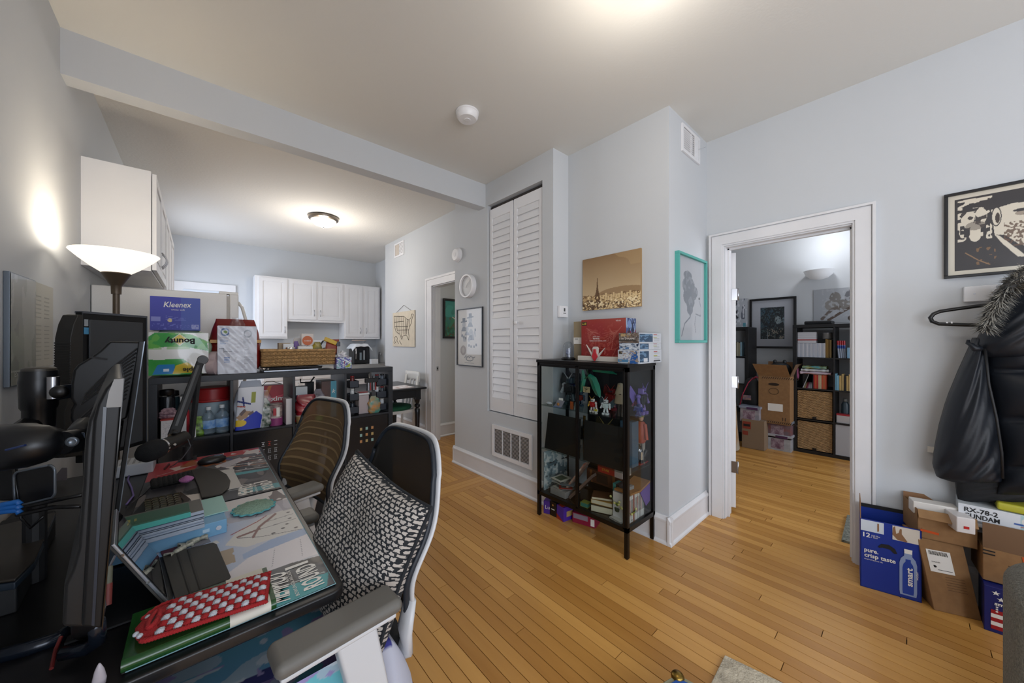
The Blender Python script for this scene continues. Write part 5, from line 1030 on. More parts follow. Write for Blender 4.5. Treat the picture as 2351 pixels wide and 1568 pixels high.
g = G(); g.hexa([ka, ka+kr, ka+kr+Vector((.15, 0, 0)), ka+Vector((.15, 0, 0)), ka+Vector((0, 0, .10)), ka+kr+Vector((0, 0, .10)), ka+kr+Vector((.15, 0, .10)), ka+Vector((.15, 0, .10))]); g.out('box', mat('kit_white', '#c9cfd2', .35), t, bev=.001)
pc = Pic(120, 26, '#cfd2d6'); pc.rect(.5, 0, 1, 1, '#a9c4c6'); pc.nz(14, '#7fb5bb', .55, .55, 0, 1, 1); pc.nz(10, '#31559a', .6, .45, 0, .72, .7).nz(12, '#b8402c', .7, .5, 0, .75, .6); pc.ell(.56, .7, .05, .2, '#d8d4cf'); pc.rect(.02, .2, .22, .3, '#8b8f94')
pc.sheet('front_print', ka+Vector((-.001, 0, .001)), kr, (0, 0, .098), t, .3, .3); txt('RX-78-2', ka+kr*.05+Vector((-.002, 0, .066)), kr, (0, 0, 1), .022, INK, t, width=.10, bold=.02); txt('GUNDAM', ka+kr*.05+Vector((-.002, 0, .038)), kr, (0, 0, 1), .022, INK, t, width=.105, bold=.02)
B('yellow_band', (2.85, -.42, kz+.1005), (2.99, -.36, kz+.1025), mat('lime_print', '#a8a42a', .5), t)
t = thing('bag', 'yellow-green and white packet lying on the kit box under the coat', 'packet', (2.9, -.42, .48)); B('packet', (2.85, -.50, kz+.103), (2.97, -.28, kz+.14), mat('lime_print', '#a8a42a'), t, bev=.008); B('barcode', (2.8485, -.46, kz+.107), (2.85, -.38, kz+.135), PAPER, t)
for k in range(12): B('bar', (2.8475, -.455+.006*k, kz+.11), (2.8485, -.452+.006*k, kz+.133), INK, t)
q0 = Vector((2.755, -.235, 0)); r = Vector((.03, -.24, 0)); H_ = .21
t = thing('water_carton', 'blue carton with white stars and red and white stripes under the brown delivery box', 'box', (2.88, -.36, 0)); g = G(); g.hexa([q0, q0+r, q0+r+Vector((.2, 0, 0)), q0+Vector((.2, 0, 0)), q0+Vector((0, 0, H_)), q0+r+Vector((0, 0, H_)), q0+r+Vector((.2, 0, H_)), q0+Vector((.2, 0, H_))]); g.out('box', mat('flag_blue', '#141f66', .45), t, bev=.002)
def f4(u, v, k=.0015): return q0+r*u+Vector((0, 0, H_*v))-Vector((k, 0, 0))
for k in range(5): G().quad(f4(.08, .08+.085*k), f4(.95, .08+.085*k), f4(.95, .08+.085*(k+1)), f4(.08, .08+.085*(k+1))).out('stripe', mat('flag_red', '#a11a22', .45) if k % 2 == 0 else PAPER, t)
for cx2, cy2 in ((.14, .88), (.34, .84), (.2, .76), (.46, .72), (.56, .86), (.7, .74)):
    st = [f4(cx2+.055*(1 if i % 2 == 0 else .4)*math.sin(i*PI/5), cy2+.055*(1 if i % 2 == 0 else .4)*math.cos(i*PI/5), .002) for i in range(10)]; G().add(st, [tuple(range(10))]).out('star', PAPER, t)
txt('smart', f4(.12, .62, .002), r, (0, 0, 1), .016, PAPER, t, width=.06, bold=.03)
for k, s_ in enumerate(('family-size', 'vapor distilled', 'electrolytes')): txt(s_, f4(.22, .57-.05*k, .002), r, (0, 0, 1), .006, PAPER, t, width=.05); G().ball(f4(.15, .58-.05*k, .002), (.001, .004, .004), 8, 4).out('bullet', PAPER, t)
# grey knitted armchair corner at the right edge
t = thing('sofa', 'grey knitted sofa arm just entering at the right edge of the photo', 'sofa', (2.3, -.6, 0)); KN = mat('knit_grey', '#77766e', .95, noise=(160, .25), bump=(170, .9, .01))
def armrest(u, v):
    a = 2*PI*u; k = [0, .5, .8, .95, 1, 1, 1, 1][min(7, int(v*7.99))]; zz_ = .63-.61*v
    kk = min(1, math.sqrt(max(0, 1-(1-min(1, v*5))**2)))
    return Vector((2.05+.20*kk*math.copysign(abs(math.cos(a))**.5, math.cos(a)), -.455+.235*kk*math.copysign(abs(math.sin(a))**.5, math.sin(a)), zz_))
G().grid(armrest, 48, 40).out('arm', KN, t, smooth=True)
# floor objects at the bottom edge: rug corner, blue box with brass corner
rc = PZ(1664, 1503, .012); t = thing('rug', 'corner of a mottled grey and pink rug on the floor at the bottom edge', 'rug', (rc.x+.2, rc.y-.2, 0))
g = G(); e1 = (PZ(1800, 1568, .012)-rc).normalized(); e2 = (PZ(1632, 1568, .012)-rc).normalized(); g.prism([rc-Vector((0, 0, .012)), rc+e1*1.2-Vector((0, 0, .012)), rc+e1*1.2+e2*1.0-Vector((0, 0, .012)), rc+e2*1.0-Vector((0, 0, .012))], (0, 0, .012)); g.out('pile', mat('rug_mottled', '#cdc2ac', .95, noise=(26, .3), c2='#a99f8c', bump=(120, .8, .01)), t, bev=.003)
cp = PZ(1553, 1545, .10); t = thing('trunk', 'blue box with a pale edge and brass corner at the photo bottom edge', 'box', (cp.x, cp.y-.1, 0)); d1 = (PZ(1515, 1568, .10)-cp).normalized(); d2 = (PZ(1600, 1568, .10)-cp).normalized(); bs = cp-Vector((0, 0, .10))
G().prism([bs, bs+d2*.5, bs+d2*.5+d1*.35, bs+d1*.35], (0, 0, .097)).out('case', mat('trunk_edge', '#8c8a70', .5), t, bev=.004); i_ = d1*.022+d2*.022; G().prism([cp+i_, cp+d2*.46+i_, cp+d2*.46+d1*.3+i_, cp+d1*.3+i_], (0, 0, .001)).out('lid_panel', mat('trunk_blue', '#1d4f9c', .6), t)
G().lathe([(.02, -.02), (.024, 0), (.018, .008), (.004, .011)], cp+i_*.5, 14).out('brass_corner', mat('brass', '#8c7238', .3, 1), t, smooth=True)
# grey doormat edge behind the door casing
a = PZ(1932, 1240, .01); b = PZ(1955, 1180, .01); tag(G().prism([(a.x, a.y, 0), (a.x+.02, a.y-.25, 0), (a.x+.55, a.y-.25, 0), (a.x+.50, b.y+.02, 0)], (0, 0, .014)).out('doormat', mat('doormat_grey', '#55574f', .95, noise=(60, .5), c2='#8d8f84', bump=(90, .6)), None), 'speckled grey doormat just inside the bedroom, mostly hidden by the door casing', 'doormat')
# ================================================================== DESK
DX0, DX1, DY0, DY1, DZ = -.495, .275, .93, 2.50, .74
t = thing('desk', 'long black desk along the left wall with rounded edges', 'desk', ((DX0+DX1)/2, (DY0+DY1)/2, 0))
DM = mat('desk_black', '#121113', .38, noise=(60, .1))
g = G(); r = .03; pl = []
for cx_, cy_, a0 in ((DX1-r, DY1-r, 0), (DX0+r, DY1-r, PI/2), (DX0+r, DY0+r, PI), (DX1-r, DY0+r, 3*PI/2)):
    for k in range(6): a = a0+k*PI/10; pl.append((cx_+r*math.cos(a), cy_+r*math.sin(a), DZ-.026))
g.prism(pl, (0, 0, .026)); g.out('desktop', DM, t, bev=.005)
g = G(); g.box((DX0+.06, DY0+.08, .66), (DX1-.10, DY0+.14, DZ-.027)); g.box((DX0+.06, DY1-.14, .66), (DX1-.10, DY1-.08, DZ-.027)); g.box((-.16, DY0+.1, .67), (-.10, DY1-.1, DZ-.03)); g.out('under_frame', BLACKM, t, bev=.003)
for y in (DY0+.16, DY1-.16):
    G().box((-.15, y-.035, .03), (-.08, y+.035, .67)).out('leg', BLACKM, t, bev=.004); G().box((-.45, y-.04, 0), (.18, y+.04, .03)).out('foot', BLACKM, t, bev=.004)
t.children[-1]
B('cable_box', (-.30, DY0+.2, .63), (-.18, DY0+.9, .66), BLACK, t)

# desk mats with print
def paint_mat():
    pc = Pic(300, 190, '#b7b9c2')     # X along +y of the desk (left to right for a sitter), Y up = towards the wall
    pc.grad('#c2c2c8', '#7f9cc4', .1, .95)
    pc.poly([(0, 0), (.20, 0), (.23, .3), (.20, .55), (.24, 1), (0, 1)], '#25262c'); pc.nz(9, '#4a4f57', .55, 0, 0, .22, 1, .7); pc.poly([(.0, .05), (.075, .0), (.085, .22), (.10, .42), (.05, .46), (.0, .35)], '#2c8f96'); pc.poly([(.0, .58), (.06, .62), (.09, .8), (.02, .95), (0, .9)], '#237a80')
    pc.poly([(.11, .45), (.13, .42), (.16, .80), (.12, .9)], '#5fb3b8'); pc.line([(.085, .02), (.105, .45)], .0018, '#b9c4c4')
    W2 = '#cfcbd0'; G2 = '#9a97a4'; BR = '#7a5550'
    pc.poly([(.22, 0), (.42, .0), (.40, .18), (.36, .42), (.30, .55), (.26, .72), (.22, .6)], W2); pc.poly([(.40, 0), (.46, 0), (.45, .25), (.40, .45), (.36, .45)], '#8fa3c4'); pc.poly([(.46, 0), (.72, 0), (.70, .22), (.62, .45), (.52, .55), (.45, .42)], '#c6c4c0')
    pc.line([(.46, .02), (.50, .30), (.55, .46)], .002, '#3a3a40'); pc.line([(.58, .02), (.575, .28), (.56, .45)], .002, '#3a3a40'); pc.line([(.64, .02), (.63, .25)], .002, '#3a3a40'); pc.line([(.52, .36), (.60, .30), (.66, .20), (.69, .15)], .010, BR); pc.line([(.56, .46), (.58, .30)], .008, BR)
    for x, y in ((.49, .05), (.52, .14), (.60, .06), (.67, .05), (.50, .22), (.55, .1)): pc.ell(x, y, .006, .016, '#3a3438')
    pc.poly([(.40, .55), (.48, .50), (.47, .72), (.40, .80), (.36, .70)], '#6e5346'); pc.nz(22, '#94836c', .55, .36, .5, .48, .8); pc.poly([(.26, .72), (.32, .62), (.35, .68), (.30, .80)], W2); pc.rect(.29, .68, .34, .84, '#c9c6c0').rect(.30, .72, .33, .80, '#1d1d20'); pc.poly([(.50, .78), (.56, .58), (.59, .60), (.54, .82)], '#c9c6c0').poly([(.515, .80), (.545, .69), (.56, .70), (.535, .81)], '#1d1d20')
    pc.line([(.60, .5), (.66, .30), (.70, .22)], .004, '#8c2a30'); pc.poly([(.72, 0), (.86, 0), (.84, .3), (.78, .55), (.72, .50), (.70, .2)], '#a7a4ae'); pc.nz(14, '#8d8a96', .6, .70, 0, .88, .6, .8); pc.poly([(.70, .60), (.74, .54), (.77, .62), (.72, .70)], '#4c3040'); pc.line([(.66, .9), (.74, .72), (.77, .62)], .007, '#a82c38')
    pc.poly([(.84, 0), (1, 0), (1, .55), (.9, .62), (.84, .4)], '#c9c5c4'); pc.nz(16, '#5c5458', .66, .84, 0, 1, .6); pc.line([(.72, .30), (.80, .22), (.86, .10)], .003, '#3a3a40'); pc.line([(.24, .1), (.38, .06)], .0018, '#8a8a94'); pc.line([(.24, .3), (.36, .25)], .0018, '#8a8a94')
    return pc
def paint_mat2():
    pc = Pic(260, 190, '#2c2d32'); pc.nz(9, '#4d4c50', .5); pc.nz(12, '#6a6462', .66, .2)
    pc.poly([(.02, 0), (.10, 0), (.12, .3), (.05, .3)], '#4a8f98'); pc.line([(.13, .04), (.14, .38)], .003, '#b9c4c4'); pc.ell(.26, .58, .06, .10, '#1d1d20').ell(.12, .62, .05, .07, '#34312f').ell(.10, .48, .05, .06, '#34312f').poly([(.02, .60), (.2, .55), (.24, .80), (.05, .9)], '#c9c0b8')
    pc.poly([(.38, .02), (.42, .0), (.45, .30), (.40, .34)], '#3c8f96'); pc.line([(.46, .0), (.50, .35)], .006, '#b9b4b0'); 
    for k in range(7): pc.line([(.54+.055*k, 0), (.58+.05*k, .25+.04*(k % 3)), (.64+.04*k, .40)], .005, ['#b06a3c', '#c9c4bc', '#8c4a34', '#d0c8bc', '#a8603c', '#6c6864', '#c98a5c'][k])
    pc.poly([(.72, .62), (1, .5), (1, 1), (.60, 1)], '#a3242c'); pc.poly([(.86, .0), (1, .0), (1, .62), (.9, .55)], '#a82a2e'); pc.poly([(.84, .02), (.96, 0), (.94, .14), (.86, .18)], '#cfc6be'); pc.poly([(.74, .78), (.86, .5), (.92, .5), (.82, .84)], '#c9b0a4'); pc.nz(18, '#9c5a34', .6, .70, .35, .95, .75); pc.poly([(.60, .36), (.72, .18), (.80, .22), (.70, .45)], '#b9b4b8'); pc.line([(.78, .3), (.92, .42)], .012, '#3c4c84'); pc.line([(.7, .92), (.80, .62)], .003, '#c9c4c0'); pc.nz(26, '#c9c4c0', .74, .5, 0, 1, .5)
    return pc
mz = DZ+.001
for (nm_, y0, y1, pcf) in (('near desk mat printed with pale collage art and large white lettering at its corner', .955, 1.715, paint_mat), ('far desk mat printed with red and dark collage art', 1.725, 2.475, paint_mat2)):
    t = thing('desk_mat', nm_, 'desk mat', (.04, (y0+y1)/2, mz)); xl = -.105 if y0 < 1 else -.175; B('base', (xl, y0, mz), (.258, y1, mz+.0025), INK, t, bev=.001)
    pcf().sheet('print', (.256, y0+.002, mz+.0031), (0, y1-y0-.004, 0), (xl-.253, 0, 0), t, .42, .15)
    zt3 = mz+.0034; k = 1 if y0 < 1 else .9
    G().tube([(.2575, y0, mz+.002), (.2575, y1, mz+.002)], .0012, 5).out('stitching', mat('stitch_teal', '#7fa6ae', .8), t)
    if k == 1: G().tube([(-.1, y0, mz+.002), (.2575, y0, mz+.002)], .0012, 5).out('stitching', mat('stitch_teal', '#7fa6ae'), t)
    txt('ROUND', (.235, y0+.018*k, zt3), (0, 1, 0), (-1, 0, 0), .044*k, PAPER, t, width=.112*k, bold=.03); txt('1', (.225, y0+.138*k, zt3), (0, 1, 0), (-1, 0, 0), .055*k, PAPER, t, bold=.01, width=.012); txt('BOWLING & ARCADE', (.181, y0+.012, zt3), (0, 1, 0), (-1, 0, 0), .008, PAPER, t, width=.12)
    txt('ARTIST', (.172, y0+.085, zt3), (0, 1, 0), (-1, 0, 0), .006, PAPER, t, width=.03)
    # jagged two-word logo
    txt('MEMPIOO', (.160, y0+.010, zt3), (.1, 1, 0), (-1, .1, 0), .046, PAPER, t, width=.13, bold=.03, shear=.25)

# ---- stationery at the near end
GB = mat('green_laminate', '#1f4722', .18, noise=(4, .15)); bz2 = DZ+.0042
t = thing('green_book', 'glossy dark green hardback with a white paper band at the near desk corner', 'book', (.02, 1.02, bz2))
g = G(); pts = [(.957-.005, 0), (.945, .006), (.945, .016), (.957-.005, .0225)]
g.box((-.105, .955, 0+bz2), (.132, 1.105, bz2+.003)); g.box((-.105, .955, bz2+.0195), (.132, 1.105, bz2+.0225)); g.out('cover', GB, t, bev=.001)
G().prism([(-.105, .957+.0115*-math.sin(a)*.9, bz2+.01125-.01125*math.cos(a)) for a in np.linspace(0, PI, 9)], (.237, 0, 0)).out('spine', GB, t, smooth='auto'); B('page_block', (-.102, .958, bz2+.003), (.129, 1.10, bz2+.0195), PAPER, t)
G().prism([(.050, .957+.0128*-math.sin(a)*.9, bz2+.01125-.0118*math.cos(a)) for a in np.linspace(0, PI, 9)]+[(.050, 1.106, bz2+.0232), (.050, 1.106, bz2+.0228), (.050, .957, bz2+.0228)], (.072, 0, 0)).out('paper_band', mat('band_cream', '#cfccc0', .6), t, smooth='auto')
txt('VERDICT', (.118, .958, bz2+.0236), (0, 1, 0), (-1, 0, 0), .006, mat('band_ink', '#8a8c86', .7), t); 
g = G()
for a, b in (((.062, .975), (.080, .975)), ((.071, .966), (.071, .985)), ((.071, .975), (.062, .967)), ((.064, .99), (.078, .99)), ((.066, .985), (.066, .998)), ((.076, .985), (.074, .998))): g.tube([(a[0], a[1], bz2+.0240), (b[0], b[1], bz2+.0240)], .0009, 4)
g.out('band_characters', INK, t)
# crocheted checker case
with at(M=Matrix.Translation((.015, 1.003, 0)) @ Matrix.Rotation(-.19, 4, 'Z') @ Matrix.Translation((-.015, -.988, 0))):
    ez = bz2+.0245; t = thing('crochet_case', 'red and white checkered crocheted pouch with a slot, lying on the green book', 'pouch', (.02, .99, ez)); ya2 = mat('yarn_red', '#a31d22', .9, bump=(500, .8, .004)); yw = mat('yarn_white', '#c9cdd6', .9, bump=(500, .8, .004))
    def cw_(x): return Vector((x, 0, 0))
    def cz(yv): return .018*math.sqrt(max(.05, 1-((yv-.985)/.062)**2))
    pl = []
    def cp2(u, v):       # u along -> x, v across -> y ; slight rotation
        x = -.092+.214*u; y = .934+.104*v+.008*u-.0*v; return x, y
    body = G()
    def cf(u, v):
        a = 2*PI*v; x = -.095+.219*u; tap = math.sin(PI*min(.5, u*3.2))**.6 if u < .16 else 1; tap = max(tap, .02); tap2 = 1 if u < .97 else .8
        return Vector((x, .986+.008*u+.0545*tap*math.copysign(abs(math.cos(a))**.8, math.cos(a)), ez+.0095+.0095*math.sin(a)*min(1, tap+.2)*tap2))
    G().grid(cf, 40, 24).out('knit_body', ya2, t, smooth=True)
    for i in range(13):
        for j in range(6):
            u = .205+.062*i; v = (j+.5)/6; x, y = -.092+.214*u, .934+.104*v+.008*u
            if u > .985: continue
            m = yw if (i+j) % 2 == 0 else ya2; zz_ = ez+.0165+.0035*math.sin(PI*v)
            g = G(); nb = 9; vs = []
            for k in range(nb*2):
                a = PI*k/nb; rr_ = (1 if k % 2 else .8); vs.append((x+.0088*rr_*math.cos(a), y+.0108*rr_*math.sin(a), zz_))
            g.add(vs+[(x, y, zz_+.0055)]+[(p[0], p[1], zz_-.006) for p in vs], [(k, (k+1) % (2*nb), 2*nb) for k in range(2*nb)]+[((k+1) % (2*nb), k, 2*nb+1+k, 2*nb+1+(k+1) % (2*nb)) for k in range(2*nb)]); g.out('stitch_puff', m, t, smooth=True)
    rim = []
    for k in range(90): 
        s_ = k/89; rim.append(cf(.1+.9*min(1, s_*1.0), .5)+Vector((0, -.001, .003+.0015*(k % 2))))
    G().tube([p for p in rim], .0045, 7).out('edge_braid', ya2, t, smooth=True)
    G().tube([cf(max(.02, min(1, k/60)), 0)+Vector((0, .001, .003+.0015*(k % 2))) for k in range(61)], .004, 7).out('edge_braid', ya2, t, smooth=True)
    sl = [(-.068+.006*math.cos(a), .985+.026*math.sin(a), ez+.0200) for a in np.linspace(0, 2*PI, 20)]; G().add(sl, [tuple(range(20))]).out('slot', mat('slot_dark', '#3c1014', .8), t); G().tube(sl, .0045, 7).out('slot_braid', ya2, t, smooth=True)
    for dx, dy in ((-.086, .957), (-.078, .948), (-.082, 1.004)): G().ball((dx, dy, ez+.016), (.005, .006, .004), 8, 5).out('stitch_puff', yw, t, smooth=True)
# tablet in folio
TB = mat('tablet_glass', '#1a1c20', .03, spec=.8, coat=1); AL = mat('tablet_alu', '#9aa0a8', .3, .8); FO = mat('folio_grey', '#3a3936', .8)
p0, p1 = Vector((-.049, 1.129, .750)), Vector((-.079, 1.379, .750)); q0, q1 = Vector((-.134, 1.129, .918)), Vector((-.160, 1.380, .912))
t = thing('tablet', 'silver tablet propped up in a dark folio case, its screen mirroring the binders', 'tablet', (p0+p1)/2); nn = (p1-p0).cross(q0-p0).normalized(); nn = nn if nn.x < 0 else -nn
G().hexa([p0, p1, p1+nn*.006, p0+nn*.006, q0, q1, q1+nn*.006, q0+nn*.006]).out('body', AL, t, bev=.0015)
e = .012; a_, b2, c2_, d2_ = p0.lerp(p1, .03).lerp(q0, .05), p1.lerp(p0, .03).lerp(q1, .05), q1.lerp(q0, .03).lerp(p1, .05), q0.lerp(q1, .03).lerp(p0, .05)
G().add([x-nn*.0012 for x in (a_, b2, c2_, d2_)], [(0, 1, 2, 3)]).out('screen', TB, t)
G().hexa([p0+nn*.006, p1+nn*.006, p1+nn*.010, p0+nn*.010, q0+nn*.006, q1+nn*.006, q1+nn*.010, q0+nn*.010]).out('case_back', FO, t, bev=.001)
m0, m1 = q0.lerp(p0, .12)+nn*.010, q1.lerp(p1, .12)+nn*.010; k0, k1 = Vector((-.190, 1.129, bz2)), Vector((-.205, 1.379, bz2))
G().hexa([k0, k1, k1+Vector((.003, 0, 0)), k0+Vector((.003, 0, 0)), m0, m1, m1+Vector((.003, 0, 0)), m0+Vector((.003, 0, 0))]).out('stand_flap', mat('folio_blue_grey', '#3c4a58', .5), t); G().tube([k0+Vector((0, -.001, 0)), m0+Vector((0, -.001, 0))], .002, 6).out('flap_edge', AL, t)
G().box((-.20, 1.12, bz2-.001), (-.045, 1.39, bz2+.003)).out('folio_base', BLACKM, t)
for k in range(2): G().lathe([(.0035, 0), (.003, .0012)], p0.lerp(q0, .38+.45*k)+nn*.003, 10, (0, -1, 0)).out('button', CHROME, t)
g = G(); pts = [Vector(PZ(x, y, .748)) for x, y in ((372, 1276), (489, 1248), (498, 1252), (530, 1326), (526, 1332), (402, 1378))]; g.prism(pts, (0, 0, .004)); tag(g.out('folio_flap', FO, None, bev=.0015), 'grey folio cover flap lying flat beside the tablet', 'cover')
o = bpy.data.objects['folio_flap']
for a, b in (((432, 1262), (462, 1356)), ((408, 1270), (438, 1364))): G().tube([PZ(*a, .7525), PZ(*b, .7525)], .002, 5, flat=(1.5, .5)).out('crease', mat('folio_dark', '#2c2b29', .8), o)
# binder and notebooks stack (rotated slightly), all behind the tablet
rzb = .06
def slab(name, label, cat, x0, x1, y0, y1, z0, z1, m, parts=(), rz=rzb, bev=.0015):
    with at((x1, y0, 0), rz=rz):
        t = thing(name, label, cat, ((x0-x1)/2, (y1-y0)/2, z0)); B('cover', (x0-x1, 0, z0), (0, y1-y0, z1), m, t, bev=bev)
        for (nm_, a, b, mm) in parts: B(nm_, a, b, mm, t, bev=.0005)
    return t
LB = mat('binder_light_blue', '#6f9fc0', .4); yb_s = 1.440
t = slab('ring_binder', 'light blue ring binder, lowest in the stack beside the tablet', 'binder', -.20, .068, yb_s, 1.66, bz2, bz2+.043, LB)
with at((.068, yb_s, 0), rz=rzb):
    G().lathe([(.007, 0), (.007, .0015), (.004, .0015)], (-.020, -.0005, bz2+.022), 18, (0, -1, 0)).out('finger_ring', CHROME, t, smooth='auto'); B('spine_label', (-.058, -.001, bz2+.018), (-.042, 0, bz2+.028), mat('binder_pale', '#a9c4d6', .4), t)
def nstack():
    z = bz2+.044
    spec = [('pale grey notebook', '#8d98a6', .012), ('thin silver-blue notebook', '#7c8ba0', .007), ('white notebook', '#a8b0bc', .007), ('dark slate notebook', '#3a4452', .005), ('blue-grey notebook', '#6f7d92', .009), ('grey covered planner', '#56544f', .012)]
    for k, (nm_, c_, h_) in enumerate(spec):
        slab('notebook', '%s in the stack on the light blue binder, %s from the bottom' % (nm_, ['first', 'second', 'third', 'fourth', 'fifth', 'sixth'][k]), 'notebook', -.19, .014-.001*(k % 3), 1.412+.002*(k % 2), 1.52, z, z+h_, mat('nb'+c_, c_, .5), [('page_block', (-.198, -.0008, z+.0015), (.0006, .1, z+h_-.0015), mat('page_grey', '#9aa4b2', .7))]); z += h_+.0006
    return z
zn = nstack()
t = slab('notebook', 'dark green notebook with teal edge on top of the grey stack', 'notebook', -.20, -.017, 1.378, 1.455, zn, zn+.018, mat('nb_green', '#174a36', .5), [('teal_edge', (-.183, -.0012, zn), (.0008, .0, zn+.0145), mat('nb_teal', '#3f9a90', .45))])
with at((-.017, 1.378, 0), rz=rzb): B('gold_mark', (-.125, .02, zn+.0181), (-.119, .045, zn+.0186), mat('gold_print', '#7c7a3c', .5), t); B('gold_mark', (-.112, .025, zn+.0181), (-.107, .043, zn+.0186), mat('gold_print', '#7c7a3c'), t)
t = slab('notepad', 'pale mint folder peeking out from under the grey notebooks', 'folder', -.1, .075, 1.50, 1.66, bz2+.0435, bz2+.047, mat('mint_folder', '#8fb8b0', .5))
# cream crocheted doily coaster
c = Vector((.135, 1.585, bz2)); c = PZ(583, 1166, bz2+.004); t = thing('coaster', 'round pale mint crocheted coaster with a scalloped teal edge on the near desk mat', 'coaster', c); rw = []
G().add([c+Vector(((.062+.004*math.cos(14*a))*math.cos(a), (.062+.004*math.cos(14*a))*math.sin(a)*1.0, .0)) for a in np.linspace(0, 2*PI, 112, endpoint=False)]+[c+Vector((.056*math.cos(a), .056*math.sin(a), .007)) for a in np.linspace(0, 2*PI, 112, endpoint=False)]+[c+Vector((0, 0, .005))], [(i, (i+1) % 112, 112+(i+1) % 112, 112+i) for i in range(112)]+[(112+i, 112+(i+1) % 112, 224) for i in range(112)]).out('knit', mat('yarn_mint', '#93b3a0', .95, noise=(160, .2), bump=(350, 1, .006)), t, smooth=True)
G().tube([c+Vector(((.061+.004*math.cos(14*a))*math.cos(a), (.061+.004*math.cos(14*a))*math.sin(a), .002)) for a in np.linspace(0, 2*PI, 113)], .003, 6).out('edging', mat('yarn_teal', '#5fa9ae', .9, bump=(400, .8, .004)), t, smooth=True)
# wrapped candies
def candy(label, px, py, ang, s_=1.0):
    c = PZ(px, py, bz2+.008)
    with at(c, rz=ang):
        t = thing('wrapped_candy', label, 'candy', (0, 0, -.007)); WR = mat('wax_wrapper', '#b9b7a8', .4, noise=(120, .35), c2='#6f7468')
        G().lathe([(.003, -.017), (.007, -.014), (.0085, 0), (.007, .014), (.003, .017)], (0, 0, 0), 12, (1, 0, 0)).out('sweet', WR, t, smooth=True)
        for s2 in (-1, 1): G().grid(lambda u, v: Vector((s2*(.016+.016*v), (.003+.010*v)*math.cos(2*PI*u)*(1+.3*math.sin(9*u)), (.003+.006*v)*math.sin(2*PI*u)+.002*math.sin(20*u))), 16, 3).out('twist', WR, t, smooth=True)
candy('wax-paper wrapped candy on the mat, right one near the blue binder', 444, 1243, .35); candy('wax-paper wrapped candy on the red card, left one', 413, 1262, .75)
t = thing('card', 'dark red card under the wrapped candies', 'card', PZ(400, 1272, bz2)); G().prism([PZ(x, y, bz2) for x, y in ((366, 1262), (428, 1240), (434, 1252), (372, 1276))], (0, 0, .002)).out('card', mat('card_red', '#5a1420', .5), t)
t = thing('card', 'pale grey card right of the red card', 'card', PZ(455, 1252, bz2)); G().prism([PZ(x, y, bz2) for x, y in ((432, 1246), (478, 1236), (484, 1244), (440, 1258))], (0, 0, .0015)).out('card', mat('card_grey2', '#7a7c86', .6), t)
# pencil case tools left of the tablet
t = thing('pen', 'red-tipped pen standing in the dark behind the tablet', 'pen', (-.17, 1.09, .75)); a, b = PD(250, 1300, .74), PD(246, 1390, .72); G().cyl(a, b, .006).out('barrel', mat('pen_olive', '#5a5c4c', .5), t, smooth='auto'); G().cyl(a.lerp(b, .45), b, .0065).out('grip', mat('pen_red', '#6c2a26', .5), t, smooth='auto')
# keyboard (split curved) with wrist rest
t = thing('keyboard', 'curved ergonomic black keyboard glinting gold in the lamp light', 'keyboard', PZ(400, 1140, bz2)); K0 = Vector((-.165, 1.60, bz2)); KM = mat('key_gloss', '#4a4231', .22, .55);  # the lamp's gold reflection on black keys is put into their colour
ka, kb, kc, kd = [PZ(*p, bz2) for p in ((348, 1168), (352, 1120), (478, 1072), (520, 1130))]
kx = Vector((-.145, 1.52, bz2))
def kp(i, j): # i along the keyboard (y), j across (x)
    y = 1.535+.0195*i; cx2 = .018*math.sin((i-1)/12*PI); return Vector((-.145+.0195*j+cx2, y, bz2))
g = G()
for i in range(12): pass
base = [(-.17, 1.55), (-.05, 1.54), (-.02, 1.67), (-.02, 1.80), (-.05, 1.91), (-.15, 1.92), (-.175, 1.75)]
G().prism([(x, y, bz2) for x, y in base], (0, 0, .010)).out('base', BLACK, t, bev=.003)
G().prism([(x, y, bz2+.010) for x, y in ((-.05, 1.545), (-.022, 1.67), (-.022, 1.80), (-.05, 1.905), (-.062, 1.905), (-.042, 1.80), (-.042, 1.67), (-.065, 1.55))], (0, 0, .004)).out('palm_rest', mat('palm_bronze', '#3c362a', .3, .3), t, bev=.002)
km = None
for i in range(14):
    for j in range(5):
        p = Vector((-.150+.0195*j+.012*math.sin(i/13*PI), 1.565+.0242*i, bz2+.0105)); 
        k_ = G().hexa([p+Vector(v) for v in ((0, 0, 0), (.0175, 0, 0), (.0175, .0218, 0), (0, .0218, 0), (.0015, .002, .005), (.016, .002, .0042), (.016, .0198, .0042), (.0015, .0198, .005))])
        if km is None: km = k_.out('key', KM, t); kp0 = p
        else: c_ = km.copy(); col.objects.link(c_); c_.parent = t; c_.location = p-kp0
# crocheted wrist cushion and pink oval
t = thing('wrist_rest', 'ribbed black crocheted wrist cushion behind the keyboard', 'wrist rest', PZ(390, 1105, .76)); a, b = PZ(350, 1108, .775), PZ(438, 1090, .775)
for k in range(8):
    c = a.lerp(b, (k+.3)/7.6); d_ = (b-a).normalized(); s_ = Vector((-d_.y, d_.x, 0)); G().tube([c+s_*(.045*math.cos(q))+Vector((0, 0, .014*math.sin(q)-.012)) for q in np.linspace(0, PI, 9)], .011, 8).out('rib', mat('yarn_black', '#121213', .95, bump=(300, 1, .006)), t, smooth=True)
t = thing('trackball', 'small pink crocheted oval on the end of the black wrist cushion', 'ornament', PZ(428, 1106, .78)); c = PZ(428, 1100, .79); 
for k in range(5): G().tube([c+Vector(((.020-.0042*k)*math.cos(q), (.026-.0052*k)*math.sin(q), .0025*k)) for q in np.linspace(0, 2*PI, 25)], .0036, 6).out('coil', mat('yarn_pink', '#a8689c', .9, bump=(300, .8, .004)), t, smooth=True)
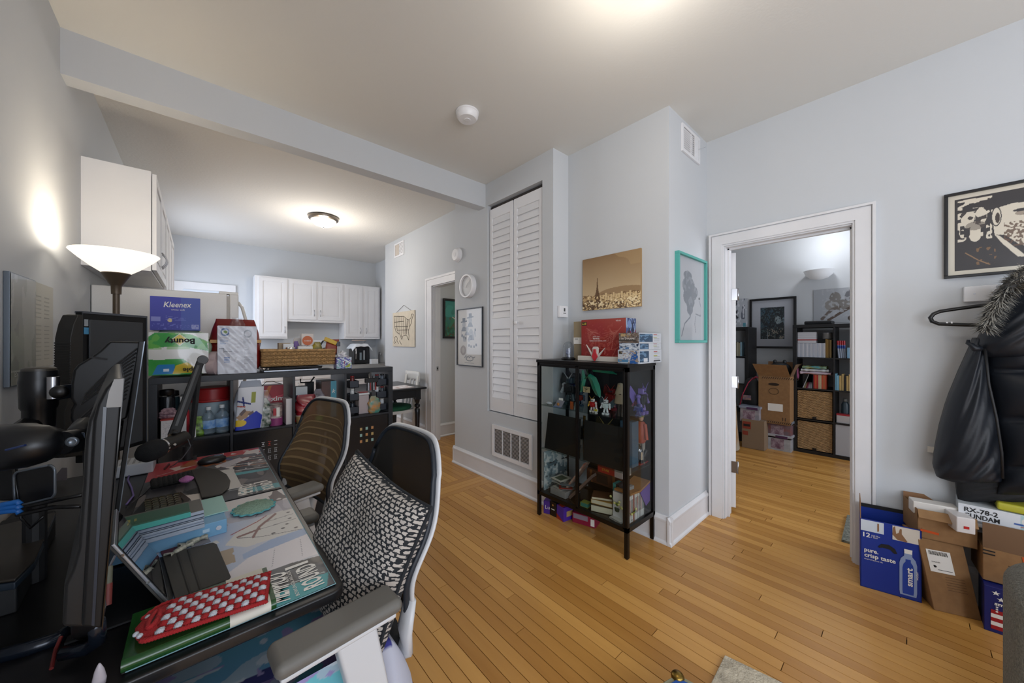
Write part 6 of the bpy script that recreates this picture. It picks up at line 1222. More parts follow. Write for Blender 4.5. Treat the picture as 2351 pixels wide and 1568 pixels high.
G().ball(c-Vector((0, 0, .004)), (.02, .026, .008)).out('pad', mat('yarn_pink', '#a8689c'), t, smooth=True)
# mouse pad, paper, mouse
t = thing('mouse_pad', 'dark rounded gel mouse pad on the far desk mat', 'mouse pad', PZ(490, 1110, bz2)); P = [PZ(x, y, bz2+.001) for x, y in ((438, 1082), (470, 1076), (500, 1080), (521, 1092), (529, 1106), (526, 1122), (510, 1136), (488, 1142), (462, 1146), (455, 1120), (446, 1100))]; G().prism(P, (0, 0, .007)).out('pad', mat('pad_olive_black', '#2b2824', .6), t, bev=.003)
tag(G().prism([PZ(x, y, bz2) for x, y in ((500, 1082), (534, 1076), (556, 1118), (516, 1126))], (0, 0, .0012)).out('note_paper', mat('note_white', '#bdbab6', .8), None), 'blank white sheet of paper half under the dark mouse pad', 'paper')
t = thing('mouse', 'black computer mouse with a glossy top at the far end of the desk', 'mouse', PZ(490, 1062, bz2)); c = PZ(487, 1062, bz2)
with at(c, rz=.2): G().lathe([(.03, .001), (.034, .008), (.032, .02), (.022, .03), (.004, .034)], (0, 0, 0), 24, sq=(1.7, 1)).out('shell', BLACK, t, smooth=True); G().lathe([(.019, .001), (.016, .004), (.003, .006)], (.018, 0, .0285), 18, sq=(1.4, .8)).out('glossy_top', mat('gloss_blue_grey', '#4c5c6c', .06, .3), t, smooth=True)
# microphone on boom arm
t = thing('boom_arm', 'black microphone boom arm clamped at the far end of the desk', 'microphone arm', (-.03, 2.46, DZ)); ym_ = 2.46
def q_(px, py, y=ym_): return PY(px, py, y)
a = q_(431, 1047); G().cyl((a.x, ym_, DZ), (a.x, ym_, DZ+.075), .021, .021, 20).out('clamp_post', BLACKM, t, smooth='auto'); G().box((a.x-.035, ym_-.03, DZ), (a.x+.035, ym_+.04, DZ+.008)).box((a.x-.02, ym_+.035, DZ-.06), (a.x+.02, ym_+.042, DZ+.008)).out('clamp', BLACKM, t)
top = q_(462, 826); lo = q_(398, 1000, ym_-.10); G().tube([(a.x, ym_, DZ+.07), q_(440, 1000), q_(458, 840)+Vector((0, .02, 0))], .014, 6).out('lower_arm', BLACKM, t)
d_ = (lo-top).normalized(); s_ = d_.cross(Vector((0, 1, 0))).normalized(); w_ = .020
G().hexa([top-s_*w_*.8-Vector((0, .02, 0)), top+s_*w_*.8-Vector((0, .02, 0)), top+s_*w_*.8+Vector((0, .02, 0)), top-s_*w_*.8+Vector((0, .02, 0)), lo-s_*w_*1.1-Vector((0, .02, 0)), lo+s_*w_*1.1-Vector((0, .02, 0)), lo+s_*w_*1.1+Vector((0, .02, 0)), lo-s_*w_*1.1+Vector((0, .02, 0))]).out('upper_arm', BLACKM, t, bev=.005); G().hexa([x+Vector((0, -.022, 0)) for x in (top-s_*.008+d_*.03, top+s_*.002+d_*.03, top+s_*.002+d_*.03+Vector((0, .003, 0)), top-s_*.008+d_*.03+Vector((0, .003, 0)), lo-s_*.008-d_*.05, lo+s_*.002-d_*.05, lo+s_*.002-d_*.05+Vector((0, .003, 0)), lo-s_*.008-d_*.05+Vector((0, .003, 0)))]).out('channel', mat('arm_grey', '#3a3a3a', .4), t)
G().lathe([(.021, -.024), (.023, -.018), (.023, .018), (.021, .024)], top+Vector((.006, 0, 0)), 20, (0, 1, 0)).out('elbow_joint', mat('joint_dark', '#2e2b28', .4), t, smooth='auto'); G().lathe([(.020, -.026), (.02, .026)], lo, 16, (0, 1, 0)).out('mic_joint', mat('joint_tan', '#6e5a42', .5), t, smooth='auto')
t = thing('microphone', 'black podcast microphone with a foam head, pointing left on the boom arm', 'microphone', q_(380, 1020, 2.3)); a, b = q_(425, 1003, 2.34), q_(372, 1025, 2.26); dd = (b-a).normalized()
G().cyl(a, b, .030, .032, 24).out('body', mat('mic_body', '#1e1c1a', .4), t, smooth='auto'); L_ = .085
G().lathe([(.034, 0), (.042, .012), (.045, .045), (.040, .075), (.024, .095), (.003, .10)], b, 24, dd).out('foam_head', mat('foam_black', '#17191c', .95, bump=(500, 1, .004)), t, smooth=True); G().lathe([(.036, -.004), (.036, .004)], b, 24, dd).out('collar', CHROME, t, smooth='auto'); G().cyl(a+Vector((-.03, -.03, .03)), a+Vector((-.045, -.035, .038)), .012).out('knob', BLACK, t, smooth='auto'); G().tube([lo, lo+Vector((.0, -.04, .0)), a], .008).out('yoke', BLACKM, t); G().cyl(q_(402, 1020, 2.24), q_(398, 1024, 2.23), .006).out('badge', CHROME, t)
o = G().tube([a, q_(432, 1010, 2.3), q_(438, 1025, 2.3), q_(420, 1050, 2.3), q_(402, 1066, 2.3), PZ(390, 1072, bz2+.002)], .0022, 6).out('microphone_cable', mat('cable_grey', '#4c4d52', .5), None, smooth=True); tag(o, 'thin grey cable drooping from the microphone to the desk', 'cable')
o = G().tube([PZ(x, y, DZ+.006) for x, y in ((348, 1062), (320, 1066), (300, 1082), (293, 1102), (302, 1120), (306, 1138), (290, 1158))], .0032, 6).out('purple_cable', mat('cable_purple', '#6a5a94', .5), None, smooth=True); tag(o, 'purple cable curling over the black desk beside the monitors', 'cable')
o = G().tube([PZ(x, y, DZ+.005) for x, y in ((352, 1110), (330, 1135), (312, 1148), (290, 1166))], .002, 6).out('black_cable', BLACK, None, smooth=True); tag(o, 'thin black cable on the desk left of the keyboard', 'cable')
t = thing('cable_clip', 'small black clip on the red part of the far desk mat', 'clip', PZ(382, 1070, bz2)); G().tube([PZ(x, y, bz2+.003) for x, y in ((376, 1076), (388, 1064), (390, 1066), (378, 1078), (376, 1076))], .0015, 5).out('clip', BLACK, t)
# white router behind
t = thing('router', 'white vented box on the desk corner behind the microphone', 'router', (-.28, 2.40, DZ)); B('body', (-.36, 2.33, DZ+.001), (-.155, 2.47, DZ+.055), mat('router_white', '#b9bcc0', .4), t, bev=.008)
for k in range(9): B('vent_slot', (-.345+.02*k, 2.345, DZ+.0548), (-.337+.02*k, 2.455, DZ+.0556), mat('slot_grey', '#8a8c90', .6), t)

# ================================================================== MONITORS
MB_ = mat('monitor_black', '#050608', .42, spec=.3); MBS = mat('monitor_grey', '#0b0c0e', .42, spec=.35); SCR = mat('screen_off', '#08090b', .08, spec=.6); SM = mat('matte_silver_edge', '#6f7780', .3, .6)
def prism_px(g, pts, y, vec): return g.prism([PY(px, py, y) for px, py in pts], vec)
# nearest monitor, seen from its edge
da = Vector((-.115, .993, 0)).normalized()
t = thing('monitor', 'nearest black monitor on a swivel arm, seen edge-on with a rounded back', 'monitor', PY(230, 1440, .78))
prism_px(G(), [(286, 868), (262, 870), (241, 893), (223, 928), (213, 966), (186, 1440), (236, 1445)], .78, da*.52).out('bezel', MB_, t, bev=.004)
prism_px(G(), [(245, 886), (222, 926), (203, 966), (195, 1010), (190, 1110), (178, 1260), (164, 1310), (147, 1345), (142, 1440), (200, 1442)], .79, da*.40).out('back_shell', MBS, t, bev=.008)
prism_px(G(), [(245, 934), (237, 934), (210, 1436), (217, 1438)], .778, da*.004).out('edge_strip', mat('edge_blue_grey', '#1c2633', .25), t); prism_px(G(), [(286, 869), (283, 869), (233, 1444), (236, 1446)], .779, da*.52).out('screen', SCR, t)  # bluish highlight down the monitor edge, painted as a coloured strip
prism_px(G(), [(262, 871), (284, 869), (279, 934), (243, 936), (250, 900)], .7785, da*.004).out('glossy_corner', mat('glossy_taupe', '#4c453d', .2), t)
# second monitor, angular ribbed back
t = thing('monitor', 'middle black monitor with an angular ribbed back, its thin silver edge catching light', 'monitor', PY(265, 1250, 1.5)); db = Vector((-.08, 1, 0)).normalized()
prism_px(G(), [(333, 784), (318, 783), (252, 1250), (264, 1252)], 1.5, db*.34).out('panel', MB_, t, bev=.002); prism_px(G(), [(333, 784), (330.5, 784), (262, 1251), (264, 1252)], 1.499, db*.34).out('silver_edge', SM, t)
prism_px(G(), [(326, 785), (252, 783), (228, 806), (208, 820), (178, 838), (168, 850), (163, 880), (162, 915), (170, 930), (163, 940), (161, 960), (168, 985), (200, 1000), (292, 960)], 1.52, db*.20).out('back_shell', MBS, t, bev=.006)
g = G()
for k in range(13):
    a, b = PY(315-2.2*k, 800+9.5*k, 1.515), PY(196-1.8*k, 905+4.0*k+(4*k if k > 6 else 0), 1.515); g.tube([a, a.lerp(b, .5)+Vector((0, 0, .008)), b], .0022, 4)
g.out('back_ribs', mat('rib_grey', '#2b2b2c', .4), t); prism_px(G(), [(212, 818), (246, 824), (244, 827), (206, 821)], 1.513, (0, -.001, 0)).out('slot', INK, t)
prism_px(G(), [(200, 995), (190, 1005), (190, 1110), (262, 1115), (282, 975)], 1.54, db*.10).out('stand_neck', mat('neck_dark', '#0b0b0c', .5), t, bev=.004)
# third monitor, portrait, back towards us
t = thing('monitor', 'tall portrait black monitor at the back of the desk, vented side towards the wall', 'monitor', (-.25, 2.18, .9)); R_, L_ = PD(336, 719, 1.0), PD(190, 707, 1.0)
tr = EYE+ray(337, 719)*1.56; tl = EYE+ray(190, 707)*1.30; tr.z = tl.z = 1.462; ht = .56; dv = (tl-tr).normalized(); nv = Vector((0, 0, 1)).cross(dv).normalized(); nv = nv if nv.dot(EYE-tr) > 0 else -nv
def mp_(u, z, d): return tr+(tl-tr)*u+Vector((0, 0, z))+nv*d
def mbox(u0, u1, z0, z1, d0, d1): return G().hexa([mp_(u0, z0, d0), mp_(u1, z0, d0), mp_(u1, z0, d1), mp_(u0, z0, d1), mp_(u0, z1, d0), mp_(u1, z1, d0), mp_(u1, z1, d1), mp_(u0, z1, d1)])
mbox(0, 1, -ht, 0, -.025, 0).out('panel', MB_, t, bev=.003); mbox(.10, .93, -ht*.97, -.03, 0, .006).out('back_panel', mat('back_panel_grey', '#2e3135', .45), t, bev=.002); mbox(.0, 1, -.008, 0, -.026, .002).out('top_edge', mat('edge_grey', '#51555c', .3, .4), t); mbox(-.002, .012, -ht, 0, -.026, .002).out('side_edge', mat('edge_grey', '#51555c'), t)
mbox(.93, .99, -.085, -.06, .0005, .002).out('energy_label', mat('label_blue2', '#3f7ea4', .5), t); mbox(.935, .985, -.055, -.03, .0005, .002).out('rating_label', mat('label_grey', '#8c9094', .6), t)
g = G(); g.prism([mp_(1, z, d) for z, d in ((-.02, 0), (-.06, .0), (-ht*.95, 0), (-ht*.95, -.01))], dv*.01)
shell = [(0.0, -.012), (.018, -.016), (.032, -.05), (.042, -.10), (.045, -.25), (.045, -.30), (.06, -.36), (.06, -ht*.93), (0, -ht*.95)]
G().prism([tl+dv*a+Vector((0, 0, b))+nv*.002 for a, b in shell], -nv*.05).out('vented_shell', mat('shell_dark', '#1a1815', .5), t, bev=.003)
for k in range(20): G().hexa([tl+dv*(.040+.006*q)+Vector((0, 0, -.115-.009*k-.0045*w3))+nv*(.004-.05*s3) for w3 in (1, 0) for q, s3 in ((0, 0), (1, 0), (1, 1), (0, 1))]).out('vent_fin', mat('shell_dark', '#1a1815'), t)
# arms
t = thing('swivel_mount', 'heavy black monitor arm crossing at the left edge, joined to the nearest monitor', 'mount', (-.3, .9, DZ)); AR = mat('arm_black', '#0f1013', .35)
a0, a1, a2 = PD(-60, 1015, .72), PD(60, 1018, .70), PD(150, 1010, .74); 
G().tube([PD(-90, 1050, .72), PD(-20, 1030, .71), PD(60, 1022, .70), PD(110, 1018, .71), PD(150, 1012, .74)], [.046, .047, .044, .036, .022], 16, flat=(1, 1)).out('upper_arm', AR, t, smooth=True); prism_px(G(), [(18, 1033), (58, 1022), (58, 1027), (19, 1038)], .98*.95, (0, -.004, 0)) and None
G().hexa([PD(x, y, d) for d, (x, y) in ((.735, (140, 1028)), (.735, (195, 1018)), (.76, (195, 1018)), (.76, (140, 1028)), (.735, (140, 996)), (.735, (195, 992)), (.76, (195, 992)), (.76, (140, 996)))]).out('bracket', mat('bracket_blue_grey', '#3b4450', .35, .4), t, bev=.002)
G().lathe([(.022, -.018), (.024, -.012), (.024, .012), (.022, .018)], PD(168, 1013, .735), 20, _n if False else (-.55, -.8, .1)).out('ball_joint', AR, t, smooth='auto'); G().lathe([(.0, 0), (.009, 0), (.010, .004), (.006, .005)], PD(168, 1013, .712), 16, (-.2, -.98, 0), caps=False).out('joint_screw', SM, t, smooth=True)
G().tube([PD(168, 1012, .74), PD(185, 998, .76), PD(205, 985, .78)], [.02, .024, .03], 12).out('head_mount', AR, t, smooth=True); G().tube([PD(14, 1033, .655), PD(58, 1022, .655)], .0022, 6).out('blue_mark', mat('logo_blue', '#1d2f5c', .5), t)
t = thing('swivel_mount', 'black cylindrical joint of the rear monitor arm standing left of the middle monitor', 'mount', (-.4, 1.3, DZ)); c = PD(90, 880, .98)
G().lathe([(.033, 0), (.034, -.02), (.036, -.03), (.034, -.10), (.030, -.108), (.030, -.15), (.026, -.19)], c+Vector((0, 0, .035)), 28).out('joint_housing', AR, t, smooth='auto'); G().lathe([(.031, 0), (.031, .006), (.026, .010)], c+Vector((0, 0, .035)), 28).out('cap', mat('cap_taupe', '#3a3630', .4), t, smooth='auto')
G().tube([c+Vector((0, 0, -.10)), c+Vector((-.05, -.06, -.155)), PD(-60, 985, .85)], [.026, .030, .036], 12).out('link_arm', AR, t, smooth=True); 
g = G(); a = PD(122, 903, .99); b = PD(162, 898, 1.15); g.hexa([a+Vector(v) for v in ((0, 0, -.02), (.06, .12, -.02), (.065, .115, -.02), (.005, -.005, -.02), (0, 0, .02), (.06, .12, .02), (.065, .115, .02), (.005, -.005, .02))]); g.out('vesa_bracket', mat('bracket_blue_grey', '#3b4450'), t, bev=.002); G().ball(PD(136, 900, .965), (.018, .012, .018)).out('knuckle', BLACK, t, smooth=True); G().cyl(PD(122, 890, .97)+Vector((0, 0, -.03)), PD(122, 890, .97)+Vector((0, 0, .03)), .012).out('pin', STEEL, t, smooth='auto')
G().cyl((-.40, 1.32, DZ), (-.40, 1.32, c.z-.12), .018).out('post', AR, t, smooth='auto')
t = thing('monitor_stand', 'black bent metal foot under the nearest monitor, with a bluish sheen', 'monitor stand', (-.22, .95, DZ)); P = lambda x, y, z=.75: PZ(x, y, z)
G().tube([P(-20, 1512), P(70, 1487), P(132, 1466), P(150, 1452)], .013, 10).out('foot_bar', mat('foot_navy', '#141b26', .2, .3), t, smooth=True); G().tube([P(145, 1500, .76), P(200, 1488, .765), P(225, 1470, .78), P(222, 1430, .83)], .012, 10).out('foot_bar', mat('foot_navy', '#141b26'), t, smooth=True); G().cyl(P(200, 1440, .75), PY(205, 1400, .85), .022, .018).out('neck', AR, t, smooth='auto'); G().tube([P(118, 1535, .752), P(128, 1490, .76), P(140, 1462, .77)], .003).out('red_cable', mat('cable_red', '#5c1614', .5), t)
# small device with rounded screen, cables, black tray with laptop edge
t = thing('smart_display', 'black rounded gadget with a silver rim behind the near monitor arm', 'gadget', PD(80, 1150, .9)); dsp = .86
rr_ = []
for (cx2, cy2, a0) in ((112, 1082, -PI/2), (112, 1130, 0), (48, 1146, PI/2), (46, 1096, PI)):
    for k in range(6): a = a0+k*PI/10; rr_.append((cx2+14*math.cos(a), cy2+14*math.sin(a)))
bk = (PD(80, 1110, 1)-EYE).normalized(); G().prism([PD(x, y, dsp) for x, y in rr_], bk*.06).out('body', BLACK, t, bev=.004); G().tube([PD(x, y, dsp-.002) for x, y in rr_+[rr_[0]]], .0028, 6).out('rim', SM, t, smooth=True); G().prism([PD(x, y, dsp+.02) for x, y in ((0, 1060), (40, 1062), (40, 1150), (-30, 1150))], bk*.06).out('side', BLACKM, t, bev=.01)
G().cyl(PD(80, 1155, .9), Vector((PD(80, 1155, .9).x, PD(80, 1155, .9).y, DZ+.001)), .02).out('stalk', BLACKM, t)
for k, (ya, yb_) in enumerate(((1158, 1152), (1166, 1162), (1174, 1172))):
    o = G().tube([PD(-40, ya+10, .82), PD(10, ya, .82), PD(40, yb_, .83), PD(46, yb_+6, .83)], .006, 8).out('network_cable', mat('cable_blue', '#1f66b4', .45), None, smooth=True); tag(o, 'bright blue network cable end at the left edge, %s of three' % ['upper', 'middle', 'lower'][k], 'cable')
for k, pts in enumerate((((46, 1165), (110, 1152), (190, 1135)), ((40, 1182), (120, 1165), (185, 1162)), ((30, 1070), (40, 1130), (48, 1190), (70, 1212), (100, 1185)))):
    o = G().tube([PD(x, y, .86) for x, y in pts], .005 if k < 2 else .003, 8).out('black_cable', BLACK, None, smooth=True); tag(o, ['thick black cable running right from the blue cable ends', 'lower thick black cable behind the near monitor', 'thin black cable looping down in front of the gadget'][k], 'cable')
t = thing('laptop', 'closed dark laptop on a riser at the left edge of the desk', 'laptop', PZ(20, 1300, .80)); LP = [PZ(x, y, .84) for x, y in ((-60, 1225), (128, 1180), (80, 1290), (35, 1335), (-70, 1350))]
G().prism(LP, (0, 0, .006)).out('lid', mat('laptop_brown_grey', '#35302a', .3, .2), t, bev=.002); G().prism([p-Vector((0, 0, .018)) for p in LP], (0, 0, .016)).out('base', mat('laptop_blue_grey', '#2b3540', .35, .3), t, bev=.003)
g = G(); a, b = PZ(128, 1185, .80), PZ(40, 1345, .80); g.hexa([Vector((a.x, a.y, DZ)), Vector((b.x, b.y, DZ)), Vector((b.x-.1, b.y, DZ)), Vector((a.x-.1, a.y, DZ)), Vector((a.x, a.y, .82)), Vector((b.x, b.y, .82)), Vector((b.x-.1, b.y, .82)), Vector((a.x-.1, a.y, .82))]); g.out('riser', BLACKM, t, bev=.004)
t = thing('note_cards', 'small pale paper card on the desk behind the gadget', 'paper', PZ(143, 1090, .8)); G().prism([PD(x, y, 1.5) for x, y in ((130, 1088), (142, 1074), (154, 1074), (154, 1102), (130, 1104))], (0, .002, 0)).out('card', mat('note_pinkish', '#8c8284', .8), t)
tag(G().lathe([(.008, 0), (.009, .01), (.006, .026), (.003, .034), (.001, .038)], PZ(228, 1572, .745)+Vector((0, 0, -.0)), 16, sq=(1, .7)).out('figurine', mat('pearl_white', '#a9a4ac', .25), None, smooth=True), 'small pearly pointed ornament at the bottom edge of the photo', 'ornament')
o = tag(G().ball((-.075, .88, .70), (.045, .03, .02), 16, 8).out('headset_pad', BLACK, None, smooth=True), 'dark rounded gadget edge just below the near desk corner', 'gadget')
# wall calendar and silver frame on the left wall
p0_, p1_ = PX(8, 885, -.513), PX(72, 640, -.513); zt_ = PX(40, 633, -.513).z
t = thing('silver_print', 'brushed silver-framed poster on the left wall, leftmost', 'poster', (-.51, (p0_.y+p1_.y)/2, p0_.z)); pc = Pic(40, 90, '#8a8a80').nz(5, '#a3a399', .5, k=.7, ax=2).nz(7, '#6c6c66', .6, 0, 0, .3, 1, .6).rect(.0, .12, 1, .125, '#b9b9b0')
ys0, ys1 = PX(8, 800, -.513).y, PX(70, 800, -.513).y; zb3 = PX(30, 885, -.513).z; B('board', (-.514, ys0, zb3), (-.500, ys1, 1.60), SM, t, bev=.001); pc.sheet('print', (-.4985, ys1-.004, zb3+.004), (0, ys0-ys1+.008, 0), (0, 0, 1.596-zb3), t, .25, .3) if False else pc.sheet('print', (-.4985, ys0+.004, zb3+.004), (0, ys1-ys0-.008, 0), (0, 0, 1.592-zb3), t, .25, .3)
txt('ESTHUMA', (-.497, ys0+.03, zb3+.035), (0, 1, 0), (0, 0, 1), .02, mat('silver_text', '#b4b4aa', .4), t, width=.15)
yc0, yc1 = PX(72, 800, -.513).y, PX(118, 800, -.513).y; zc0 = PX(90, 842, -.513).z
t = thing('wall_calendar', 'white printed calendar sheet on the left wall beside the silver poster', 'calendar', (-.51, yc0, zc0)); B('sheet', (-.514, yc0, zc0), (-.508, yc1, 1.60), mat('calendar_paper', '#b9b7ae', .8), t)
for r_i in range(16):
    for c_i in range(2):
        if r_i in (9,): continue
        G().box((-.5078, yc0+.03+c_i*.11, zc0+.03+.018*r_i), (-.5074, yc0+.095+c_i*.11, zc0+.035+.018*r_i)).out('print_line', mat('calendar_ink', '#a3a199', .8), t)

# ================================================================== TORCHIERE
c = EYE+ray(267, 700)*1.75; c.z = 0; t = thing('torchiere', 'floor lamp with a frosted glass bowl shade, lit, between the desk and the fridge', 'floor lamp', c); BRZ = mat('lamp_bronze', '#574b3e', .4, .5)
G().lathe([(.12, 0), (.125, .01), (.1, .025), (.02, .035)], c, 28).out('base', BRZ, t, smooth='auto'); G().cyl(c+Vector((0, 0, .03)), c+Vector((0, 0, 1.60)), .0125).out('pole', BRZ, t, smooth='auto')
G().lathe([(.018, 1.585), (.019, 1.625), (.022, 1.63), (.052, 1.685), (.050, 1.69)], c, 28).out('shade_cup', BRZ, t, smooth='auto')
SHD = mat('shade_glass_lit', '#fff6e6', .5, emit=.9)
G().lathe([(.050, 1.688), (.085, 1.715), (.125, 1.752), (.155, 1.785), (.153, 1.789), (.12, 1.756), (.05, 1.70), (.002, 1.698)], c, 40, caps=False).out('glass_bowl', SHD, t, smooth=True)
point('torchiere_bulb', c+Vector((0, 0, 1.80)), 5.5, '#fff2de', .07)

# ================================================================== OFFICE CHAIRS
SH_W = mat('chair_shell_white', '#c9cbce', .35); PADG = mat('armpad_grey', '#66645f', .55); PADS = mat('armpad_side', '#5f6a75', .5)
def mesh_fabric(name, hexc, alpha):
    m = mat(name, hexc, .8, alpha=1); nt = m.node_tree
    b = nt.nodes['Principled BSDF']; tc = nt.nodes.new('ShaderNodeTexCoord'); wv = nt.nodes.new('ShaderNodeTexChecker'); wv.inputs['Scale'].default_value = 900
    nt.links.new(tc.outputs['Object'], wv.inputs['Vector']); mr = nt.nodes.new('ShaderNodeMapRange'); mr.inputs['To Min'].default_value = alpha; mr.inputs['To Max'].default_value = alpha
    b.inputs['Alpha'].default_value = alpha; return m
def office_chair(label, cx, cy, rz, fab, stripes, zoff=0, sf=1.0):
    """local frame: sitter faces -x, +y is the far side; origin on the floor under the seat centre"""
    with at((cx, cy, 0), rz=rz):
        t = thing('office_chair', label, 'chair', (0, 0, 0))
        for k in range(5):
            a = 2*PI*k/5+.3; e = Vector((.30*math.cos(a), .30*math.sin(a), .075)); leg = G().tube([(0, 0, .11), e*.5+Vector((0, 0, .055)), e], [.028, .022, .016], 8).out('base_leg', SH_W, t, smooth=True)
            G().lathe([(.028, -.022), (.03, -.018), (.03, .018), (.028, .022)], e-Vector((0, 0, .045)), 16, (-math.sin(a), math.cos(a), 0)).out('castor', BLACK, leg, smooth='auto')
        G().cyl((0, 0, .10), (0, 0, .40), .03, .024).out('gas_lift', BLACK, t, smooth='auto'); B('mechanism', (-.12, -.10, .39), (.16, .10, .43), BLACK, t, bev=.01)
        def seat(u, v):
            a = 2*PI*u; r_ = v; x = .235*r_*math.copysign(abs(math.cos(a))**.65, math.cos(a)); y = .245*r_*math.copysign(abs(math.sin(a))**.65, math.sin(a)); return Vector((x-.02, y, .485-.03*r_**6-.015*(1-r_)**2*0+.01*math.sin(3*x)))
        g = G().grid(seat, 40, 8); g.out('seat', mat('seat_fabric_dark', '#1b1b1d', .9), t, smooth=True, solid=.05)
        # back: curved frame. s across (-1..1), v up (0..1)
        def bk(s_, v):
            z = .56+.47*v+ .0; hw_ = (.205+.035*math.sin(PI*min(1, v*1.1+.05))) * (1-.0*v); lum = -.045*math.exp(-((v-.28)/.22)**2); x = .235+.10*v+lum-.045*(1-abs(s_)**2)*-1*0-.0
            x += -.030*(abs(s_)**2.2)                      # edges wrap forward
            top = .05*abs(s_)**5
            return Vector((x, hw_*s_, z-top*v-.0*s_))
        def bkr(u, v):   # rounded outline
            s_ = -1+2*u; lim = 1-(max(0, abs(s_)-.55)/.45)**2.6*.16; return bk(s_, v*lim+(1-lim)*.35)
        nb = 24; g = G().grid(bkr, 28, 30); g.out('back_mesh', fab, t, smooth=True)
        if stripes:
            for k in range(10):
                v = .12+.082*k if k < 6 else .12+.082*6+.07*(k-6)
                w3 = .018-.0012*k; gg = G().grid(lambda a, b: bkr(a, v+w3*(b-.5)*1.6)+Vector((-.0025, 0, 0)), 24, 2); gg.out('mesh_band', mat('band_light', '#8c7450', .8) if k % 1 == 0 else fab, t, smooth=True)
        # rim
        ed = [bkr(0, v/20) for v in range(21)]+[bkr(u/24, 1) for u in range(25)]+[bkr(1, 1-v/20) for v in range(21)]+[bkr(1-u/24, 0) for u in range(25)]
        G().tube(ed, .009, 10, flat=(.8, 1)).out('back_frame', mat('frame_blue_black', '#1b222b', .5), t, smooth=True)
        G().tube([p+Vector((.014, .005*math.copysign(1, p.y), .004)) for p in ed[:67]], .008, 10, flat=(1.3, .8)).out('white_shell', SH_W, t, smooth=True)
        for s_ in (-1, 1): G().tube([bkr(0 if s_ < 0 else 1, 0)+Vector((.012, 0, .03)), Vector((.19, s_*.215, .53)), Vector((.205, s_*.20, .47)), Vector((.16, s_*.13, .42)), Vector((.08, s_*.06, .41))], [.017, .022, .022, .018, .014], 10, flat=(1.5, .7)).out('back_bracket', SH_W, t, smooth=True)
        G().tube([bk(0, .5)+Vector((.03, 0, 0)), bk(0, .2)+Vector((.05, 0, 0)), Vector((.22, 0, .46)), Vector((.1, 0, .415))], [.02, .026, .026, .02], 10).out('spine', SH_W, t, smooth=True)
        for s_ in (-1, 1):
            y = s_*.305*sf; az = .715+zoff
            g = G(); g.box((-.15, y-.045, az-.022), (.115, y+.045, az+.012)); ap = g.out('arm_pad', PADG, t, bev=.016, ) ; ap.modifiers['b'].segments = 5
            G().box((-.14, y-.036, az-.032), (.10, y+.036, az-.02)).out('pad_plate', SH_W, t, bev=.004)
            G().hexa([(.02, y-.030, .45), (.10, y-.030, .45), (.10, y+.008, .45), (.02, y+.008, .45), (-.035, y-.030, az-.03), (.055, y-.030, az-.03), (.055, y+.018, az-.03), (-.035, y+.018, az-.03)]).out('arm_post', SH_W, t, bev=.008); G().box((-.0, min(y, s_*.18), .42), (.08, max(y, s_*.18), .455)).out('arm_bracket', SH_W, t, bev=.008)
    return t
office_chair('white-framed office chair with a dark mesh back, nearest the camera, holding a patterned pillow', .235, 1.155, math.radians(4), mesh_fabric('mesh_dark', '#15120f', .97), False)
office_chair('second white-framed office chair with a brown banded see-through back, further along the desk', .215, 1.995, math.radians(16), mesh_fabric('mesh_brown', '#6a5336', .90), True, sf=.95)  # same mesh as the near chair, lamplight put into its brown colour
# patterned pillow leaning on the near chair
TLc, TRc, BRc = Vector((.42, 1.296, .964)), Vector((.497, .905, .875)), Vector((.325, .905, .50)); BLc = TLc+(BRc-TRc)
ctr = (TLc+BRc)/2; nx_ = (TRc-TLc).cross(BRc-TRc).normalized(); nx_ = nx_ if nx_.x < 0 else -nx_
def pil(sgn):
    def f(u, v):
        s_, r_ = 2*u-1, 2*v-1; pinch = 1-.07*(1-abs(s_)**2)*abs(r_)**3; pinch2 = 1-.07*(1-abs(r_)**2)*abs(s_)**3
        k = (max(0, 1-s_**4)*max(0, 1-r_**4))**.45; p = ctr+(TRc-TLc)*.5*s_*pinch2+(BRc-TRc)*.5*r_*pinch
        return p+nx_*sgn*.075*k*(1+.05*math.sin(6*s_+2*r_)+.04*math.sin(5*r_-3*s_))
    return f
PF = mat('pillow_print', '#a39c93', .9, bump=(300, .2)); nt = PF.node_tree; uvn = nt.nodes.new('ShaderNodeUVMap'); uvn.uv_map = 'UV'; nz = nt.nodes.new('ShaderNodeTexNoise'); nz.inputs['Scale'].default_value = 42
va = nt.nodes.new('ShaderNodeVectorMath'); va.operation = 'MULTIPLY_ADD'; va.inputs[1].default_value = (.045, .03, 0); br = nt.nodes.new('ShaderNodeTexBrick'); mp = nt.nodes.new('ShaderNodeMapping'); mp.inputs['Scale'].default_value = (22, 36, 1)
br.inputs['Scale'].default_value = 1; br.inputs['Mortar Size'].default_value = .165; br.inputs['Mortar Smooth'].default_value = .1; br.inputs['Brick Width'].default_value = 1; br.inputs['Row Height'].default_value = 1
for k_, h_ in (('Color1', '#bbb4ac'), ('Color2', '#aea7a0'), ('Mortar', '#1e2227')): br.inputs[k_].default_value = (*lin(h_), 1)
nt.links.new(uvn.outputs[0], nz.inputs['Vector']); nt.links.new(nz.outputs['Color'], va.inputs[0]); nt.links.new(uvn.outputs[0], va.inputs[2]); nt.links.new(va.outputs[0], mp.inputs[0]); nt.links.new(mp.outputs[0], br.inputs['Vector']); nt.links.new(br.outputs['Color'], nt.nodes['Principled BSDF'].inputs['Base Color'])
t = thing('pillow', 'square pillow with a black and white broken brushstroke pattern on the near office chair', 'pillow', BRc); g = G(); g.grid(pil(1), 40, 40); g.grid(pil(-1), 40, 40); pc_ = g.out('cover', PF, t, smooth=True); uvl = pc_.data.uv_layers.new(name='UV')
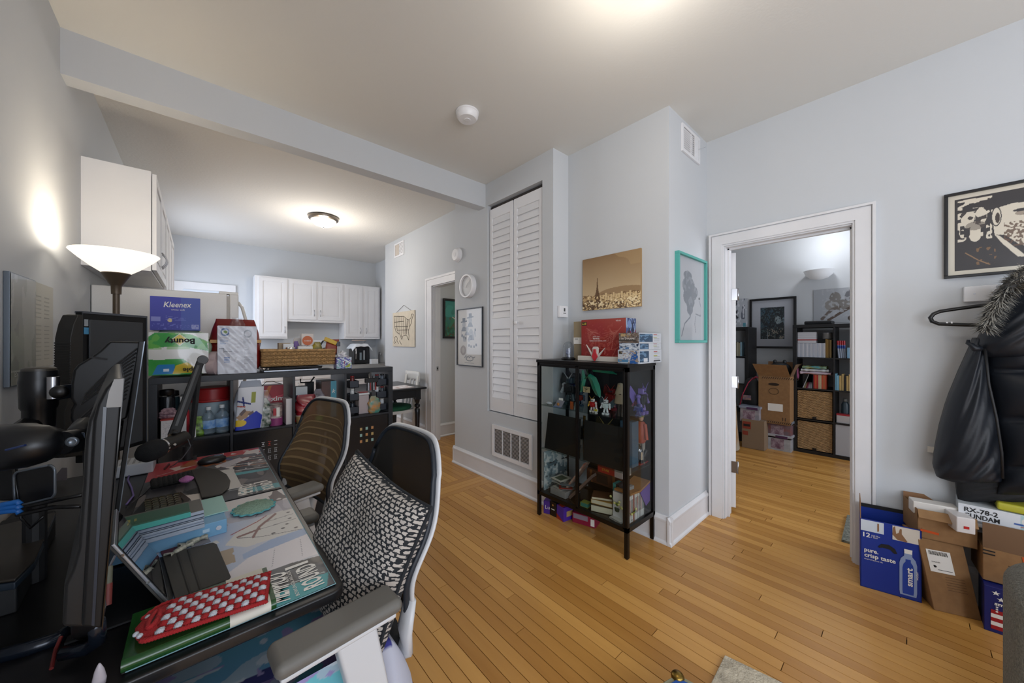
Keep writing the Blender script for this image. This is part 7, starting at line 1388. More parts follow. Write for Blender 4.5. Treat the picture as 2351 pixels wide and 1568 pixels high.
for l_ in pc_.data.loops: vi = l_.vertex_index % 1681; uvl.data[l_.index].uv = ((vi % 41)/40, (vi//41)/40)
ed = [pil(0)(u/20, 0) for u in range(21)]+[pil(0)(1, v/20) for v in range(21)]+[pil(0)(1-u/20, 1) for u in range(21)]+[pil(0)(0, 1-v/20) for v in range(21)]
G().tube(ed, .0055, 8).out('piping', PF, t, smooth=True)
# floral towel on the seat
pc = Pic(120, 120, '#b4b6c4'); pc.rect(.12, .12, .88, .88, '#33347c').rect(.17, .17, .83, .83, '#aab0c4'); pc.nz(16, '#7c8fb8', .55, .17, .17, .83, .83).nz(14, '#8c7cae', .66, .17, .17, .83, .83).nz(15, '#5fa3ae', .68, .17, .17, .83, .83)
t = thing('floral_towel', 'white towel with a navy border and purple flowers on the near chair seat', 'towel', (.3, 1.0, .5)); fn = crumple(.012, 4, 61)
def drape(X, Y): return fn(X, Y)*1.2-.10*np.clip((X-.78)/.22, 0, 1)**1.5
pc.sheet('cloth', (.0, .87, .530), (.45, 0, 0), (0, .52, 0), t, .95, 0, fn=lambda X, Y: fn(X, Y)*1.0-.12*np.clip((X-.86)/.14, 0, 1)**1.6-.16*np.clip((.14-Y)/.14, 0, 1)**1.3, matname='towel_print')
tc_ = Pic(110, 90, '#4c8f9e'); tc_.grad('#5f92bc', '#6fc0c8'); tc_.poly([(0, 0), (1, .0), (1, .12), (0, .12)], '#2c2f6c'); tc_.nz(9, '#a3bccc', .5, 0, .1, 1, 1).nz(14, '#9a90c0', .66).nz(11, '#c3d0da', .62); tc_.line([(0, .45), (1, .62)], .02, '#33347c')
t = thing('beach_towel', 'teal and navy patterned cloth hanging below the near desk edge beside the chair seat', 'towel', (.15, .8, .4)); 
A1, A2, A3 = PZ(440, 1600, .50), PZ(740, 1420, .50), PZ(860, 1600, .45)
fn3 = crumple(.02, 4, 62); tc_.sheet('cloth', (-.10, .955, .60), (.44, 0, -.02), (.02, .42, -.05), t, .95, 0, fn=lambda X, Y: fn3(X, Y), matname='towel_print'); tc_.sheet('hanging_side', (-.12, .80, .40), (.46, 0, 0), (-.0, .13, .17), t, .95, 0, fn=lambda X, Y: fn3(X+.3, Y), matname='towel_print')
# ================================================================== DISPLAY CABINET
FM = mat('cabinet_black_metal', '#0f0d0d', .35, .3); CG = glass_mat('cabinet_glass', '#f4f7f7', .01, .7, .015)
VX0, VX1, VY0, VY1, VZ = 1.975, 2.33, 1.15, 1.925, 1.21
t = thing('display_cabinet', 'tall black metal display cabinet with glass sides and doors, full of toy figures and books', 'cabinet', ((VX0+VX1)/2, (VY0+VY1)/2, 0)); VC = t
p_ = .024
for x in (VX0, VX1-p_):
    for y in (VY0, VY1-p_): G().box((x, y, 0.006), (x+p_, y+p_, VZ-.02)).cyl((x+p_/2, y+p_/2, 0), (x+p_/2, y+p_/2, .01), .008).out('leg', FM, t)
B('top_panel', (VX0-.006, VY0-.006, VZ-.022), (VX1, VY1+.006, VZ), FM, t, bev=.002)
zb_ = .165
for z in (zb_, VZ-.05): G().box((VX0, VY0, z), (VX0+p_, VY1, z+.03)).box((VX1-p_, VY0, z), (VX1, VY1, z+.03)).box((VX0+p_, VY0, z), (VX1-p_, VY0+p_, z+.03)).box((VX0+p_, VY1-p_, z), (VX1-p_, VY1, z+.03)).out('rail', FM, t)
B('bottom_panel', (VX0+.01, VY0+.01, zb_+.012), (VX1-.01, VY1-.01, zb_+.02), mat('cabinet_floor_dark', '#241d18', .25), t); B('back_panel', (VX1-.006, VY0+.02, zb_), (VX1-.002, 1.70, VZ-.03), mat('cabinet_back_dark', '#14161a', .5), t)
ym = (VY0+VY1)/2
for y0, y1 in ((VY0+.02, ym-.001), (ym+.001, VY1-.02)):
    g = G(); x0, x1 = VX0-.004, VX0+.010; z0, z1 = zb_+.02, VZ-.03; w_ = .011
    g.box((x0, y0, z0), (x1, y0+w_, z1)); g.box((x0, y1-w_, z0), (x1, y1, z1)); g.box((x0, y0, z0), (x1, y1, z0+w_)); g.box((x0, y0, z1-w_), (x1, y1, z1)); d = g.out('door', FM, t, bev=.001)
    B('pane', (VX0+.001, y0+w_, z0+w_), (VX0+.004, y1-w_, z1-w_), CG, d)
for y in (VY0+.008, VY1-.011): B('side_pane', (VX0+p_, y, zb_+.03), (VX1-p_, y+.003, VZ-.05), CG, t)
s1, s2 = .858, .52
SG = glass_mat('shelf_glass', '#e6eeec', .02, .8, .05)
for z in (s1, s2): B('glass_shelf', (VX0+.03, VY0+.015, z-.006), (VX1-.03, VY1-.015, z), SG, t)
BD = mat('board_black', '#161513', .55)
for y0, y1, k in ((1.172, 1.515, 'right'), (1.545, 1.885, 'left')):
    x = VX0+.04; g = G(); tp = (0 if k == 'right' else -.03)
    g.hexa([(x, y0, s2+.002), (x+.004, y0, s2+.002), (x+.004, y1+.012*0, s2+.002), (x, y1, s2+.002), (x+.01, y0, .80), (x+.014, y0, .80), (x+.014, y1+tp, .80), (x+.01, y1+tp, .80)])
    tag(g.out('black_board', BD, None), 'matt black board leaning behind the %s glass door on the lower shelf' % k, 'board')

TOYM = {}
def tm(h, r=.35): return mat('toy'+h, h, r)
def robot(label, x, y, z, h, c1, c2, c3, yaw=0, spikes=True, cape=None, group=None, wings=None):
    """generic jointed toy robot figure"""
    k = h
    with at((x, y, z), rz=yaw):
        t = thing('toy_robot', label, 'toy figure', (0, 0, 0), group)
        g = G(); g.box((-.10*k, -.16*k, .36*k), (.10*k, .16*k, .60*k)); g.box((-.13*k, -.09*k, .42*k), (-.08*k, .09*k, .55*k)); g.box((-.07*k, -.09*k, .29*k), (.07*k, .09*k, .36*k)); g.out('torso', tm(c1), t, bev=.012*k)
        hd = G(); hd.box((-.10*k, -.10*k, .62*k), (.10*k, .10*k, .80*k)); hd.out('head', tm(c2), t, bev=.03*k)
        G().box((-.107*k, -.07*k, .69*k), (-.10*k, .07*k, .73*k)).out('visor', tm('#1c2a36'), t)
        if spikes:
            for s_ in (-1, 1): G().cyl((-.10*k, .02*s_*k, .77*k), (-.11*k, .19*s_*k, .98*k), .018*k, .004*k, 6).out('antenna', tm(c3), t)
        for s_ in (-1, 1):
            g = G(); g.ball((0, .22*s_*k, .56*k), .075*k, 8, 6); g.cyl((0, .23*s_*k, .54*k), (-.04*k, .27*s_*k, .38*k), .042*k, .05*k, 8); g.ball((-.06*k, .28*s_*k, .35*k), .05*k, 8, 6); g.out('arm', tm(c3 if s_ > 0 else c2), t, smooth='auto')
            g = G(); g.cyl((0, .07*s_*k, .32*k), (-.01*k, .11*s_*k, .12*k), .05*k, .065*k, 8); g.box((-.13*k, (.11*s_-.06)*k, 0), (.07*k, (.11*s_+.06)*k, .10*k)); g.out('leg', tm(c2), t, bev=.008*k)
        if cape: G().grid(lambda u, v: Vector((.11*k+.05*k*v*math.sin(5*u), (-.2-.08*v+(.4+.16*v)*u)*k, (.66-.6*v)*k)), 8, 5).out('cape', tm(cape), t, smooth=True, solid=.004)
        if wings:
            for s_ in (-1, 1): G().prism([(.12*k, .06*s_*k, .55*k), (.14*k, .42*s_*k, .9*k), (.14*k, .5*s_*k, .6*k), (.13*k, .3*s_*k, .35*k)], (.02*k, 0, 0)).out('wing', tm(wings), t)
    return t
def vy(px, x): return PX(px, 800, x).y
def vx(px, y): return PY(px, 800, y).x
YW = 0
robot('small red and white toy robot with a gold crest on the top glass shelf', 2.06, vy(1361, 2.06), s1, .115, '#a02020', '#c9c6c0', '#b98a24', cape='#8c1c1a')
robot('small white and teal toy robot with long antennae on the top glass shelf', 2.05, vy(1391, 2.05), s1, .125, '#b9c6c6', '#c6cccc', '#b9bcc0', wings='#39494f')
robot('tiny yellow and white toy robot between the red and the teal robots', 2.03, vy(1369, 2.03), s1, .05, '#b8a42a', '#c9c9c4', '#b8a42a', spikes=False)
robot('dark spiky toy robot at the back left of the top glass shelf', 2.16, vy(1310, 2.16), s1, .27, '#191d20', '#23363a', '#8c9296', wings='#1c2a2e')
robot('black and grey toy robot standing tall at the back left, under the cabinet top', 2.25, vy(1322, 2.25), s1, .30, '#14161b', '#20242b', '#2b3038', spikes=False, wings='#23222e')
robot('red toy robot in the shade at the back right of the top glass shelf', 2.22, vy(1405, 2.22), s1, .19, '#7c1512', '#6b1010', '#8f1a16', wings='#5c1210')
robot('dark red and blue toy robot behind the middle door post', 2.18, vy(1333, 2.18), s1, .14, '#6c211a', '#2b4052', '#702018')
robot('purple and black toy robot at the right end of the top glass shelf', 2.245, 1.20, s1, .22, '#16151b', '#6f5a9c', '#5f4f98', wings='#6a589e', yaw=PI/2)
robot('small blue toy robot by the right glass side on the top shelf', 2.17, 1.185, s1, .10, '#20347c', '#1c2a66', '#20347c', spikes=False)
robot('pink and dark toy robot just right of the near cabinet post', vx(1466, 1.23), 1.23, s1, .14, '#8c2a52', '#2a2530', '#b04070', spikes=False)
# cloaked figure on clear stand
x, y = 2.07, vy(1424, 2.07)
t = thing('toy_figure', 'beige cloaked toy figure on a clear acrylic stand on the top glass shelf', 'toy figure', (x, y, s1)); CK = tm('#9c8f78', .8); 
g = G(); g.lathe([(.034, .085), (.038, .09), (.03, .14), (.036, .145), (.026, .175), (.02, .195), (.017, .215), (.004, .22)], (x, y, s1), 14); g.out('cloak', CK, t, smooth=True); G().ball((x-.008, y, s1+.20), (.012, .012, .014)).out('face', tm('#b59a6c'), t, smooth=True)
for s_ in (-1, 1): G().cyl((x, y+.012*s_, s1), (x, y+.012*s_, s1+.09), .007).out('leg', tm('#3a3028'), t)
G().tube([(x-.03, y-.025, s1+.15), (x-.03, y+.028, s1+.145)], .003).out('belt', tm('#4a3a26'), t); B('acrylic_block', (x-.035, y-.04, s1), (x+.02, y+.03, s1+.085), CLEAR, t)
# green translucent winged piece
GT = mat('translucent_green', '#2f9c7c', .12, trans=.35, spec=.6, coat=.5); t = thing('toy_wings', 'large translucent green wing parts of a toy, hanging over the top glass shelf', 'toy', (2.12, 1.5, s1+.1))
def blade(pts, w0, tck=.012):
    P = [PX(px, py, 2.10) for px, py in pts]; g = G(); n = len(P); rows = []
    for i, p in enumerate(P):
        k = i/(n-1); w_ = w0*(math.sin(PI*min(.98, .12+k*.86))**.7); d = (P[min(i+1, n-1)]-P[max(i-1, 0)]).normalized(); s_ = d.cross(Vector((1, 0, 0))).normalized()
        rows.append([p+s_*w_, p+Vector((-tck, 0, 0)), p-s_*w_, p+Vector((tck, 0, 0))])
    g.ring(rows); return g.out('wing_blade', GT, t, smooth='auto')
blade([(1352, 862), (1362, 872), (1368, 888), (1373, 902), (1378, 912)], .035); blade([(1362, 850), (1378, 848), (1395, 851), (1415, 859)], .022); blade([(1338, 850), (1340, 870), (1336, 890), (1334, 900)], .022)
G().tube([PX(1345, 846, 2.12), PX(1352, 862, 2.1), PX(1340, 872, 2.1)], .006).out('connector', tm('#2c4a2e'), t); 
tt = thing('tag', 'small beige printed card hanging by the green toy wings', 'card', PX(1347, 895, 2.04)); a, b = PX(1339, 887, 2.04), PX(1354, 902, 2.04); B('card', (2.038, b.y, b.z), (2.042, a.y, a.z), tm('#a3936c', .7), tt); G().tube([(2.037, a.y-.012, a.z-.008), (2.037, (a.y+b.y)/2, (a.z+b.z)/2), (2.037, b.y+.01, a.z-.012)], .0016, 4).out('mark', INK, tt); G().tube([(2.037, (a.y+b.y)/2, a.z-.004), (2.037, (a.y+b.y)/2+.004, b.z+.006)], .0016, 4).out('mark', INK, tt)
# little display stands left
t = thing('toy_display_card', 'small grey slanted display card with a tiny figure, left on the top glass shelf', 'display card', (2.04, vy(1283, 2.04), s1)); y = vy(1284, 2.04)
G().prism([(2.02, y-.035, s1), (2.02, y+.035, s1), (2.06, y+.035, s1+.045), (2.06, y-.035, s1+.045)], (.004, 0, 0)).out('card', tm('#8a8792', .5), t); B('header', (2.058, y-.02, s1+.045), (2.062, y+.02, s1+.062), PAPER, t); G().ball((2.028, y, s1+.02), (.008, .012, .012)).out('figure', tm('#b0763c'), t); B('base', (1.99+.015, y-.035, s1), (2.02, y+.03, s1+.004), tm('#6a7fae'), t)
t = thing('toy_display_card', 'tiny orange card with a grey wedge beside the middle post', 'display card', (2.03, vy(1316, 2.03), s1)); y = vy(1313, 2.03); B('card', (2.03, y-.012, s1), (2.033, y+.016, s1+.055), tm('#a0522a'), t); G().prism([(2.03, y-.045, s1), (2.03, y-.02, s1), (2.03, y-.028, s1+.055)], (.012, 0, 0)).out('wedge', tm('#8fa09c'), t)
tag(G().ball((2.05, vy(1261, 2.05), s1+.012), (.02, .028, .012), 10, 6).out('toy_part', tm('#b9bcc0'), None, smooth=True), 'small pale toy part at the far left of the top glass shelf', 'toy part')
# lower shelf: figure in orange jacket, silver engine parts
def vp(px, py, x): return PX(px, py, x)
x, y = vx(1472, 1.215), 1.215
t = thing('toy_figure', 'toy figure in an orange jacket and yellow cap on the lower glass shelf', 'toy figure', (x, y, s2))
g = G(); g.lathe([(.026, .14), (.034, .16), (.036, .22), (.03, .27), (.018, .285)], (x, y, s2), 12); g.cyl((x-.005, y-.03, s2+.27), (x-.015, y-.048, s2+.17), .013, .011); g.cyl((x-.005, y+.03, s2+.27), (x-.015, y+.045, s2+.17), .013, .011); g.out('jacket', tm('#9c3f24', .6), t, smooth='auto')
G().ball((x, y, s2+.305), (.017, .016, .02)).out('head', tm('#b78a6c', .6), t, smooth=True); G().lathe([(.02, .315), (.018, .333), (.004, .34)], (x, y, s2), 12).out('cap', tm('#a89a24', .5), t, smooth=True)
for s_ in (-1, 1): G().cyl((x, y+.014*s_, s2+.15), (x, y+.016*s_, s2), .014, .010).out('leg', tm('#8a7f74', .6), t, smooth=True)
B('base', (x-.05, y-.022, s2), (x+.06, y+.06, s2+.008), tm('#8c1c1c', .3), t)
robot('red and silver toy robot beside the figure in the orange jacket', vx(1483, 1.26), 1.26, s2, .16, '#8f1f1c', '#55585c', '#9c2420', wings='#8f1f1c')
t = thing('toy_engine', 'silver and black toy engine parts behind the red toy robot', 'toy', (2.26, 1.21, s2)); rr = random.Random(9)
for k in range(9): G().cyl((2.24+rr.uniform(-.03, .04), 1.20+rr.uniform(-.02, .05), s2+rr.uniform(0, .08)), (2.24+rr.uniform(-.03, .04), 1.20+rr.uniform(-.02, .05), s2+rr.uniform(.05, .14)), rr.uniform(.008, .016)).out('part', CHROME if k % 2 else BLACK, t, smooth='auto')
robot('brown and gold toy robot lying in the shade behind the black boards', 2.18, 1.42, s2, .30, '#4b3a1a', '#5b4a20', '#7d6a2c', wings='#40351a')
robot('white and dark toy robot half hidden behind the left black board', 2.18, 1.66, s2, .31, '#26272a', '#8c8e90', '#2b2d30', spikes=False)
tag(G().prism([(2.06, 1.535, s2), (2.06, 1.55, s2), (2.06, 1.55, s2+.30), (2.06, 1.53, s2+.30)], (.004, 0, 0)).out('gold_strip', mat('gold_mottled', '#6e5420', .35, .4, noise=(60, .6), c2='#2e1c0c'), None), 'narrow mottled gold strip between the two black boards', 'strip')
tag(B('blue_box', (2.12, 1.20, s2), (2.2, 1.29, s2+.30), mat('blue_grey_box', '#3c5668', .5), None, .002), 'blue-grey box standing behind the right black board', 'box')
# bottom shelf
bz = zb_+.021
def book(label, x, y, z, sx, sy, sz, c, rz=0, pages='#c9c0a4', cat='book', rx=0, name='book', group=None):
    with at((x, y, z), rz=rz, rx=rx):
        t = thing(name, label, cat, (0, 0, 0), group)
        B('cover', (-sx/2, -sy/2, 0), (sx/2, sy/2, .0025), tm(c, .45), t); B('cover', (-sx/2, -sy/2, sz-.0025), (sx/2, sy/2, sz), tm(c, .45), t); B('spine', (-sx/2, sy/2-.003, 0), (sx/2, sy/2, sz), tm(c, .45), t)
        B('page_block', (-sx/2+.002, -sy/2+.003, .0025), (sx/2-.003, sy/2-.003, sz-.0025), tm(pages, .8), t)
    return t
book('dark brown hardback at the bottom of the stack on the cabinet floor', 2.12, 1.40, bz, .16, .17, .045, '#2a1c12', .35); book('mustard yellow book in the middle of the stack on the cabinet floor', 2.12, 1.41, bz+.046, .14, .15, .03, '#a37a2c', .28)
book('small brown patterned book on top of the mustard book', 2.11, 1.42, bz+.077, .11, .14, .018, '#5a3a26', .5); t = book('thin white sheet pad under the brown patterned book', 2.12, 1.43, bz+.0765, .001, .001, .0005, '#d0cdc4') if False else None
book('small teal and yellow box-like booklet near the middle door post', 2.05, vy(1345, 2.05), bz, .05, .06, .03, '#7f8a3c', .1, '#2f7a6c', 'booklet')
book('white pamphlets lying near the right end of the cabinet floor', 2.05, vy(1420, 2.05), bz, .07, .09, .014, '#b9b6ae', -.2, '#9a968c', 'pamphlet')
B_ = B
t = thing('photo_box', 'grey photo box under loose pictures at the left of the cabinet floor', 'box', (2.10, 1.76, bz)); B('box', (2.02, 1.68, bz), (2.20, 1.83, bz+.05), tm('#8d8a86', .5), t, bev=.004)
rr = random.Random(3)
for k in range(9):
    with at((2.10+rr.uniform(-.03, .03), 1.75+rr.uniform(-.04, .05), bz+.053+.007*k), rz=rr.uniform(-.7, .7), rx=rr.uniform(-.06, .06)):
        cc_ = ['#a9a69e', '#7b8188', '#a03a30', '#4c5a4e', '#b9b6ac', '#8c8a86', '#5c6a72', '#b0ada4', '#c9c4b6'][k]
        t = thing('picture_card', ['pale', 'grey-blue', 'red', 'dark green', 'cream', 'grey', 'slate', 'ivory', 'green-centred'][k]+' picture card, %s from the bottom of the pile on the grey photo box' % ORD[k], 'card', (0, 0, 0), 'picture cards piled on the grey photo box')
        B('card', (-.06, -.05, 0), (.06, .05, .003), tm(cc_, .5), t); B('print', (-.04, -.033, .003), (.04, .033, .0035), tm('#4d5a45' if k == 8 else '#6a6d6c', .5), t)
t = thing('plush_rack', 'white printed comic strip panel standing at the left end of the cabinet floor', 'panel', (2.1, 1.895, bz)); pc = Pic(26, 60, '#8ea0a4').nz(16, '#c9ccc8', .5).nz(10, '#1c1c1e', .72).nz(14, '#5a6f76', .7); pc.sheet('print', (2.30, 1.893, bz), (-.28, 0, 0), (0, 0, .30), t); B('board', (2.02, 1.894, bz), (2.30, 1.90, bz+.30), tm('#7f9096', .6), t)
t = thing('magazine_bundle', 'plastic-wrapped magazine leaning against the middle of the cabinet floor', 'magazine', (2.1, 1.62, bz)); G().hexa([(2.05, 1.66, bz), (2.16, 1.68, bz), (2.16, 1.70, bz+.01), (2.05, 1.68, bz+.01), (2.10, 1.50, bz+.19), (2.22, 1.52, bz+.19), (2.22, 1.53, bz+.205), (2.10, 1.51, bz+.205)]).out('magazine', tm('#6f5a50', .25), t); G().hexa([(2.06, 1.70, bz+.06), (2.18, 1.72, bz+.06), (2.18, 1.73, bz+.07), (2.06, 1.71, bz+.07), (2.09, 1.56, bz+.27), (2.2, 1.58, bz+.27), (2.2, 1.585, bz+.28), (2.09, 1.565, bz+.28)]).out('cover', mat('cover_rust', '#8f4a36', .3, noise=(30, .5), c2='#b9a898'), t)
# standing books at the right, manga row seen through the side
t = thing('comic_crate', 'brown printed wooden crate holding books on the cabinet floor', 'crate', (2.2, 1.45, bz)); B('crate', (2.17, 1.32, bz+.13), (2.20, 1.60, bz+.22), tm('#4c2a18', .6), t, bev=.002); 
for y in (1.36, 1.55): B('strap', (2.168, y, bz+.13), (2.17, y+.02, bz+.22), tm('#7a4a22', .6), t)
B('stamp', (2.168, 1.42, bz+.145), (2.17, 1.51, bz+.205), tm('#2c1a10', .6), t)
t = thing('game_box', 'red game box with yellow lettering lying on the crate in the cabinet', 'box', (2.2, 1.40, bz+.222)); B('box', (2.165, 1.36, bz+.222), (2.28, 1.50, bz+.28), tm('#a02a20', .4), t, bev=.002); B('white_end', (2.164, 1.30, bz+.222), (2.28, 1.36, bz+.28), tm('#c0aaa0', .5), t); txt('STAR', (2.1635, 1.46, bz+.24), (0, -1, 0), (0, 0, 1), .018, tm('#c9a03c'), t)
cols = ['#c9c6c2', '#bdbab4', '#d0cdca', '#7c2f26', '#c6c3c0', '#cfccc6', '#b4b1ac', '#cac7c2', '#a39e98', '#c9c6c2', '#d0cdca', '#bdbab4', '#c4c1bb', '#cfccc6']
for k in range(12):
    x = 2.05+k*.0155; t = thing('paperback', ORD[k]+' paperback from the left behind the right glass side of the cabinet', 'book', (x, 1.22, bz), 'paperbacks in the cabinet'); B('cover', (x, 1.18, bz), (x+.0145, 1.30, bz+.175), tm(cols[k], .5), t); B('title_strip', (x+.004, 1.1795, bz+.05), (x+.0105, 1.18, bz+.15), tm('#55504e' if k % 3 else '#8a2a24', .6), t)
t = thing('picture_book', 'purple and orange picture book standing open behind the right glass side', 'book', (2.26, 1.2, bz)); G().prism([(2.17, 1.172, bz+.17), (2.30, 1.172, bz+.20), (2.30, 1.172, bz+.08), (2.25, 1.172, bz+.06)], (0, .004, 0)).out('cover', tm('#6a4a94', .5), t); G().prism([(2.05, 1.170, bz+.185), (2.17, 1.170, bz+.175), (2.30, 1.170, bz+.205), (2.30, 1.170, bz+.217), (2.17, 1.170, bz+.187), (2.05, 1.170, bz+.197)], (0, .12, 0)).out('edge', tm('#9c6a3a', .6), t)
for k, (c, lab) in enumerate((('#2f7f7c', 'teal'), ('#1b1c20', 'black'), ('#3c3a3e', 'charcoal'), ('#2a3a52', 'navy'), ('#8c8c8c', 'grey'))):
    y = 1.315-.026*k*.9; t = thing('book', '%s book standing behind the near cabinet door frame' % lab, 'book', (2.12, y, bz)); B('cover', (2.09, y-.011, bz), (2.16, y+.011, bz+.21), tm(c, .4), t); B('title_strip', (2.0895, y-.005, bz+.03), (2.09, y+.005, bz+.17), tm('#8fb0ae' if k == 0 else '#8a8684', .5), t)
# artificial flowers
def flower_plant(label, x, y, z, n, seed):
    t = thing('artificial_plant', label, 'plant', (x, y, z)); r_ = random.Random(seed); G().lathe([(.018, 0), (.022, .02), (.018, .025)], (x, y, z), 12).out('pot', tm('#2c3a26', .6), t)
    for k in range(n):
        a = r_.uniform(0, 2*PI); L = r_.uniform(.04, .085); e = Vector((x+math.cos(a)*L*.6, y+math.sin(a)*L*.6, z+.02+L*.8)); c_ = Vector((x, y, z+.02)); s_ = Vector((-math.sin(a), math.cos(a), 0))*.009; md = c_.lerp(e, .55)+Vector((0, 0, .012))
        G().add([c_, md+s_, e, md-s_], [(0, 1, 2, 3)]).out('leaf', tm(['#3c6a2c', '#8a9a2c', '#2c5a3a'][k % 3], .5), t)
        if k % 3 == 0: G().ball(e, .008, 8, 5).out('blossom', tm('#c9c47c', .6), t)
flower_plant('small green and yellow artificial plant at the near corner of the cabinet floor', 2.08, 1.20, bz, 22, 2); flower_plant('trailing artificial flowers beside the mustard book', 2.06, 1.27, bz+.05, 16, 5)
# boxes under the cabinet
def smallbox(label, p, q, h, c, d=.09, txt_=None, tc='#d0c8d8'):
    p, q = Vector((*p, 0)), Vector((*q, 0)); r = q-p; n = Vector((0, 0, 1)).cross(r).normalized(); n = n if n.x > 0 else -n; t = thing('snack_box', label, 'box', p+r/2+n*d/2)
    G().hexa([p, q, q+n*d, p+n*d, p+Vector((0, 0, h)), q+Vector((0, 0, h)), q+n*d+Vector((0, 0, h)), p+n*d+Vector((0, 0, h))]).out('box', tm(c, .4), t, bev=.002); return t, p, r, n
z0 = lambda px, py: (PZ(px, py, 0).x, PZ(px, py, 0).y)
t, p, r, n = smallbox('small purple snack box under the left end of the cabinet', z0(1248, 1178), z0(1262, 1181), .10, '#4a2a86'); txt('Lu', p+r*.3+Vector((0, 0, .04))-n*.002, r, (0, 0, 1), .03, PAPER, t)
t, p, r, n = smallbox('black snack box between the two purple boxes under the cabinet', z0(1263, 1182), z0(1276, 1188), .11, '#17110f'); G().ball(p+r*.5+Vector((0, 0, .085))-n*.001, (.002, .008, .008), 10, 6).out('emblem', tm('#b07a3c'), t); B('strip', p+r*.2+Vector((-.002, 0, .05)), p+r*.8+Vector((-.001, 0, .055)), PAPER, t)
t, p, r, n = smallbox('larger purple snack box with a red corner under the cabinet', z0(1278, 1189), z0(1294, 1199), .105, '#4c2c98', .14); G().prism([p-n*.001, p+r-n*.001, p-n*.001+Vector((0, 0, .04))], -n*.0005).out('red_corner', tm('#a03020'), t); q = p+r; G().prism([q+n*.03+Vector((0, 0, .03)), q+n*.09+Vector((0, 0, .03)), q+n*.09+Vector((0, 0, .07)), q+n*.03+Vector((0, 0, .07))], r.normalized()*.001).out('label', tm('#b0955c'), t); G().prism([p+r*.2+Vector((0, 0, .106)), p+r*.8+Vector((0, 0, .106)), p+r*.8+n*.05+Vector((0, 0, .106)), p+r*.2+n*.05+Vector((0, 0, .106))], (0, 0, .001)).out('top_label', tm('#b03a1c'), t)
t, p, r, n = smallbox('long flat red box with grey print under the cabinet', z0(1314, 1198), z0(1367, 1214), .075, '#8c1c3c', .10); G().prism([p+r*.05+Vector((0, 0, .035))-n*.001, p+r*.68+Vector((0, 0, .035))-n*.001, p+r*.68+Vector((0, 0, .07))-n*.001, p+r*.05+Vector((0, 0, .07))-n*.001], -n*.0006).out('grey_panel', tm('#8a8290'), t); G().prism([p+r*.80+Vector((0, 0, .01))-n*.001, p+r*.96+Vector((0, 0, .01))-n*.001, p+r*.96+Vector((0, 0, .06))-n*.001, p+r*.80+Vector((0, 0, .06))-n*.001], -n*.0006).out('white_label', PAPER, t)

# ---- on top of the display cabinet
TP = VZ+.001
c = Vector((PX(1305, 824, 2.12).x, PX(1305, 824, 2.12).y, TP)); t = thing('glass_cloche', 'clear glass dome on a black round base, standing on the display cabinet', 'glass dome', c)
G().lathe([(.052, 0), (.054, .004), (.054, .012), (.046, .016), (.046, .018)], c, 28).out('base', BLACK, t, smooth='auto')
G().lathe([(.043, .018), (.043, .09), (.040, .11), (.030, .128), (.015, .137), (.001, .139)], c, 28, caps=False).out('dome', glass_mat('dome_glass', '#f0f3f6', .01, 1.3, .05), t, smooth=True); G().ball(c+Vector((0, 0, .142)), .004).out('finial', CLEAR, t, smooth=True)
tag(G().ball(c+Vector((0, 0, .062)), (.018, .02, .024)).ball(c+Vector((-.008, 0, .050)), (.014, .016, .014)).cyl(c+Vector((0, 0, .018)), c+Vector((0, 0, .04)), .012, .008).out('helmet_toy', tm('#7c8296', .3), None, smooth=True), 'small silver-blue toy helmet inside the glass dome', 'toy')
# red kit box with line art
ya, yb_ = PX(1335, 800, 2.13).y, PX(1437, 800, 2.13).y; z1 = PX(1437, 729, 2.13).z
t = thing('model_kit_box', 'large red model kit box with pale line art standing on the display cabinet', 'box', (2.19, (ya+yb_)/2, TP)); B('box', (2.13, yb_, TP), (2.26, ya, z1), mat('kit_red', '#7c1f20', .3), t, bev=.002)
pc = Pic(150, 110, '#8c2422'); pc.grad('#7d1c1d', '#97322a'); 
for k in range(7): pc.line([(.28+.02*k, .35+.06*k), (.18-.01*k, .55+.04*k), (.32+.02*k, .75-.02*k)], .004, '#b5685a', .7); pc.line([(.62-.02*k, .35+.05*k), (.78+.01*k, .55+.03*k), (.66, .78-.03*k)], .004, '#b5685a', .7)
pc.line([(.12, .8), (.35, .6), (.35, .3), (.7, .28), (.75, .6), (.92, .82)], .005, '#b96f60', .8); pc.line([(.05, .4), (.25, .28), (.3, .1)], .004, '#b96f60', .6); pc.line([(.95, .45), (.8, .3), (.72, .12)], .004, '#b96f60', .6); pc.nz(30, '#a4443a', .68, .1, .05, .9, .9, .6); pc.rect(.01, .86, .13, .95, '#17120e'); pc.rect(.02, .875, .12, .935, '#b9a13c'); pc.ell(.28, .5, .022, .08, '#a35a4e').ell(.66, .5, .022, .08, '#a35a4e'); pc.ell(.28, .5, .015, .06, '#82211f').ell(.66, .5, .015, .06, '#82211f')
pc.sheet('front_print', (2.1292, ya, TP+.001), (0, yb_-ya, 0), (0, 0, z1-TP-.002), t, .22, .6)
txt('SAZABI', (2.128, ya-.105, TP+.155), (0, -1, 0), (0, 0, 1), .012, PAPER, t, width=.055, bold=.02) if False else txt('NU AXCEL', (2.128, ya-.105, TP+.155), (0, -1, 0), (0, 0, 1), .011, PAPER, t, width=.055, bold=.02)
txt('PERFECT GRADE', (2.128, ya-.105, TP+.172), (0, -1, 0), (0, 0, 1), .005, PAPER, t, width=.055); txt('MODEL CHAR SPECIAL UNIT', (2.128, ya-.075, TP+.140), (0, -1, 0), (0, 0, 1), .007, PAPER, t, width=.14); txt('MG', (2.127, ya-.012, z1-.033), (0, -1, 0), (0, 0, 1), .012, tm('#2c2410'), t, bold=.02); txt('VER.KA', (2.128, yb_+.075, z1-.022), (0, -1, 0), (0, 0, 1), .009, PAPER, t); 
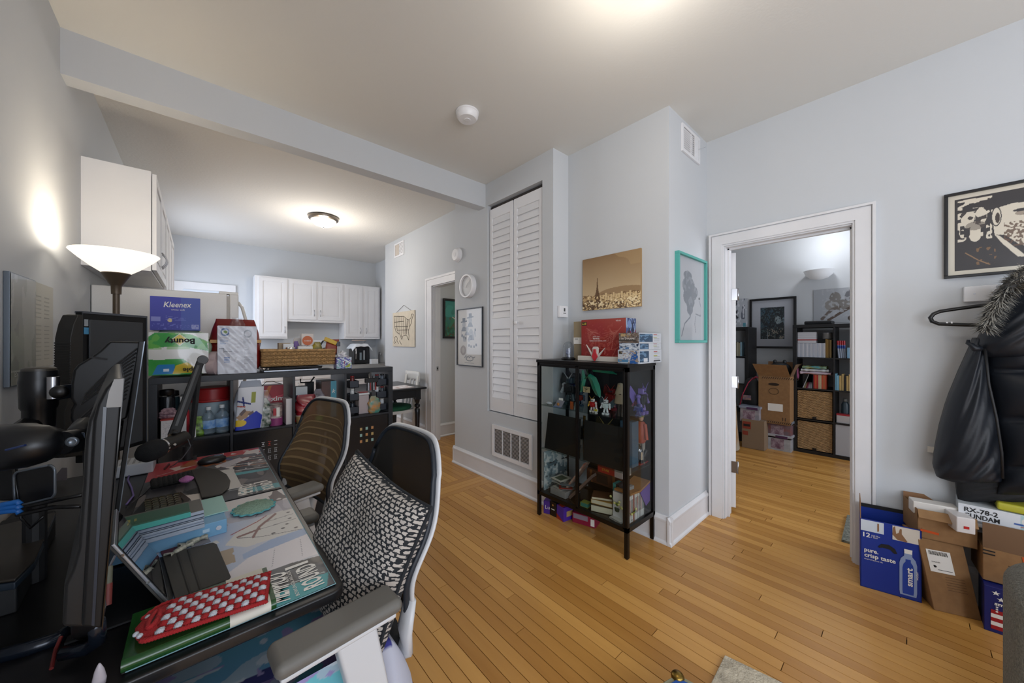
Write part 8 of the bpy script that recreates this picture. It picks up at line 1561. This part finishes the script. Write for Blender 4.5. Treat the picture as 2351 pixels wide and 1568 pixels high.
pc = Pic(30, 70, '#3c4a78').nz(12, '#8c2a30', .5, 0, 0, 1, .75).nz(16, '#8ea0b8', .62).nz(12, '#1c2038', .66).ell(.35, .86, .2, .09, '#6f86b0'); pc.sheet('side_print', (2.13, yb_-.0008, TP+.001), (.129, 0, 0), (0, 0, z1-TP-.002), t, .3)
t = thing('model_kit_box', 'beige and white box behind the left end of the red model kit box', 'box', (2.25, ya+.02, TP)); yl = PX(1317, 800, 2.2).y; B('box', (2.2, ya-.02, TP+.12), (2.3, yl, z1-.005), tm('#96876a', .6), t, bev=.002); B('white_band', (2.199, ya-.02, TP+.12), (2.2, yl, TP+.17), PAPER, t); B('lower', (2.2, ya-.02, TP), (2.3, yl-.005, TP+.12), tm('#8a7c62', .6), t); txt('233', (2.1985, yl-.015, TP+.15), (0, -1, 0), (0, 0, 1), .014, INK, t)
# white base board + winged crest
t = thing('paper_crane', 'white V-shaped crest with a red pointed centre piece in front of the red kit box', 'toy crest', (2.08, PX(1367, 820, 2.08).y, TP)); c = Vector((2.08, PX(1366, 820, 2.08).y, TP))
WH2 = tm('#c9c3ba', .4)
def crest(pts, m, nm, d=.012, x=0): G().prism([c+Vector((x, -u*.001, v*.001)) for u, v in pts], (d, 0, 0)).out(nm, m, t, bev=.0015)
crest([(-78, 118), (-16, 40), (-10, 12), (-30, 35)], WH2, 'wing'); crest([(78, 96), (16, 40), (10, 12), (30, 35)], WH2, 'wing'); crest([(-22, 92), (-14, 103), (14, 103), (22, 92), (20, 30), (-20, 30)], WH2, 'head', .016); crest([(-9, 85), (9, 85), (12, 60), (26, 34), (4, -4+6), (0, 2), (-4, 2), (-24, 34), (-12, 60)], tm('#b82c34', .35), 'centre_gem', .008, -.009)
tag(B('white_tray', (2.09, yb_+.03, TP), (2.128, ya+.005, TP+.035), WH2, None, .003), 'long white low box lying in front of the red kit box', 'box')
# three stacked kit boxes
zs = [TP, 1.297, 1.341, 1.405]; nm = ['lowest, thick white and blue', 'thin white middle', 'dark photographic topmost']
for k in range(3):
    a, b = zs[k]+.0005, zs[k+1]-.0005; off = (0, .006, .004)[k]; xa, xb, ya_, yb2_ = 2.03+off, 2.325, 1.105+off*.5, 1.25-off
    t = thing('model_kit_box', nm[k]+' kit box in the stack on the display cabinet', 'box', ((xa+xb)/2, (ya_+yb2_)/2, a)); B('box', (xa, ya_, a), (xb, yb2_, b), tm('#c0c4c9', .35), t, bev=.001)
    h = b-a
    if k == 0: pc = Pic(80, 44, '#b9bfc6').poly([(.55, 0), (.95, 0), (.95, .6), (.7, .8)], '#2c5a9a').nz(14, '#7c86a4', .55, .2, .2, .75, .95).rect(0, .08, .5, .3, '#4d7fa4').rect(.04, .68, .22, .9, '#3a3524').ell(.86, .78, .07, .14, '#2f5688').nz(12, '#9a8a7a', .68)
    elif k == 1: pc = Pic(80, 24, '#aeb8c4').rect(0, .05, .5, .35, '#3c6a9c').nz(12, '#d0d6de', .55).nz(10, '#5c6c84', .66).ell(.92, .7, .05, .2, '#2a3850')
    else: pc = Pic(80, 34, '#4c4440').rect(.1, .6, .6, .95, '#b09668').nz(14, '#6c5c50', .5).nz(18, '#8c8a8c', .7).rect(0, .2, .85, .42, '#3c3836')
    pc.sheet('front_print', (xa-.0008, yb2_, a), (0, ya_-yb2_, 0), (0, 0, h), t, .3)
    txt(['RG  EVANGEL', 'WARS', '1/144 DYNAMES'][k], (xa-.0016, yb2_-.006, a+h*(.32 if k else .4)), (0, -1, 0), (0, 0, 1), h*.2, [PAPER, INK, PAPER][k], t, width=[.07, .04, .11][k])
    pc = Pic(90, 30, '#c3c7cc').rect(.0, 0, .06, 1, '#b9bdc4').rect(.03 if k < 2 else .02, .08, .42 if k < 2 else .6, .92, '#2c4660').nz(12, '#5f7f9c', .6, .03, .1, .4 if k < 2 else .6, .9).rect(.64, .80, .80, .88, '#a84038').rect(.64, .5, .8, .58, '#a8a83c')
    for v in (.2, .3, .42, .7): pc.rect(.66, v, .92, v+.03, '#8a8e94')
    if k == 0: pc.rect(.64, .1, .95, .2, '#4a4c50').rect(.2, .12, .36, .38, '#c9ccd0')
    pc.sheet('side_print', (xa, ya_-.0008, a), (xb-xa, 0, 0), (0, 0, h), t, .3)

# ================================================================== BEDROOM BEYOND THE DOORWAY
BK = mat('shelf_black', '#101012', .45)
BT, BI, BJ, BW, BH = cube_shelf('black cube shelf unit against the bedroom wall, with books, towels and rattan inserts', .955, 5.5, 5.88, 4, 4, 1.555, BK, axis='y')
LT, LI, LJ, LW, LH = cube_shelf('black shelf unit at the left of the bedroom wall, half hidden by the door', 1.45+.728+.005, 5.5, 5.88, 2, 4, 1.545, BK, axis='y')
def by(i): return .955-BI(i)
rat = mat('rattan_weave', '#b8966a', .8, noise=(40, .2)); ratd = mat('rattan_dark', '#4c3822', .9)
for j in (0, 1):
    y1 = by(0)-.008; y0 = y1-BW+.016; z0_ = BJ(j)+.006; z1_ = z0_+BH-.02
    t = thing('rattan_basket', 'woven rattan insert in the %s cube of the bedroom shelf' % ['lowest left', 'second lowest left'][j], 'basket', (5.52, (y0+y1)/2, z0_)); B('backing', (5.52, y0, z0_), (5.84, y1, z1_), ratd, t)
    g = G(); n = 26
    for k in range(n):
        z = z0_+(k+.5)*(z1_-z0_)/n
        g.tube([(5.516+.004*((i+k) % 2), y0+(y1-y0)*i/24, z) for i in range(25)], .0046, 4)
    g.out('woven_strands', rat, t, kind='stuff'); B('pull_tab', (5.505, (y0+y1)/2-.018, z0_+.0), (5.512, (y0+y1)/2+.018, z0_+.028), BLACK, t)
# top-left cube: rows of white manga; stack on top
z = BJ(3); y = by(0)-.004
for k in range(20):
    o = B('paperback', (5.53, y-.0125, z), (5.66, y-.0005, z+.172), tm(['#b9bdc6', '#c6c8cf', '#aeb4c0'][k % 3], .5), None); tag(o, ORD[k]+' standing white paperback from the left in the top left bedroom cube', 'book', 'paperback row in the bedroom shelf'); y -= .0130
ye = y
for k in range(9):
    zz = z+.174+k*.0145; c_ = '#a03030' if k == 2 else ['#bfc1c6', '#c9cad0'][k % 2]
    o = B('paperback', (5.53, ye+.085, zz), (5.66, by(0)-.006, zz+.0138), tm(c_, .5), None); tag(o, '%s paperback lying flat, %s from the bottom, on the standing white row' % ('red' if k == 2 else 'white', ORD[k]), 'book', None if k == 2 else 'paperbacks lying on the row in the bedroom shelf')
for k in range(4):
    o = B('notebook', (5.53, ye-.0125, z), (5.68, ye-.001, z+.22-.004*k), tm(['#8c6c34', '#9c7c40', '#7c6030', '#a08858'][k], .6), None); tag(o, ['tan', 'light brown', 'dark tan', 'pale tan'][k]+' notebook standing right of the white paperback row', 'notebook'); ye -= .0135
jar('tin', 'silver tin on the tan notebooks in the bedroom shelf', 5.62, ye+.045, z+.222, .045, .075, mat('tin_grey', '#8c8a86', .4, .4), STEEL, .1, cat='tin')
# second cube: leaning books under folded towels
z = BJ(2); y = by(0)-.008; bc2 = ['#b0b4b8', '#b09a70', '#b8a57c', '#9c2a38', '#a84a6c', '#b9a0b0', '#c6c2c4', '#9ca0b4', '#b4b6ba', '#1c1c20', '#a82c28', '#c05a30', '#a82c28', '#b8a888', '#c0b090', '#b84a2c', '#b86a40', '#b84a2c']
for k, c_ in enumerate(bc2):
    ln = .045*max(0, 1-k/9); g = G().prism([(5.53, y+ln*-1.0, z), (5.53, y-.0135-ln*1.0, z), (5.53, y-.0135-ln*1.0-ln*1.3, z+.165), (5.53, y-ln*1.0-ln*1.3, z+.165)], (.13, 0, 0)); o = g.out('book', tm(c_, .5), None)
    tag(o, '%s book under the towels, %s from the left' % ({'#1c': 'black', '#a8': 'red', '#9c': 'dark', '#b0': 'tan', '#b8': 'sand or orange'}.get(c_[:3], 'pale'), ORD[k]), 'book', 'row of books under the towels'); y -= .0148
for k, (c_, nm_) in enumerate((('#b4aab8', 'white and pink patterned'), ('#b9bfc4', 'white'), ('#3f8a96', 'teal and yellow'))):
    zt3 = z+.185+.033*k; y0, y1 = by(0)-BW+.02+.02*k, by(0)-.03-.01*k; fn = crumple(.008, 9, 50+k)
    g = G().grid(lambda u, v: Vector((5.60+.085*math.sin(2*PI*v), (y0+y1)/2+(y1-y0)/2*math.copysign(abs(2*u-1)**.6, 2*u-1), zt3+.018*math.copysign(abs(math.cos(2*PI*v))**.6, math.cos(2*PI*v))+fn(u*2, v*2))), 30, 14)
    tag(g.out('folded_towel', mat('towel%d' % k, c_, .95, noise=(12, .3), c2=['#c9a8b0', '#d4d8dc', '#b8b04c'][k]), None, smooth=True), nm_+' folded towel in the pile on the row of books', 'towel')
tag(G().ball((5.56, by(0)-.004, z+.17), (.05, .014, .07)).out('cloth', mat('pink_cloth', '#8c4a6c', .9), None, smooth=True), 'small pink cloth stuffed at the left of the towel pile', 'cloth')
# right column
z = BJ(3); 
for k in range(4):
    o = thing('glue_tube', ORD[k]+' of four red-capped tubes from the left in the top right bedroom cube', 'tube', (5.56, by(1)-.02-.022*k, z), 'tubes with red caps'); G().cyl((5.56, by(1)-.03-.018*k, z), (5.56, by(1)-.02-.018*k, z+.15), .009).out('body', tm('#9aa4b4'), o, smooth='auto'); G().cyl((5.56, by(1)-.02-.018*k, z+.15), (5.56, by(1)-.018-.018*k, z+.20), .010).out('cap', tm('#a01c28'), o, smooth='auto'); G().cyl((5.56, by(1)-.022-.018*k, z+.11), (5.56, by(1)-.02-.018*k, z+.145), .0095).out('blue_band', tm('#1f3f8c'), o)
carton('carton', 'blue and white tissue-like carton in the top right bedroom cube', 'carton', (5.53, by(1)-.24, z), (5.62, by(1)-.10, z+.12), tm('#7fa8c4')); 
z = BJ(2)
for k in range(12):
    c_ = ['#6fa4bc', '#7fb0c4', '#b89c64', '#a8905c', '#1f1e1e', '#b89c64', '#c0a470', '#a08450', '#b89c64', '#8c7444', '#a8905c', '#c0a878'][k]; h_ = .17 if k % 3 else .19
    o = B('paperback', (5.53, by(1)-.012-.020*k, z), (5.65, by(1)+.005-.020*k, z+h_), tm(c_, .6), None); tag(o, ('blue' if k < 2 else 'black' if k == 4 else 'tan')+' paperback, %s from the left in the second right bedroom cube' % ORD[k], 'book', 'blue paperbacks in the bedroom shelf' if k < 2 else None if k == 4 else 'tan paperbacks in the bedroom shelf')
z = BJ(1)
carton('spray_box', 'white box with a red lid in the third right cube of the bedroom shelf', 'box', (5.53, by(1)-.12, z), (5.6, by(1)-.01, z+.10), tm('#b4b0b0')); B('lid_red_band', (5.529, by(1)-.121, z+.085), (5.601, by(1)-.009, z+.102), tm('#9c2430'), bpy.data.objects['spray_box'])
bottle('bottle', 'tall dark blue-grey bottle in the third right cube of the bedroom shelf', 5.65, by(1)-.075, z, .035, .27, tm('#3a4a54', .3), tm('#7c8488'), prof=[(1, 0), (1, .75), (.6, .86)], capc=.35); bottle('bottle', 'small white pump bottle in the third right cube of the bedroom shelf', 5.54, by(1)-.16, z, .02, .11, tm('#b9b4a8'), tm('#c9c4b8'))
z = BJ(0); y1 = by(1)-.004; t = thing('cube_insert', 'white door insert with square cut-outs in the lowest right cube of the bedroom shelf', 'cabinet insert', (5.52, y1-.15, z)); B('panel', (5.51, y1-BW+.01, z+.002), (5.53, y1, z+BH-.004), tm('#a9acb2', .4), t, bev=.002)
for k in range(3): 
    B('cut_out', (5.5085, y1-.23, z+.10+.065*k), (5.511, y1-.18, z+.13+.065*k), INK, t); B('cut_out', (5.508, y1-.215, z+.108+.065*k), (5.5085, y1-.195, z+.118+.065*k), tm('#a9acb2'), t)
tag(B('flat_case', (5.6, .60, 1.556), (5.8, .86, 1.60), BLACKM, None, .012), 'flat black case lying on top of the bedroom shelf', 'case')
# left unit: white insert + books
y0l = 1.45+.728+.005-LI(1); z = LJ(2)
t = thing('cube_insert', 'white insert with small printed marks in the left bedroom shelf', 'cabinet insert', (5.52, y0l-.2, z)); B('panel', (5.51, y0l-LW+.01, z), (5.53, y0l-.01, z+LH-.01), tm('#9fa3a8', .4), t, bev=.002)
for r_i in range(4):
    for c_i in range(3): B('mark', (5.508, y0l-LW+.12+.03*c_i, z+.06+.045*r_i), (5.511, y0l-LW+.132+.03*c_i, z+.085+.045*r_i), INK, t)
for k in range(6):
    o = B('paperback', (5.53, y0l-LW+.05+.02*k, LJ(3)), (5.65, y0l-LW+.067+.02*k, LJ(3)+.19-.01*(k % 2)), tm(['#8fb0c0', '#8c8874', '#9c9884', '#6c6a58', '#a09c88', '#7c7a68'][k], .6), None); tag(o, ['pale blue', 'olive grey', 'light olive', 'dark olive', 'pale khaki', 'brownish grey'][k]+' book in the upper cube of the left bedroom shelf', 'book')
# framed print on the bedroom wall
A_ = PX(1722, 799, 5.9); B2 = PX(1829, 799, 5.9); zt_ = PX(1722, 688, 5.9).z
pc = Pic(110, 130, '#1c242c'); pc.nz(9, '#2c4656', .5, 0, .2, .6, 1).nz(26, '#3c4c50', .6).nz(36, '#10161a', .6); pc.poly([(.58, .62), (.7, .74), (.85, .66), (.86, .52), (.7, .46)], '#7f8c90'); pc.poly([(.75, .45), (.95, .55), (1, .4), (1, .7), (.9, .62)], '#6a7c84').nz(30, '#8c8478', .72, .3, 0, 1, .35).nz(30, '#141a1e', .55, .2, .55, 1, 1, .8); pc.rect(.30, .0, .315, .22, '#8f9aa0')
framed('forest_print', 'large black framed dark forest picture with a grey mount on the bedroom wall', 'framed picture', A_, (0, B2.y-A_.y, 0), (0, 0, zt_-A_.z), .028, FB, pc, .03, matm=tm('#a2a5ad', .7), matw=.10, glass=False, coat=.5)
# posters
A_ = PX(1868, 742, 5.89); B2 = PX(1970, 742, 5.89); zt_ = PX(1920, 662, 5.89).z
pc = Pic(90, 80, '#a3a6ab'); 
for (x, y, a, b, c_) in ((.5, .72, .13, .18, '#7c7874'), (.38, .52, .12, .15, '#8a8682'), (.66, .5, .18, .16, '#77736f'), (.85, .7, .14, .25, '#6c6c70'), (.8, .5, .2, .14, '#7a7672')): pc.ell(x, y, a, b, c_)
pc.line([(.2, .12), (.42, .38), (.6, .45)], .04, '#6c625c'); pc.line([(.35, .08), (.62, .28), (.95, .5)], .035, '#5a4c44'); pc.ell(.9, .12, .12, .1, '#4c423c'); pc.nz(20, '#b0b2b6', .66, .2, .1, 1, 1, .6)
t = thing('ink_drawing', 'unframed brown ink drawing of blossoms on a branch, pinned over the bedroom shelf', 'drawing', A_); B('paper', (5.893, B2.y, A_.z), (5.896, A_.y, zt_), tm('#a9abb0', .8), t); pc.sheet('print', (5.8925, A_.y, A_.z), (0, B2.y-A_.y, 0), (0, 0, zt_-A_.z), t, .8, 0)
A_ = PX(1676, 752, 5.87); B2 = PX(1716, 752, 5.87); zt_ = PX(1700, 686, 5.87).z
pc = Pic(50, 70, '#a9adb4').nz(8, '#5c5f6c', .45, 0, .3, .85, 1).nz(12, '#2a2a30', .6, 0, .2, .5, 1).nz(14, '#c4c6cc', .66).rect(.75, .04, .9, .16, '#4f8c9c')
t = thing('comic_print', 'small grey and white print standing on the left bedroom shelf', 'print', A_); B('board', (5.872, B2.y, 1.546), (5.876, A_.y, zt_), tm('#a9abb0'), t); pc.sheet('print', (5.8715, A_.y, 1.547), (0, B2.y-A_.y, 0), (0, 0, zt_-1.547), t, .6, .2)
# uplighter bowl on the bedroom wall
c = PX(1880, 625, 5.78); t = thing('wall_uplighter', 'white bowl uplighter high on the bedroom wall throwing light on the ceiling', 'wall lamp', c); G().lathe([(.03, -.09), (.09, -.07), (.13, -.03), (.15, .02), (.146, .02), (.125, -.028), (.03, -.08)], c, 28).out('bowl', mat('plaster_white', '#dfe2e6', .6, emit=.12), t, smooth='auto'); G().cyl(c+Vector((.02, 0, -.05)), c+Vector((.118, 0, -.05)), .02).out('bracket', mat('plaster_white', '#c9ccd0'), t)
point('bedroom_uplight', c+Vector((-.25, -.1, .35)), 7, '#f2f5fb', .06)
# moving box, bins, rucksack
xq = 5.30
def bx5(px0, px1, pyt, pyb, x, nm, lab, cat, m, d=.35, bev=.004):
    a, b = PX(px0, pyb, x), PX(px1, pyt, x); zt3 = b.z; t = thing(nm, lab, cat, (x+d/2, (a.y+b.y)/2, a.z)); B('box', (x, b.y, a.z), (x+d, a.y, zt3), m, t, bev=bev); return t, a, b
# clear bins
def bin_(lab, px0, px1, pyt, pyb, x, lidc, body):
    t, a, b = bx5(px0, px1, pyt+4, pyb, x, 'storage_bin', lab, 'storage box', body, .36); B('lid', (x-.012, b.y-.012, b.z), (x+.37, a.y+.012, b.z+.03), lidc, t, bev=.004); B('latch', (x-.016, (a.y*.4+b.y*.6)-.07, b.z-.01), (x-.008, (a.y*.4+b.y*.6)+.05, b.z+.02), tm('#4a2c50'), t, bev=.002); B('label', (x-.003, (a.y+b.y)/2-.06, a.z+.03), (x-.001, (a.y+b.y)/2+.07, b.z-.025), mat('bin_label', '#a89aa4', .6, noise=(30, .4), c2='#6c4c60'), t); return t, a, b
zf = lambda px, py: PZ(px, py, 0).x
bin_('clear storage bin on the floor with a purple latch and white contents', 1758, 1816, 1004, 1030, 5.37, tm('#a8acb4', .3), mat('bin_clear_white', '#a3a6ac', .3, noise=(10, .2)))
bin_('clear storage bin with blue and red contents, on top of the floor bin', 1756, 1816, 972, 1002, 5.37, tm('#7c8490', .3), mat('bin_clear_blue', '#5f6c7c', .3, noise=(10, .3), c2='#8a5450'))
t, a, b = bx5(1741, 1814, 866, 968, 5.30, 'moving_box', 'tall brown moving box with hand hole and open flaps, stacked on the clear bins', 'box', CARD, .42)
G().prism([(5.30, a.y, b.z), (5.30, b.y, b.z), (5.20, b.y+.02, b.z+.145), (5.20, a.y+.04, b.z+.15)], (.004, 0, 0)).out('flap', CARD, t); G().prism([(5.72, a.y, b.z), (5.72, b.y, b.z), (5.78, b.y, b.z+.16), (5.78, a.y, b.z+.16)], (.004, 0, 0)).out('flap', mat('kraft', '#8a6648'), t); G().prism([(5.30, b.y, b.z), (5.72, b.y, b.z), (5.72, b.y-.05, b.z+.15), (5.33, b.y-.05, b.z+.15)], (0, .004, 0)).out('flap', mat('kraft_mid', '#6d523a', .9), t)
ymid = (a.y+b.y)/2; G().lathe([(.028, 0), (.028, .002)], (5.299, ymid, b.z-.10), 20, (-1, 0, 0), sq=(.6, 2.0)).out('hand_hole', tm('#2c1e14', .9), t); 
g = G(); g.tube([(5.2985, ymid+.05*math.cos(k*PI/12), b.z-.185+.038*math.sin(k*PI/12)) for k in range(25)], .0025, 4); g.out('round_stamp', tm('#3c2c20', .8), t); B('label', (5.297, ymid-.03-.06, a.z+.16), (5.299, ymid+.06, a.z+.25), PAPER, t)
for k in range(17): G().quad((5.2985, a.y-.05-.022*k, b.z-.01), (5.2985, a.y-.058-.022*k, b.z-.01), (5.2985, a.y-.045-.022*k, b.z-.035), (5.2985, a.y-.037-.022*k, b.z-.035)).out('stripe_mark', tm('#3c2c20', .8), t); G().quad((5.2985, a.y-.07-.020*k, a.z+.035), (5.2985, a.y-.079-.020*k, a.z+.035), (5.2985, a.y-.066-.020*k, a.z+.01), (5.2985, a.y-.057-.020*k, a.z+.01)).out('stripe_mark', tm('#3c2c20', .8), t)
G().tube([(5.2985, b.y+.07, a.z+.09), (5.2985, b.y+.07, a.z+.05)], .003, 4).out('arrow_mark', INK, t); G().tube([(5.2985, b.y+.045, a.z+.09), (5.2985, b.y+.045, a.z+.05)], .003, 4).out('arrow_mark', INK, t)
tag(G().ball((5.5, ymid-.02, b.z+.07), (.15, .12, .10), 14, 10).ball((5.5, ymid+.03, b.z+.17), (.03, .02, .03)).ball((5.5, ymid-.07, b.z+.17), (.03, .02, .03)).out('black_bag', BLACKM, None, smooth=True), 'black bag sticking out of the open moving box', 'bag')
t, a, b = bx5(1703, 1755, 968, 1026, 5.20, 'cardboard_box', 'brown archive box with red print and a hand hole, lowest left in the bedroom', 'box', mat('card_grey', '#84705a', .85), .38)
B('red_print', (5.1975, a.y-.10, b.z-.12), (5.199, a.y-.01, b.z-.03), tm('#8c3a2c'), t); B('hand_hole', (5.196, a.y-.09, b.z-.09), (5.198, a.y-.02, b.z-.06), INK, t); B('red_print', (5.1975, a.y-.07, b.z-.20), (5.199, a.y-.01, b.z-.15), tm('#8c3a2c'), t)
bin_('clear storage bin with a purple lid piece on the brown archive box', 1699, 1743, 937, 966, 5.22, tm('#8a90a0', .3), mat('bin_clear_grey', '#767c8c', .3, noise=(10, .3), c2='#a8a0a4'))
a, b = PX(1697, 934, 5.28), PX(1742, 872, 5.28); t = thing('rucksack', 'black rucksack with red piping on the clear bin in the bedroom', 'bag', (5.4, (a.y+b.y)/2, a.z)); cy2 = (a.y+b.y)/2; hw2 = (a.y-b.y)/2
G().lathe([(hw2*.95, 0), (hw2, .05), (hw2*.95, .18), (hw2*.8, .30), (hw2*.5, .36), (.01, .38)], (5.42, cy2, a.z+.004), 24, sq=(.7, 1)).out('body', BLACKM, t, smooth=True); G().tube([(5.30, a.y, a.z+.01), (5.31, a.y-.03, a.z+.16), (5.33, a.y-.09, a.z+.32), (5.35, cy2-.03, a.z+.385)], .006).out('piping', tm('#a01c3c'), t, smooth=True); G().tube([(5.35, cy2-.03, a.z+.37), (5.34, cy2-.06, a.z+.40), (5.34, cy2-.10, a.z+.39)], .012).out('strap', tm('#8c2440'), t, smooth=True); B('emblem', (5.293, cy2-.02, a.z+.10), (5.297, cy2+.07, a.z+.16), mat('bag_emblem', '#5c5470', .5, noise=(40, .5), c2='#8c6c5c'), t)
# blanket-wrapped thing beside the door
fn = crumple(.02, 5, 77)
t = thing('blanket', 'orange and cream patterned blanket hanging by the bedroom door edge', 'blanket', (4.9, 1.5, 0)); 
G().grid(lambda u, v: Vector((4.95+.25*math.cos(PI*u)+fn(u, v), PX(1690, 900, 4.95).y+.22-.25*math.sin(PI*u)*(.75+.25*(1-v)), .02+.78*v)), 20, 20).out('cloth', mat('blanket_print', '#a07a50', .9, noise=(5, .4), c2='#a8a090'), t, smooth=True)
